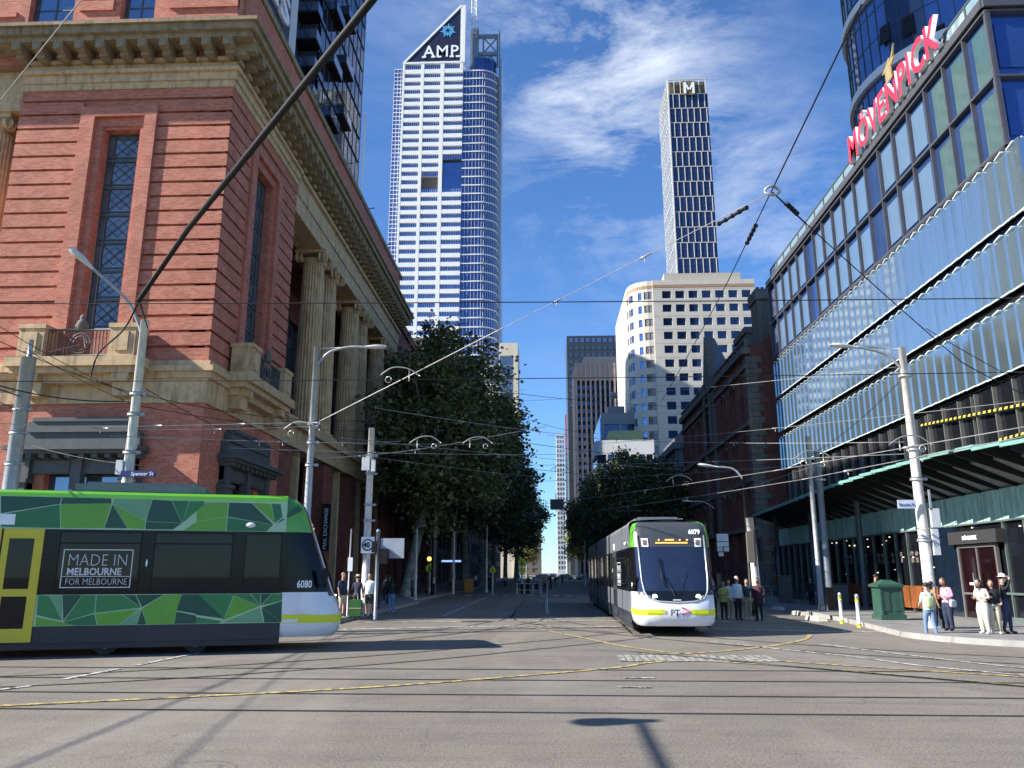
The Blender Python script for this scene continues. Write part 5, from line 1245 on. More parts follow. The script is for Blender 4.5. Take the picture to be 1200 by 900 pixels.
tC = tree_proto(23, 15.5, 4.9, 6.0, .2, 95, 150, M_leaf, 'plane tree', .28, .19)
GL, GR = 'plane trees on the left footpath', 'plane trees on the right footpath'
place(tA, (-9.3, 53.5, .15), R(8), 1.0, None, GL)
place(tB, (-9.0, 63, .15), R(40), 1.08, 'second plane tree up the left footpath, topping the row with a peaked crown', GL)
place(tC, (-8.4, 72, .15), R(20), 1.22, 'third plane tree up the left footpath behind the peaked one', GL)
for i, (src, x, y, s, rz, lb) in enumerate([
        (tB, -8.4, 84, 1.22, 130, 'plane tree behind the pavement kiosk, crown reaching over the left lane'), (tC, -7.8, 97, 1.35, 200, 'fifth plane tree up the left footpath'),
        (tB, -7.4, 112, 1.0, 300, 'sixth plane tree up the left footpath near the tram stop'), (tC, -6.5, 128, 1.2, 90, 'seventh plane tree up the left footpath'),
        (tB, -5.8, 150, 1.0, 10, 'eighth plane tree up the left footpath with leaves against the sky gap'), (tC, -6.5, 180, 1.1, 60, 'last plane tree far up the left footpath')]):
    place(copy_tree(src), (x, y, .15), R(rz), s, lb, GL)
for i, (src, x, y, s, rz, lb) in enumerate([
        (tC, 11.6, 84, .88, 30, 'nearest plane tree on the right footpath beside the grey stone building'), (tC, 10.9, 96, 1.02, 120, 'second plane tree on the right footpath above the tram roof'),
        (tC, 10.0, 109, 1.08, 220, 'third plane tree on the right footpath below the white block'), (tB, 9.6, 124, .88, 80, 'fourth plane tree on the right footpath'),
        (tC, 9.0, 142, 1.08, 170, 'fifth plane tree on the right footpath beside the sky gap'), (tB, 8.6, 166, .95, 260, 'sixth plane tree far up the right footpath')]):
    place(copy_tree(src), (x, y, .15), R(rz), s, lb, GR)
tD = tree_proto(31, 12, 3.6, 4.5, .2, 45, 120, M_leafy, 'yellowing plane tree at the far right edge of the sky gap', .22, .2)
place(tD, (9.4, 240, .15), 0, 1.3, None, GR)
o = copy_tree(tD); place(o, (-6.5, 260, .15), 1, 1.2, 'yellowing plane tree far up the left footpath', GL)

# ============================================================ POLES
def pole(name, label, x, y, z1, r0, r1, m, arm=None, z0=.15, cat='pole', group='tramway poles and street lamps', collars=(), boxes=()):
    T = thing(name, (x, y, z0), label, cat, group)
    b = MB(); b.tube([(x, y, z0), (x, y, z0+(z1-z0)*.5), (x, y, z1)], [r0, (r0+r1)/2, r1], 12); b.tube([(x, y, z0), (x, y, z0+.25)], r0*1.25, 12); b.build('shaft', m, T)
    for z in collars:
        b = MB(); b.tube([(x, y, z), (x, y, z+.09)], r0*1.15, 12); b.box(x+r0*.8, x+r0+.12, y-.05, y+.05, z, z+.08)
        b.build('collar', M_steel, T)
    if arm:
        b = MB(); ax, ay, az = arm['start']; ex, ey, ez = arm['end']; mids = arm.get('mid', [])
        b.tube(smoothp([(ax, ay, az)]+mids+[(ex, ey, ez)], 5), .045, 7)
        if arm.get('strut'): b.tube([arm['strut'][0], arm['strut'][1]], .02, 5)
        b.build('arm', M_steel, T)
        d = Vector((ex-(mids[-1][0] if mids else ax), ey-(mids[-1][1] if mids else ay), (ez-(mids[-1][2] if mids else az)))).normalized(); e = Vector((ex, ey, ez))
        b = MB(); b.tube([e-d*.05, e+d*.18, e+d*.45, e+d*.72, e+d*.8], [.05, .10, .15, .13, .04], 10); 
        for i, v in enumerate(b.v): b.v[i] = (v[0], v[1], e.z+d.z*((Vector(v)-e).dot(d))+(v[2]-(e.z+d.z*((Vector(v)-e).dot(d))))*.45)
        b.build('lamp_head', mat('lamp_head_grey', (.55, .55, .54), .4, var=.06), T)
    for k, (nm, bx, m2) in enumerate(boxes):
        b = MB(); b.box(*bx); b.build(nm, m2, T)
    return T
M_bx = mat('equipment_box', (.55, .56, .57), .5, var=.08)
pole('tram_pole', 'thick grey steel pole cut by the left picture edge, in front of the brick hood', -15.3, 22.1, 7.9, .20, .20, M_steel, collars=(4.7, 5.6, 6.3), cat='pole')
b = MB(); b.tube([(-15.3, 22.1, 7.9), (-15.3, 22.1, 8.45)], .07, 8); tag(b.build('steel_pipe', M_steel), 'thin steel pipe stub standing on top of the thick grey pole', 'pipe')
pole('street_lamp', 'pale steel pole with lamp arm curving up left, standing just behind the green tram roof', -11.85, 22, 9.0, .17, .11, M_steell, collars=(5.0, 6.1, 6.7),
     arm=dict(start=(-11.85, 22, 8.4), mid=[(-12.1, 22, 9.0), (-12.4, 21.8, 9.6)], end=(-13.1, 21.1, 10.3)), boxes=[('equipment_box', (-12.15, -11.95, 21.85, 22.1, 4.4, 4.8), M_bx)])
pole('street_lamp', 'grey pole with lamp arm reaching right, in front of the fluted columns', -7.3, 24.2, 8.75, .13, .09, M_steel, collars=(5.6, 6.2, 4.9),
     arm=dict(start=(-7.3, 24.2, 8.1), mid=[(-6.9, 24.2, 8.55), (-6.3, 24.2, 8.72)], end=(-5.85, 24.2, 8.72), strut=((-7.3, 24.2, 8.68), (-6.2, 24.2, 8.72))))
pole('tram_pole', 'pale weathered pole with white boxes and a 40 sign beside the green suitcase', -6.85, 30.6, 7.25, .16, .12, M_steell, collars=(3.6, 4.2, 5.4, 6.1),
     boxes=[('equipment_box', (-7.12, -6.82, 30.3, 30.45, 5.55, 6.05), M_bx), ('equipment_box', (-6.75, -6.6, 30.3, 30.45, 5.5, 5.95), M_bx)])
pole('street_lamp', 'rust streaked pale pole with a long lamp arm, at the kerb on the right corner', 11.15, 24.4, 8.55, .17, .11, M_steell, collars=(2.6, 4.4, 5.3, 7.6),
     arm=dict(start=(11.15, 24.4, 7.75), mid=[(10.7, 24.4, 8.3), (10.0, 24.4, 8.55)], end=(9.75, 24.4, 8.58), strut=((11.15, 24.4, 8.5), (9.9, 24.4, 8.6))),
     boxes=[('equipment_box', (11.35, 11.6, 24.2, 24.5, 3.0, 3.55), M_bx), ('equipment_box', (11.32, 11.5, 24.2, 24.4, 2.2, 2.95), M_bx), ('black_base', (11.2, 11.42, 24.3, 24.5, .15, .95), M_black), ('conduit', (11.35, 11.4, 24.2, 24.25, 3.5, 4.1), M_steel)])
pole('tram_pole', 'thin dark grey pole, left one of the leaning pair by the hotel', 11.25, 34.3, 7.4, .11, .09, M_steel, collars=(6.4,), cat='pole')
pole('tram_pole', 'thick grey pole with black foot, right one of the pair by the hotel', 11.9, 35.2, 6.95, .16, .13, mat('blue_grey_pole', (.22, .25, .29), .45, .2, var=.1), collars=(5.6, 6.2), cat='pole', boxes=[('black_base', (11.75, 12.05, 35.0, 35.25, .15, 1.1), M_black)])
pole('street_lamp', 'dark lamp post with white wrapped middle behind the waiting people on the right', 8.3, 33.8, 5.9, .09, .07, M_black, z0=0,
     arm=dict(start=(8.3, 33.8, 5.5), mid=[(7.9, 33.8, 5.95)], end=(7.2, 33.8, 6.05)))
b = MB(); b.tube([(8.45, 33.5, 1.2), (8.42, 33.5, 2.5), (8.35, 33.5, 3.9)], [.16, .15, .15], 10); T = b.build('notice_wrap', M_steell); tag(T, 'bright peeling paper wrapped around the post behind the crowd', 'poster')
for (x, y, h, lb) in ((4.2, 90, 5.2, 'white pole standing alone in the shaded street right of the sky gap'), (-6.9, 60, 6.0, 'tall thin white pole left of the orange bin'), (-4.9, 66, 5.5, 'slim grey pole to the right of the orange bin'), (-7.6, 47, 4.2, 'thin weathered sign pole by the leaning tree trunk')):
    pole('pole', lb, x, y, h, .09, .06, M_steell, group='slim poles along the street')
for (x, y, h, s, lb) in ((-8.2, 58, 9.4, 1, 'dark lamp column among the left plane trees'), (12.5, 60, 6.6, -1, 'dark lamp column before the gothic brick building'), (9.6, 95, 8.2, -1, 'distant lamp column rising out of the right trees')):
    pole('street_lamp', lb, x, y, h, .09, .06, M_black, arm=dict(start=(x, y, h-.3), mid=[(x+s*.8, y, h+.2)], end=(x+s*1.6, y, h+.25)))

# ---- overhead wires
WIRES = [
((-11.16, 15.0, 7.07),(9.29, 15.0, 6.88),0.03,0.011,'black'),
((-13.82, 19.0, 6.42),(11.5, 19.0, 6.39),0.05,0.011,'black'),
((-14.78, 20.0, 8.2),(-11.71, 22.0, 6.59),0.1,0.01,'black'),
((-15.45, 21.0, 8.09),(-11.86, 22.0, 6.74),0.1,0.012,'black'),
((-15.26, 21.0, 6.79),(-12.04, 22.0, 6.54),0.15,0.02,'black'),
((-15.38, 22.0, 8.17),(-11.82, 22.0, 6.41),0.1,0.01,'black'),
((-17.58, 24.0, 8.48),(-12.96, 21.0, 8.01),0.1,0.01,'black'),
((-11.73, 22.0, 6.74),(-6.59, 30.0, 7.46),0.3,0.012,'black'),
((-11.82, 22.0, 6.41),(-6.89, 31.0, 7.2),0.2,0.012,'black'),
((-14.96, 22.0, 5.31),(-11.5, 22.0, 4.67),0.1,0.01,'steel'),
((-15.09, 21.0, 5.72),(-7.37, 25.0, 6.32),0.15,0.011,'steel'),
((-11.62, 22.0, 6.91),(-7.31, 25.0, 5.18),0.25,0.012,'black'),
((-13.26, 22.0, 5.77),(-7.09, 24.0, 6.24),0.0,0.016,'steel'),
((-7.09, 24.0, 6.24),(-3.5, 22.0, 7.41),0.0,0.02,'steel'),
((-3.5, 22.0, 7.41),(-1.08, 20.0, 7.99),0.0,0.02,'steel'),
((-1.08, 20.0, 7.99),(3.72, 12.0, 7.72),0.0,0.009,'steel'),
((-11.34, 20.0, 5.17),(-2.15, 40.0, 8.09),0.1,0.012,'steel'),
((-9.97, 20.0, 5.13),(-6.49, 35.0, 7.44),0.1,0.012,'steel'),
((-9.77, 24.0, 5.46),(2.17, 40.0, 7.54),0.1,0.012,'steel'),
((-7.31, 25.0, 5.26),(-3.25, 30.0, 6.57),0.1,0.015,'steel'),
((-3.25, 30.0, 6.57),(0.02, 33.0, 7.69),0.0,0.015,'steel'),
((-6.17, 28.0, 7.52),(2.95, 45.0, 9.2),0.1,0.013,'steel'),
((-7.36, 28.0, 6.43),(11.52, 60.0, 9.11),0.1,0.013,'steel'),
((-6.54, 30.0, 6.19),(11.65, 50.0, 6.91),0.1,0.012,'black'),
((-5.9, 28.0, 7.08),(10.52, 38.0, 6.66),0.3,0.011,'black'),
((-3.49, 40.0, 11.0),(11.5, 40.0, 9.83),0.3,0.012,'black'),
((-8.85, 26.0, 5.9),(0.0, 60.0, 8.66),0.1,0.012,'steel'),
((-1.44, 45.0, 10.47),(3.28, 50.0, 10.3),0.2,0.012,'black'),
((-0.02, 60.0, 6.74),(7.32, 26.0, 4.9),0.05,0.016,'steel'),
((7.32, 26.0, 4.9),(10.12, 17.0, 4.7),0.0,0.016,'steel'),
((3.79, 60.0, 6.22),(8.25, 26.0, 4.62),0.05,0.016,'steel'),
((8.25, 26.0, 4.62),(10.08, 17.0, 4.49),0.0,0.016,'steel'),
((-1.07, 50.0, 8.31),(12.47, 28.0, 5.72),0.1,0.014,'steel'),
((0.03, 45.0, 9.37),(12.52, 28.0, 6.14),0.2,0.012,'steel'),
((-2.58, 60.0, 8.35),(10.84, 34.0, 6.13),0.1,0.013,'steel'),
((3.27, 50.0, 9.65),(12.0, 20.0, 5.89),0.1,0.011,'steel'),
((-1.44, 45.0, 11.38),(12.08, 27.0, 8.59),0.15,0.01,'steel'),
((11.24, 34.0, 6.57),(11.66, 26.0, 7.81),0.2,0.011,'black'),
((8.54, 45.0, 5.45),(10.79, 33.0, 5.89),0.0,0.012,'steel'),
((3.72, 12.0, 7.76),(4.12, 9.0, 8.82),0.0,0.012,'black'),
((3.72, 12.0, 7.76),(3.86, 16.0, 7.65),0.0,0.01,'black'),
((3.86, 16.0, 7.65),(3.56, 24.0, 6.82),0.05,0.01,'black'),
((3.72, 12.0, 7.72),(4.39, 12.5, 7.38),0.0,0.014,'black'),
((4.39, 12.5, 7.38),(7.96, 15.0, 5.6),0.02,0.01,'black'),
((7.96, 15.0, 5.6),(9.32, 15.5, 5.08),0.02,0.01,'black'),
((7.36, 15.0, 6.29),(9.65, 16.0, 5.4),0.02,0.008,'black'),
((-9.51, 12.0, 9.75),(-6.23, 9.0, 9.25),0.0,0.01,'steel'),
((-15.3, 22.1, 6.7),(-13.5, -4.0, 6.6),.1,.02,'black'),
((-15.3, 22.1, 6.3),(-10.5, -4.0, 6.3),.1,.012,'black'),
]
def wire(p, q, sag, r, m, n=14):
    P = Vector(p); Q = Vector(q); b = MB()
    pts = [P.lerp(Q, i/n)-Vector((0, 0, 4*sag*(i/n)*(1-i/n))) for i in range(n+1)]
    b.tube(pts, r, 5); return b, pts
desc = {'black': 'black overhead span wire', 'steel': 'bright overhead tram wire'}
def ang(p, q): return 'level' if abs(p[2]-q[2]) < .35 else ('rising to the right' if (q[2] > p[2]) == (q[0] > p[0]) else 'falling to the right')
WHERE = ['crossing the whole view at mid sky height', 'crossing the whole view in front of the tower feet', 'topmost of the bundle from the left edge to the lamp pole', 'second below the top of the bundle left of the lamp pole', 'thick one lowest in the bundle left of the lamp pole', 'from the thick grey pole to the lamp pole', 'short one left of the balcony', 'from the lamp pole over to the columns pole', 'lower of the two running from the lamp pole past the columns', 'low one just above the green tram roof at left', 'crossing the sandstone band below the balcony', 'dropping from the lamp pole to the columns pole', 'thick one meeting the columns pole from the left', 'thick one climbing over the fluted columns', 'thick one climbing in front of the plane tree top', 'long one climbing across the blue sky to the junction ring', 'thin one crossing the brick corner and the leaves', 'short one crossing the columns low down', 'long low one crossing under the leaves', 'curving up from the columns pole', 'ending at the sky gap in the tree edge', 'upper one through the leaves to the sky gap', 'through the leaves and on to the right trees', 'dark one low in front of the leaves', 'sagging one towards the gothic building', 'thin one in front of the cream block', 'low one running up the street', 'short one in the sky gap', 'contact wire low over the white tram', 'contact wire rising past the pole pair to the right edge', 'lower contact wire over the white tram', 'lower contact wire rising to the right edge', 'over the gothic building to the right pole', 'straight one to the right pole', 'low one to the pole pair', 'rising one over the pleated glass', 'faint one to the top of the right lamp pole', 'joining the pole pair and the rusty pole', 'stub arm left of the pole pair', 'rising from the ring to the top of the view', 'hanging straight down from the ring', 'running on down in front of the cream block', 'short thick one at the ring', 'falling across the pleated glass', 'last stretch down to the right edge', 'short extra strand over the dark glass', 'at the top left corner over the cornice', 'coming towards us from the thick grey pole, the thicker one', 'coming towards us from the thick grey pole, the thinner one']
for (p, q, sag, r, m), wh in zip(WIRES, WHERE):
    b, pts = wire(p, q, sag, r*(.85 if m == 'steel' else 1), m)
    if m == 'steel' and (Vector(p)-Vector(q)).length > 6:       # clamps and insulators along it
        for k in (4, 9): c = pts[k]; d = (pts[k+1]-pts[k]).normalized(); b.tube([c-d*.18, c+d*.18], r*2.2, 6); b.tube([c, c-Vector((0, 0, .13))], r*1.1, 4)
    tag(b.build('overhead_wire', M_black if m == 'black' else M_wire), f'{desc[m]}, {wh}', 'wire', 'overhead wires')
# ring, turnbuckle and insulators where the spans meet
T = thing('wire_junction', (3.72, 12, 7.7), 'round steel ring where four span wires meet against the blue sky', 'ring')
b = MB(); b.tube([(3.72+.12*math.cos(t*math.pi/8), 12+.02*math.sin(t), 7.74+.075*math.sin(t*math.pi/8)) for t in range(17)], .022, 6); b.build('ring', M_steel, T)
for (p, q) in (((3.42, 12.5, 7.69), (3.08, 13.05, 7.66)), ((4.0, 12.2, 7.60), (4.2, 12.35, 7.50)), ((3.78, 13.3, 7.72), (3.8, 14.0, 7.70))):
    b = MB(); b.tube([p, q], .028, 8); P, Q = Vector(p), Vector(q)
    for k in range(5): c = P.lerp(Q, k/4); d = (Q-P).normalized()*.02; b.tube([c-d, c+d], .042, 8)
    b.build('insulator', M_black, T)
def hanger(x, y, z, lb, s=1):   # curved pull-off arm with loop
    b = MB(); b.tube(smoothp([(x, y, z), (x+.35*s, y, z+.22), (x+.8*s, y, z+.25), (x+1.15*s, y, z+.02)], 5), .02, 6); b.tube([(x+.3*s, y, z+.2), (x+.3*s, y, z-.15)], .02, 5)
    b.tube([(x+.9*s+.09*math.cos(t*.7), y, z-.1+.09*math.sin(t*.7)) for t in range(10)], .016, 5)
    tag(b.build('wire_hanger', M_wire), lb, 'wire fitting', 'curved fittings of the overhead wires')
for (x, y, z, s, lb) in ((-7.0, 24, 6.0, -1, 'curved steel fitting left of the columns pole'), (-3.6, 22, 7.2, -1, 'curved fitting under the climbing wire before the leaves'), (-4.9, 28, 6.2, 1, 'curved fitting low in front of the leaves'), (-3.2, 30, 6.5, 1, 'curved fitting in front of the leaves near the sky gap'),
                         (2.5, 46, 7.3, 1, 'curved fitting in front of the cream block foot'), (5.4, 36, 5.7, 1, 'curved fitting before the grey stone building'), (8.6, 24, 5.0, -1, 'curved fitting on the contact wires by the pole pair'), (.3, 50, 8.0, 1, 'curved fitting by the distant dark tower'), (9.4, 22, 5.1, 1, 'curved fitting before the hotel canopy')):
    hanger(x, y, z, lb, s)
# thick sleeved cable swept up over the junction from the lamp pole
b = MB(); pts = smoothp([(-10.4, 17.2, 6.05), (-10.2, 17.1, 6.6), (-9.4, 16.6, 7.0), (-8.8, 16, 7.46)], 6); b.tube(pts, .02, 6); b.tube([(-8.8, 16, 7.46), (-8.75, 16.0, 7.35), (-8.7, 16.3, 6.9)], .02, 5)
b.tube([(-8.8, 16, 7.46), (-6.4, 13.0, 7.72), (-1.99, 8, 8.3), (1.5, 4, 8.9)], .052, 8)
tag(b.build('feeder_cable', M_black), 'thick black sleeved cable sweeping from the balcony up to the top of the view', 'cable')
# an iron lamp standard just behind the camera, whose shadow falls on the road: left out

T = thing('unseen_lamp', (-8.5, 7.8, 6.5), 'unseen hung lamp added beyond the left picture edge for its road shadow', 'lamp')  # out of view, lamp and cable added to cast a shadow on the road
b = MB(); b.tube([(-8.5, 7.8, 6.3), (-8.5, 7.8, 6.5), (-8.5, 7.8, 6.66)], [.26, .24, .10], 14); b.box(-8.72, -8.28, 7.7, 7.9, 6.64, 6.72); b.build('lamp_head', M_steel, T)
b = MB(); b.tube([(-8.5, 7.8, 6.7), (-8.9, 2, 6.9), (-9.3, -4, 7.2)], .045, 8); b.build('cable', M_black, T)
# ============================================================ STREET FURNITURE
def signbox(name, lb, cat, parts, loc, group=None):
    T = thing(name, loc, lb, cat, group)
    for nm, fn, m in parts: b = MB(); fn(b); b.build(nm, m, T)
    return T
M_signw = mat('sign_white', (.85, .85, .85), .5)
T = signbox('speed_sign', 'white 40 speed sign with black ring on the weathered pole', 'sign', [('panel', lambda b: b.box(-7.02, -6.52, 30.36, 30.4, 2.42, 3.02), M_signw), ('ring', lambda b: b.tube([(-6.77+.2*math.cos(t*math.pi/12), 30.35, 2.72+.2*math.sin(t*math.pi/12)) for t in range(25)], .022, 5), M_black)], (-6.8, 30.4, 2.4))
text('lettering', '40', .27, (-6.93, 30.345, 2.63), (1, 0, 0), (0, 0, 1), M_black, T, .003, sx=.9, bold=.006)
def signal(x, y, h, lb, s=1):
    T = thing('traffic_signal', (x, y, 0), lb, 'traffic light')
    b = MB(); b.tube([(x, y, .1), (x, y, h)], .065, 8); b.ball((x, y, h), .08); b.build('post', mat('blue_grey_pole', (.22, .25, .29), .45), T)
    b = MB(); b.box(x+.1*s if s > 0 else x-.95, x+.95 if s > 0 else x-.1, y-.02, y+.01, h-.95, h-.25); b.build('backing_board', mat('backing_board_grey', (.33, .37, .41), .5), T)
    b = MB(); b.box(x-.2, x-.02, y-.12, y+.12, h-.75, h-.35); b.box(x+.15, x+.42, y-.35, y-.03, h-1.15, h-.62); b.build('lantern', M_black, T)
signal(-6.05, 28.8, 3.15, 'grey traffic signal seen from behind, beside the man in the white shirt')
T = thing('traffic_signal', (7.7, 30.5, 0), 'traffic signal seen edge on above the waiting people on the right', 'traffic light')
b = MB(); b.tube([(7.75, 30.6, 0), (7.75, 30.6, 3.3)], .06, 8); b.build('post', M_steel, T); b = MB(); b.box(7.42, 7.66, 30.3, 30.34, 2.05, 3.2); b.box(7.46, 7.62, 30.34, 30.6, 2.1, 3.15); b.build('lantern', M_stoned, T)
b = MB(); b.box(7.9, 8.0, 30.4, 30.6, 2.1, 3.0); b.build('backing_board', M_black, T)
T = thing('stop_sign_board', (8.3, 39, 0), 'stack of small white tram stop panels on a post, right of the white tram', 'sign')
b = MB(); b.tube([(8.35, 39, 0), (8.35, 39, 3.5)], .05, 6); b.build('post', M_black, T)
b = MB(); b.box(8.1, 8.65, 38.9, 38.95, 3.15, 3.5); b.box(8.1, 8.65, 38.9, 38.95, 2.9, 3.12); b.box(8.1, 8.35, 38.9, 38.95, 2.68, 2.87); b.box(8.4, 8.65, 38.9, 38.95, 2.68, 2.87); b.box(8.15, 8.38, 38.9, 38.95, 2.46, 2.64); b.build('panel', mat('dim_sign_panel', (.5, .52, .54), .5), T)
b = MB(); b.box(-11.9, -10.9, 21.7, 21.74, 4.30, 4.48); T = tag(b.build('street_sign', mat('street_sign_blue', (.01, .02, .12), .4)), 'dark blue street name blade just above the green tram roof', 'sign')
text('lettering', 'Spencer St', .15, (-11.6, 21.69, 4.34), (1, 0, 0), (0, 0, 1), M_signw, T, .003)
b = MB(); b.box(10.42, 10.95, 24.2, 24.23, 3.55, 3.80); T = tag(b.build('street_sign', mat('street_sign_light', (.55, .60, .72), .4)), 'small pale blue street name plate on the rusty lamp pole at right', 'sign')
text('lettering', 'Bourke St', .11, (10.45, 24.19, 3.63), (1, 0, 0), (0, 0, 1), mat('street_sign_blue', (.01, .02, .12), .4), T, .003)
# yellow walking signs, lamp, kiosk, bin, island fence
M_fy = mat('fluorescent_yellow', (.62, .68, .04), .5)
def ped(x, y, z, r, lb, pole_h):
    T = thing('crossing_sign', (x, y, 0), lb, 'sign', 'round yellow crossing signs')
    b = MB(); b.tube([(x, y, 0), (x, y, pole_h)], .07, 8); b.build('post', M_steell, T)
    b = MB(); b.tube([(x, y-.1, z), (x, y-.07, z)], r, 20); b.build('disc', M_fy, T)
    b = MB(); b.ball((x, y-.12, z+r*.45), r*.14); b.tube([(x, y-.12, z+r*.3), (x, y-.12, z-.05)], r*.13, 6); b.tube([(x, y-.12, z), (x-r*.3, y-.12, z-r*.6)], r*.08, 5); b.tube([(x, y-.12, z), (x+r*.3, y-.12, z-r*.6)], r*.08, 5); b.build('walking_figure', M_black, T)
    return T
ped(-2.15, 70, 2.55, .34, 'upper round yellow crossing sign on the island post', 2.9)
T = thing('crossing_sign', (-2.15, 69.8, 0), 'lower small yellow sign on the island post', 'sign'); b = MB(); b.tube([(-2.15, 69.85, 1.9), (-2.15, 69.88, 1.9)], .24, 16); b.build('disc', M_fy, T)
ped(-8.95, 62, 2.0, .32, 'round yellow crossing sign under the amber light at the left kerb', 2.9)
T = thing('flashing_light', (-8.98, 61.9, 2.7), 'glowing amber warning light above the left crossing sign', 'light')
b = MB(); b.ball((-8.98, 61.8, 2.72), .17); b.build('lamp', mat('amber_lamp', (1, .75, .2), .5, emit=(1, .62, .12), es=1.3), T); b = MB(); b.box(-9.2, -8.76, 61.9, 62.1, 2.45, 3.0); b.build('housing', M_black, T)
ped(-4.4, 66, 1.9, .26, 'small yellow crossing sign on the slim grey pole', 2.3)
T = thing('barrier_fence', (-1.8, 68, 0), 'low white fence round the pedestrian island in the shaded street', 'fence')
b = MB()
for x in (-2.5, -1.9, -1.2, -.55): b = MB(); b.tube([(x, 68, 0), (x, 68, .85)], .07, 8); b.build('post', M_steell, T)
b = MB(); b.tube([(-2.5, 68, .82), (-.55, 68, .82)], .035, 6); b.tube([(-2.5, 68, .3), (-.55, 68, .3)], .025, 6); b.build('rail', M_steell, T)
b = MB(); b.box(-2.2, -1.5, 68.3, 69, 0, .75); tag(b.build('rubbish_bin', M_black), 'dark bin behind the island fence', 'bin')
T = thing('kiosk', (-8.4, 72, .15), 'small footpath kiosk with a thin lit blue canopy under the trees', 'kiosk')
b = MB(); b.box(-9.9, -6.9, 70.8, 73, 2.62, 2.72); b.build('canopy', M_slate, T); b = MB(); b.box(-9.2, -7.5, 70.75, 70.79, 2.6, 2.76); b.build('light_strip', mat('blue_light', (.4, .6, 1), .5, emit=(.35, .5, 1), es=.6), T)
b = MB(); b.box(-8.3, -8.2, 71, 71.1, .15, 2.62); b.build('post', M_steel, T); b = MB(); b.box(-8.1, -7.2, 71.2, 72, .15, 1.1); b.build('counter', M_stoned, T)
b = MB(); b.box(-6.75, -6.05, 66.6, 67.2, .15, 1.15); b.box(-6.8, -6.0, 66.55, 67.25, 1.15, 1.22); tag(b.build('rubbish_bin', mat('orange_bin', (.50, .22, .05), .6, var=.15)), 'orange brown bin standing under the trees by the white pole', 'bin')
# green pillar cabinet
T = thing('cabinet', (11.9, 27.3, .15), 'dark green cast iron cabinet with shallow pitched lid on the right footpath', 'cabinet')
M_gc = mat('cabinet_green', (.03, .085, .058), .5, var=.12, coat=.2); cx, cy = 11.6, 28.6
b = MB(); b.box(cx-.42, cx+.42, cy-.42, cy+.42, .15, .32); b.box(cx-.36, cx+.36, cy-.36, cy+.36, .32, 1.22)
for s in (-1, 1): b.box(cx+s*.19-.12, cx+s*.19+.12, cy-.375, cy-.36, .45, 1.1); b.box(cx+s*.34-.03, cx+s*.34+.03, cy-.39, cy-.36, .32, 1.22)
b.build('body', M_gc, T)
b = MB(); b.box(cx-.43, cx+.43, cy-.43, cy+.43, 1.22, 1.31); b.hexa([(cx-.4, cy-.4, 1.31), (cx+.4, cy-.4, 1.31), (cx+.4, cy+.4, 1.31), (cx-.4, cy+.4, 1.31), (cx-.12, cy-.12, 1.46), (cx+.12, cy-.12, 1.46), (cx+.12, cy+.12, 1.46), (cx-.12, cy+.12, 1.46)]); b.build('lid', M_gc, T)
def bollard(x, y, lb):
    T = thing('bollard', (x, y, 0), lb, 'bollard', 'white flexible bollards')
    b = MB(); b.tube([(x, y, .12), (x, y, .97)], .055, 10); b.ball((x, y, .97), .055); b.build('post', M_whitep, T); b = MB(); b.tube([(x, y, 0), (x, y, .04), (x, y, .12)], [.075, .07, .058], 8); b.build('base', M_fy, T)
    b = MB(); b.tube([(x, y, .78), (x, y, .88)], .058, 10); b.build('reflector_band', M_orange if 0 else M_fy, T)
bollard(10.15, 29.0, 'left one of the two white bollards at the right kerb'); bollard(9.95, 26.9, 'right one of the two white bollards, nearer the green cabinet')
for i, (x, y, l, lb) in enumerate(((10.75, 38.8, .9, 'farthest pale stone wheel stop at the right kerb'), (10.35, 34.3, 1.2, 'middle pale stone wheel stop at the right kerb'), (9.75, 30.4, 1.2, 'nearest pale stone wheel stop beside the bollards'))):
    b = MB(); b.hexa([(x-.15, y-l/2, .012), (x+.2, y-l/2, .012), (x+.2-.1, y+l/2, .012), (x-.25, y+l/2, .012), (x-.1, y-l/2+.05, .16), (x+.15, y-l/2+.05, .16), (x+.05, y+l/2-.05, .16), (x-.2, y+l/2-.05, .16)]); tag(b.build('wheel_stop', mat('pale_stone_block', (.5, .47, .40), .9, var=.15)), lb, 'kerb block', 'stone wheel stops')
for (x, y, w_, h, m, lb) in ((12.6, 44, .62, 1.5, M_stoned, 'slim grey service box on the hotel footpath'), (13.2, 38.2, 1.0, 1.1, mat('grey_cabinet', (.10, .13, .15), .5), 'wide low grey cabinet behind the pole pair')):
    T = thing('cabinet', (x, y, .15), lb, 'cabinet'); b = MB(); b.box(x-w_/2, x+w_/2, y-.2, y+.2, .15, h); b.build('body', m, T); b = MB(); b.box(x-w_/2-.03, x+w_/2+.03, y-.23, y+.23, h, h+.06); b.build('lid', m, T); b = MB(); b.box(x-w_/2+.06, x+w_/2-.06, y-.215, y-.2, .25, h-.08); b.build('door', m, T)
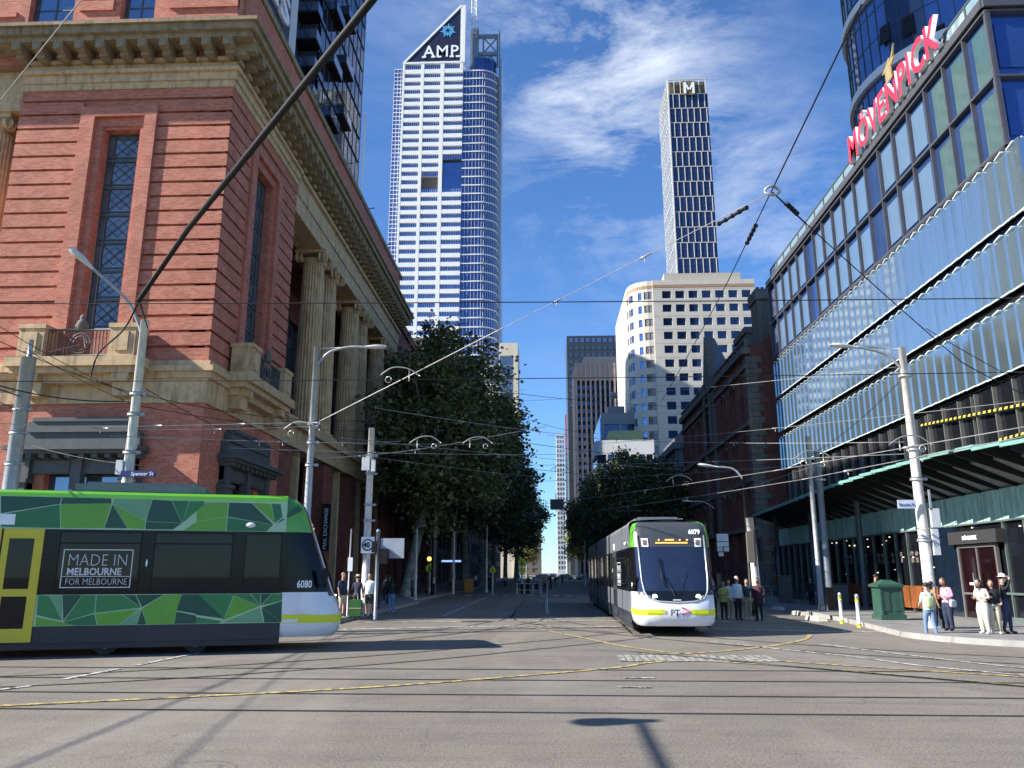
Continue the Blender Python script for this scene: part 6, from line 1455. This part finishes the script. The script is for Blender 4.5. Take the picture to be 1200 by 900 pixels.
# bicycle hoops and a bicycle by the left corner
def hoop(x, y, lb):
    b = MB(); b.tube([(x-.3, y, .15), (x-.3, y, .7)]+[(x-.3*math.cos(t*math.pi/8), y, .7+.28*math.sin(t*math.pi/8)) for t in range(1, 8)]+[(x+.3, y, .7), (x+.3, y, .15)], .03, 7); tag(b.build('bicycle_hoop', M_steel), lb, 'bike rack', 'steel bicycle hoops')
hoop(-7.6, 33.4, 'steel hoop behind the traffic signal on the left corner'); hoop(11.7, 46.5, 'left steel hoop on the shaded hotel footpath'); hoop(12.5, 47.4, 'right steel hoop on the shaded hotel footpath')
T = thing('bicycle', (-7.9, 34, .15), 'dark parked bicycle leaning by the hoop on the left corner', 'bicycle')
for k, xx in enumerate((-8.3, -7.3)):
    b = MB(); b.tube([(xx+.3*math.cos(t*math.pi/12), 34.2, .46+.3*math.sin(t*math.pi/12)) for t in range(25)], .022, 6)
    for t in range(6): b.tube([(xx, 34.2, .46), (xx+.3*math.cos(t*math.pi/3), 34.2, .46+.3*math.sin(t*math.pi/3))], .005, 3)
    b.build('wheel', M_black, T)
b = MB(); 
for p, q in (((-8.3, .46), (-8.1, .85)), ((-8.1, .85), (-7.45, .9)), ((-8.1, .85), (-7.85, .45)), ((-7.85, .45), (-7.45, .9)), ((-8.3, .46), (-7.85, .45)), ((-7.3, .46), (-7.45, 1.0)), ((-8.14, .85), (-8.18, 1.0))): b.tube([(p[0], 34.2, p[1]), (q[0], 34.2, q[1])], .02, 6)
b.build('frame', M_slate, T); b = MB(); b.box(-8.3, -8.05, 34.14, 34.26, 1.0, 1.05); b.build('saddle', M_black, T); b = MB(); b.tube([(-7.45, 33.95, 1.02), (-7.45, 34.45, 1.02)], .018, 5); b.build('handlebar', M_black, T)
# tall posts / banner by the left corner
for (x, y, h, lb) in ((-7.35, 30.0, 3.3, 'leaning thin white pole with a small notice, left of the 40 sign'),):
    T = thing('sign_post', (x, y, 0), lb, 'sign'); b = MB(); b.tube([(x, y, .15), (x+.02, y, h)], .025, 6); b.build('post', M_whitep, T); b = MB(); b.box(x-.05, x+.13, y-.04, y-.02, 1.75, 2.25); b.build('panel', M_signw, T)
# cars far down the street
def car_proto():
    T = thing('parked_car', (0, 0, 0), 'car', 'car', 'cars far down the street')
    prof = [(-2.1, .35), (2.1, .35), (2.15, .7), (1.9, .85), (1.2, .92), (.7, 1.38), (-.9, 1.42), (-1.7, .98), (-2.1, .9)]
    b = MB(); n = len(prof)
    for y in (-.85, .85): b.v += [(y*(.82 if z > 1 else 1), x, z) for x, z in prof]
    b.f += [tuple(range(n)), tuple(reversed(range(n, 2*n)))]+[(i, i+n, (i+1) % n+n, (i+1) % n) for i in range(n)]; b.m += [0]*(n+2); b.sm += [False]*(n+2)
    b.build('body', mat('car_paint', (.30, .31, .33), .25, .3, var=.4, scale=.2, coat=.5), T, True)
    b = MB(); b.hexa([(-.72, -2.0+.9, .95), (.72, -2.0+.9, .95), (.72, 1.2, .95), (-.72, 1.2, .95), (-.6, -.86, 1.39), (.6, -.86, 1.39), (.6, .68, 1.36), (-.6, .68, 1.36)]); b.box(-.66, .66, -2.13, -1.2, .9, .93); 
    for v in range(len(b.v)): b.v[v] = (b.v[v][0]*1.03, b.v[v][1]*1.03, b.v[v][2]+.004)
    b.build('window', M_blackgl, T, True)
    for sx in (-1, 1):
        for yy in (-1.3, 1.3): b = MB(); b.tube([(sx*.72, yy, .31), (sx*.87, yy, .31)], .31, 12); b.build('wheel', M_black, T, True)
        b = MB(); b.box(sx*.6-.16, sx*.6+.16, -2.14, -2.08, .62, .76); b.build('headlight', mat('car_lamp', (.9, .9, .85), .2, emit=(1, 1, .9), es=.6), T, True)
    return T
c0 = car_proto()
for i, (x, y, rz, lb) in enumerate(((-1.0, 172, 90, 'distant car crossing at the far junction, leftmost in the gap'), (3.6, 176, 90, 'distant car crossing at the far junction, middle of the gap'), (8.1, 170, 90, 'distant car crossing at the far junction, nearest the white tram'), (1.5, 215, 0, 'distant car facing us beyond the far junction'))):
    place(c0 if i == 0 else copy_tree(c0), (x, y, 0), R(rz), 1, lb)
b = MB(); b.box(-6, 11, 163, 163.3, 0, .32); tag(b.build('kerb_barrier', M_whitep), 'long low white kerb line across the far end of the street', 'barrier')
b = MB(); b.tube([(.9, 74, 7.2), (.9, 74, 8.9)], .04, 4); b.box(.35, 1.6, 73.9, 74, 7.35, 8.3); tag(b.build('suspended_sign', M_slate), 'dark square panel hanging on wires in the sky gap', 'panel')
# ============================================================ PEOPLE (laid out in metres, facing -Y)
M_skin = mat('skin', (.46, .27, .19), .55, var=.06); M_skind = mat('skin_tan', (.30, .16, .10), .55, var=.06); M_hair = mat('dark_hair', (.018, .014, .012), .6, var=.2); M_grey = mat('grey_hair', (.45, .42, .38), .7)
def cloth(n, c): return mat('cloth_'+n, c, .85, var=.12, scale=6, bump=.2, bscale=12)
ARM = {'down': [(.24, .02, 1.18), (.25, -.05, .93), (.25, -.09, .84)], 'phone': [(.24, .02, 1.18), (.15, -.22, 1.14), (.09, -.30, 1.20)], 'bag': [(.24, .0, 1.18), (.24, -.16, 1.02), (.2, -.24, .99)],
       'up': [(.27, -.14, 1.42), (.14, -.22, 1.64), (.07, -.18, 1.72)], 'cross': [(.24, .0, 1.18), (.02, -.2, 1.16), (-.08, -.18, 1.18)], 'back': [(.25, .08, 1.19), (.25, .14, .95), (.24, .14, .86)], 'reach': [(.26, -.12, 1.22), (.28, -.32, 1.1), (.28, -.40, 1.08)]}
def person(label, x, y, rz, h=1.7, top=None, low=None, shoe=None, sleeve='short', pants='long', la='down', ra='down', stride=0, hair='short', hairm=None, skin=None, girth=1, z=.15, head_tilt=0, extra=None, group=None, coat_=None, skirt=None, hat=None, pack=None, legw=1.0):
    skin = skin or M_skin; top = top or cloth('navy', (.02, .025, .05)); low = low or cloth('black', (.012, .012, .014)); shoe = shoe or M_black; hairm = hairm or M_hair
    k = h/1.75; girth *= 1.14; legw *= 1.12
    V = []; E = []; Rr = []; mt = []
    def n(p, r, par=None, m=0):
        V.append(Vector(p)*k); Rr.append(r*k); i = len(V)-1
        if par is not None: E.append((par, i)); mt.append(m)
        return i
    g = girth
    pel = n((0, 0, .96), (.155*g, .115*g)[0]*.92); w_ = n((0, 0, 1.12), .125*g, pel, 1 if not coat_ else 1); ch = n((0, .0, 1.31), .145*g, w_, 1); nb = n((0, .01, 1.45), .085, ch, 1); nk = n((0, .0, 1.52), .052, nb, 0); hd0 = n((0, -.015-head_tilt*.05, 1.60), .080, nk, 0); hd1 = n((0, -.02-head_tilt*.09, 1.69), .088, hd0, 0)
    hands = []
    for s, pose in ((-1, la), (1, ra)):
        sh = n((s*.165*(.5+.5*g), 0, 1.42), .062, ch, 1); A = ARM[pose]
        up = n((s*.21, .01, 1.32), .054, sh, 1)
        el = n((s*A[0][0], A[0][1], A[0][2]), .043, up, 1); wr = n((s*A[1][0], A[1][1], A[1][2]), .03, el, 1 if sleeve == 'long' else 0); ha = n((s*A[2][0], A[2][1], A[2][2]), .036, wr, 0); hands.append((V[wr], V[ha], s))
        sg = stride*s
        hp = n((s*.085, 0, .90), .098*g*legw, pel, 2); kn = n((s*.095, -.03-sg*.16, .50), .066*legw, hp, 2); an = n((s*.10, .02-sg*.30, .11+(.04 if sg < 0 else 0)), .048*legw, kn, 2 if pants == 'long' else 0); he = n((s*.10, -.0-sg*.31, .055), .045, an, 3); n((s*.12, -.15-sg*.31, .04), .04, he, 3)
    me = bpy.data.meshes.new('person'); me.from_pydata([tuple(v) for v in V], E, []); o = bpy.data.objects.new('tmp', me); col.objects.link(o)
    md = o.modifiers.new('s', 'SKIN'); md.use_smooth_shade = True
    if not me.skin_vertices:
        me.attributes.new if 0 else None
    lay = me.skin_vertices[0].data if me.skin_vertices else None
    if lay is None:
        bm2 = bmesh.new(); bm2.from_mesh(me); bm2.verts.layers.skin.verify(); bm2.to_mesh(me); bm2.free(); lay = me.skin_vertices[0].data
    for i, r in enumerate(Rr): lay[i].radius = (r, r*.8 if i in (pel, w_, ch) else r); lay[i].use_root = (i == pel)
    ss = o.modifiers.new('u', 'SUBSURF'); ss.levels = 1; ss.render_levels = 1
    dg = bpy.context.evaluated_depsgraph_get(); m2 = bpy.data.meshes.new_from_object(o.evaluated_get(dg)); bpy.data.objects.remove(o)
    for v in m2.vertices:      # flatten the trunk a little front to back
        if abs(v.co.x) < .2*k and .9*k < v.co.z < 1.45*k: v.co.y *= .86
    # fingers, ears and nose join the same mesh
    b = MB()
    for wr, ha, s in hands:
        d = (ha-wr).normalized(); sd2 = d.cross(Vector((0, 0, 1)) if abs(d.z) < .8 else Vector((0, 1, 0))).normalized(); cu = d.cross(sd2)
        for q, ln in ((-.028, .065), (-.010, .078), (.010, .075), (.028, .06)):
            p0 = ha+sd2*q*k; b.tube([p0, p0+d*ln*.55*k, p0+d*ln*.85*k+cu*.02*k], [.010*k, .009*k, .007*k], 5)
        b.tube([wr.lerp(ha, .7)+sd2*.03*k, ha+sd2*.055*k+d*.015*k, ha+sd2*.05*k+d*.05*k], [.011*k, .010*k, .008*k], 5)
    hc = V[hd1]
    b.ball(hc+Vector((0, -.015, -.03))*k, (.075*k, .095*k, .115*k), 12, 9); b.ball(hc+Vector((0, -.112, -.035))*k, (.012*k, .02*k, .022*k), 6, 5)
    for s in (-1, 1): b.ball(hc+Vector((s*.078, .0, -.035))*k, (.012*k, .02*k, .03*k), 6, 5)
    tmp = bmesh.new(); tmp.from_mesh(m2); nf = len(tmp.faces)
    vs = [tmp.verts.new(v) for v in b.v]
    for f in b.f:
        try: q = tmp.faces.new([vs[i] for i in f]); q.smooth = True
        except ValueError: pass
    tmp.faces.ensure_lookup_table()
    segs = [(V[a], V[c]) for a, c in E]
    for i, f in enumerate(tmp.faces):
        if i >= nf: f.material_index = 0; continue
        c = f.calc_center_median(); best = 1e9; bi = 0
        for j, (p, q) in enumerate(segs):
            t = max(0, min(1, (c-p).dot(q-p)/max((q-p).length_squared, 1e-9))); dd = (c-(p+(q-p)*t)).length/(.6+Rr[E[j][1]]*4)
            if dd < best: best = dd; bi = j; bt = t
        mi = mt[bi]
        if mi == 1 and c.z < .98*k and abs(c.x) < .19*k: mi = 2
        if mi == 1 and sleeve == 'short' and abs(c.x) > .19*k and bt > .8 and E[bi][1] and False: mi = 0
        if mi == 2 and c.z < .97*k and pants == 'short' and c.z < .52*k: mi = 0
        f.material_index = mi
    m2.materials.clear(); tmp.to_mesh(m2); tmp.free()
    for m in (skin, top, low, shoe): m2.materials.append(m)
    m2.name = 'body'
    T = thing('person', (x, y, z), label, 'person', group, rz)
    link('body', m2, T, True)
    def add(nm, b, m):
        b.v = [(a/U, c/U, d/U) for a, c, d in b.v]; return b.build(nm, m, T, True)
    hv = hc+Vector((0, .012, .0))*k; b = MB()
    b.ball(hv+Vector((0, .005, .025))*k, (.092*k, .098*k, .092*k), 12, 8)
    for v in range(len(b.v)):
        q = Vector(b.v[v])
        if q.y < hc.y-.045*k and q.z < hc.z+.045*k: q.y = hc.y-.045*k; b.v[v] = tuple(q)
    if hair == 'long':
        b.tube([hv+Vector((0, .05, .0))*k, hv+Vector((0, .075, -.14))*k, hv+Vector((0, .07, -.30))*k], [.085*k, .085*k, .05*k], 10)
    if hair == 'bald': pass
    else: add('hair', b, hairm)
    b = MB()
    for s in (-1, 1): b.ball(hc+Vector((s*.03, -.105, -.012))*k, .009*k, 6, 4)
    b.box(hc.x-.022*k, hc.x+.022*k, hc.y-.112*k, hc.y-.10*k, hc.z-.085*k, hc.z-.078*k); add('face_features', b, M_hair)
    if coat_:
        m, zb, wd = coat_; b = MB(); pr = [(zb, wd), ((zb+1.1)/2, wd*.95), (1.1, .165*g), (1.32, .185*g), (1.42, .15), (1.475, .07)]; rings = []
        for z_, r_ in pr:
            q = len(b.v)
            for t in range(16): a = t*math.pi/8; b.v.append((r_*k*math.cos(a), r_*.72*k*math.sin(a)+.005, z_*k))
            rings.append(q)
        for a, c in zip(rings, rings[1:]):
            for t in range(16): j = (t+1) % 16; b.f.append((a+t, a+j, c+j, c+t)); b.m.append(0); b.sm.append(True)
        add('coat' if zb < .95 else 'shirt', b, m)
    if skirt:
        m, zb, wd = skirt; b = MB(); pr = [(zb, wd), (.7, (wd+.17)/2), (.98, .155), (1.08, .135)]; rings = []
        for z_, r_ in pr:
            q = len(b.v)
            for t in range(20): a = t*math.pi/10; b.v.append((r_*k*math.cos(a)*(1+.05*(t % 2)), r_*.8*k*math.sin(a), z_*k))
            rings.append(q)
        for a, c in zip(rings, rings[1:]):
            for t in range(20): j = (t+1) % 20; b.f.append((a+t, a+j, c+j, c+t)); b.m.append(0); b.sm.append(True)
        add('skirt', b, m)
    if hat:
        b = MB(); b.tube([hc+Vector((0, -.02, .045))*k, hc+Vector((0, -.02, .055))*k], .17*k if hat[1] else .11*k, 18); b.tube([hc+Vector((0, 0, .05))*k, hc+Vector((0, 0, .13))*k, hc+Vector((0, 0, .15))*k], [.10*k, .085*k, .05*k], 14)
        if not hat[1]: b.hexa([hc+Vector(q)*k for q in ((-.07, -.2, .05), (.07, -.2, .05), (.08, -.08, .05), (-.08, -.08, .05), (-.06, -.19, .065), (.06, -.19, .065), (.07, -.08, .07), (-.07, -.08, .07))])
        add('hat', b, hat[0])
    if pack:
        m, (px, py, pz), (sx, sy, sz), lb = pack
        P = thing('bag', (0, 0, 0), lb, 'bag'); P.location = T.location; P.rotation_euler = T.rotation_euler
        b = MB(); nn = 10; X0 = px*k; b2 = []
        b.ball((px*k, py*k, pz*k), (sx*k, sy*k, sz*k), 14, 9)
        for v in range(len(b.v)):
            q = Vector(b.v[v])-Vector((px, py, pz))*k; f = lambda a, r: math.copysign(abs(a/r)**.55*r, a) if r else a
            b.v[v] = tuple(Vector((f(q.x, sx*k), f(q.y, sy*k), f(q.z, sz*k)))+Vector((px, py, pz))*k)
        b.v = [(a/U, c/U, d/U) for a, c, d in b.v]; b.build('bag_body', m, P, True)
        b = MB(); top_ = pz+sz*.9
        b.tube([Vector((px-.08, py*.9, top_))*k, Vector((-.11, py*.3, 1.45))*k, Vector((-.12, -.12, 1.36))*k], .012, 5); b.tube([Vector((px+.08, py*.9, top_))*k, Vector((.11, py*.3, 1.45))*k, Vector((.12, -.12, 1.36))*k], .012, 5)
        b.v = [(a/U, c/U, d/U) for a, c, d in b.v]; b.build('strap', M_black, P, True)
    return T
jeans = cloth('jeans', (.16, .24, .38)); beige = cloth('beige', (.52, .43, .31)); pink = cloth('pink', (.72, .34, .46)); mint = cloth('mint', (.52, .66, .66)); navy = cloth('navy', (.02, .028, .06)); black = cloth('black', (.012, .012, .014)); white = cloth('white', (.68, .70, .72)); olive = cloth('olive', (.055, .06, .04)); lime = cloth('lime', (.36, .38, .10)); pale = cloth('pale_blue', (.50, .58, .63)); teal = cloth('teal', (.03, .06, .08)); plum = cloth('plum', (.06, .018, .03)); khaki = cloth('khaki', (.40, .35, .26)); red = cloth('red', (.25, .03, .03)); cream = cloth('cream', (.66, .60, .48)); orange = cloth('orange', (.62, .20, .05)); dgreen = cloth('bag_green', (.36, .42, .22))
# right corner, sunlit
person('person from behind in a mint shirt and light jeans carrying a pale green backpack', 10.14, 22.4, R(185), 1.66, mint, jeans, M_whitep, la='down', ra='bag', stride=.45, coat_=(mint, .92, .18), z=0, pack=(dgreen, (.02, .2, 1.16), (.15, .09, .2), 'pale green backpack on the person in the mint shirt'))
person('person in a pink sweater looking at a phone, white bag at the hip', 10.98, 23.1, R(-70), 1.62, pink, navy, M_black, sleeve='long', la='phone', ra='phone', hair='long', hairm=mat('brown_hair', (.10, .04, .02), .6), coat_=(pink, .94, .17), legw=1.25, head_tilt=1, pack=(white, (.24, -.0, .93), (.05, .14, .13), 'white shoulder bag of the person in pink'))
person('person in orange and grey half hidden between the lamp pole and the pink sweater', 11.0, 24.0, R(100), 1.5, orange, black, M_whitep, sleeve='long', hair='long', group=None)
person('person in long cream dress trousers with a white top looking at a phone', 11.35, 22.0, R(-60), 1.60, cream, cream, M_whitep, sleeve='long', la='phone', ra='phone', hair='long', legw=1.3, head_tilt=1)
person('person in a black jacket over wide beige trousers beside the white cap', 11.62, 22.0, R(-20), 1.58, black, beige, cream, sleeve='long', la='phone', ra='bag', hair='long', legw=1.35, coat_=(black, .78, .2))
person('person in black holding both arms up under a white cap, blue trousers', 11.98, 22.1, R(60), 1.72, black, cloth('blue_trousers', (.03, .045, .10)), cloth('brown_shoe', (.10, .03, .02)), sleeve='long', la='up', ra='up', stride=.3, hat=(M_whitep, True))
person('person in a dark red shirt walking past the counter behind the green cabinet', 13.2, 33.5, R(80), 1.7, red, black, M_black, stride=.4, hair='short', ra='reach')
# left corner
person('person in navy T-shirt and beige shorts at the nose of the green tram', -7.45, 29.6, R(60), 1.78, navy, beige, M_black, pants='short', girth=1.1, hairm=mat('sandy_hair', (.30, .20, .10), .7), coat_=(navy, .88, .22), la='down')
person('person in a wide pale sun hat and dark clothes behind the green suitcase', -7.0, 30.0, R(170), 1.68, navy, black, sleeve='long', hat=(beige, True), la='down')
person('person in dark clothes standing close behind the sun hat', -7.25, 30.9, R(200), 1.7, black, black, sleeve='long')
person('person in a white T-shirt and olive shorts beside the suitcase', -6.55, 30.0, R(-10), 1.76, white, olive, M_black, pants='short', girth=1.1, hair='bald', coat_=(white, .92, .2), skin=M_skin)
person('person in black top and blue jeans at the left kerb', -6.75, 35.3, R(200), 1.68, black, cloth('bright_jeans', (.13, .25, .45)), M_whitep, sleeve='long', hair='long', z=0)
person('person in black by the parked bicycle on the left corner', -7.55, 36.0, R(150), 1.65, black, black, sleeve='long', hair='long')
person('person in dark clothes partly hidden behind the traffic signal post', -7.3, 34.6, R(-120), 1.7, olive, black, sleeve='long')
T = thing('suitcase', (-6.78, 28.95, .15), 'bright green suitcase with a pink strap standing on its wheels on the left corner', 'suitcase')
cx, cy = -6.8, 28.95; M_sc = mat('suitcase_green', (.035, .13, .03), .4, var=.08)
b = MB(); pr = arc(cx-.17, .72, .05, 90, 180, 4)+arc(cx-.17, .26, .05, 180, 270, 4)+arc(cx+.17, .26, .05, 270, 360, 4)+arc(cx+.17, .72, .05, 0, 90, 4)
n = len(pr); b.v = [(x, cy-.11, z) for x, z in pr]+[(x, cy+.11, z) for x, z in pr]; b.f = [tuple(reversed(range(n))), tuple(range(n, 2*n))]+[(i, i+n, (i+1) % n+n, (i+1) % n) for i in range(n)]; b.m = [0]*(n+2); b.sm = [False]*(n+2)
b.build('shell', M_sc, T); b = MB(); b.box(cx-.225, cx+.225, cy-.115, cy+.115, .46, .49); b.build('strap', cloth('strap_pink', (.55, .30, .22)), T)
b = MB(); b.tube([(cx-.07, cy, .76), (cx-.07, cy, .98), (cx+.07, cy, .98), (cx+.07, cy, .76)], .012, 5); b.build('handle', M_steel, T)
for sx in (-.16, .16): b = MB(); b.tube([(cx+sx-.02, cy, .18), (cx+sx+.02, cy, .18)], .035, 8); b.build('wheel', M_black, T)
# waiting at the right of the white tram
person('person in a blue jacket mostly hidden by the white tram side', 6.25, 31.4, R(0), 1.70, cloth('blue', (.03, .05, .12)), black, sleeve='long', z=0, hair='long')
person('person in a yellow green jacket with folded arms beside the white tram', 6.55, 30.9, R(5), 1.60, lime, black, sleeve='long', la='cross', ra='cross', coat_=(lime, .82, .2), z=0)
person('person half hidden behind the pale shirt in a light top', 6.9, 31.6, R(10), 1.66, pale, khaki, M_whitep, z=0)
person('white haired person in a pale blue shirt amid the waiting group', 7.02, 30.7, R(25), 1.80, pale, black, sleeve='long', hairm=M_grey, girth=1.1, coat_=(pale, .9, .2), z=0)
person('person in a dark teal top and light trousers among the waiting group', 7.45, 31.0, R(0), 1.70, teal, khaki, M_whitep, sleeve='long', z=0)
person('person in a plum coat at the right end of the waiting group', 7.65, 30.2, R(-30), 1.74, plum, black, sleeve='long', hair='long', coat_=(plum, .72, .21), z=0, pack=(khaki, (.1, .2, 1.2), (.13, .09, .18), 'khaki backpack of the person in the plum coat'))
# farther up the street
farp = [(-9.3, 58, 'navy', navy, black, 'long'), (-8.6, 61.5, 'white top by the left crossing sign', white, black, 'short'), (-8.0, 69, 'white shirt at the kiosk', white, navy, 'long'), (-9.5, 66, 'black by the kiosk', black, black, 'long'), (-5.3, 76, 'dark clothes right of the orange bin', navy, black, 'long'),
        (-1.0, 77, 'pale blue shirt behind the island fence', pale, black, 'short'), (-.25, 75, 'orange vest near the island fence', orange, black, 'short'), (.35, 84, 'black crossing behind the island', black, black, 'long'), (-1.9, 82, 'grey on the island', teal, black, 'long'),
        (2.2, 118, 'black walking across the far road', black, black, 'long'), (-6.2, 86, 'plum at the tram stop under the trees', plum, black, 'long'), (-4.6, 90, 'beige at the tram stop under the trees', beige, navy, 'short'), (-8.2, 49.5, 'dark clothes and white shoes near the leaning trunk', olive, black, 'long'),
        (-7.9, 40.5, 'plum by the bicycle row', plum, black, 'long'), (-8.6, 43.5, 'beige top by the brick piers', khaki, navy, 'short'), (-9.8, 62, 'teal behind the crossing sign', teal, black, 'long'), (-9.0, 75, 'navy under the kiosk roof', navy, black, 'long'),
        (-7.0, 80, 'white top past the kiosk', white, black, 'short'), (.9, 92, 'grey green walking up the island', olive, khaki, 'long'), (-3.0, 88, 'pale blue at the far tram stop', pale, navy, 'short'), (9.6, 52, 'navy waiting by the right kerb', navy, black, 'long'), (13.0, 41, 'black passing the hotel cabinets', black, black, 'long')]
for i, (x, y, lb, a, c, sl) in enumerate(farp):
    person(('distant person in '+lb) if i else 'distant person in navy near the leaning tree trunk', x, y, R((i*67) % 360), 1.6+.03*(i % 6), a, c, M_whitep if i % 3 == 2 or i == 12 else M_black, sleeve=sl, stride=.5 if i in (2, 7, 9) else .1, hair='long' if i % 2 else 'short', z=0 if x > -7 else .15)
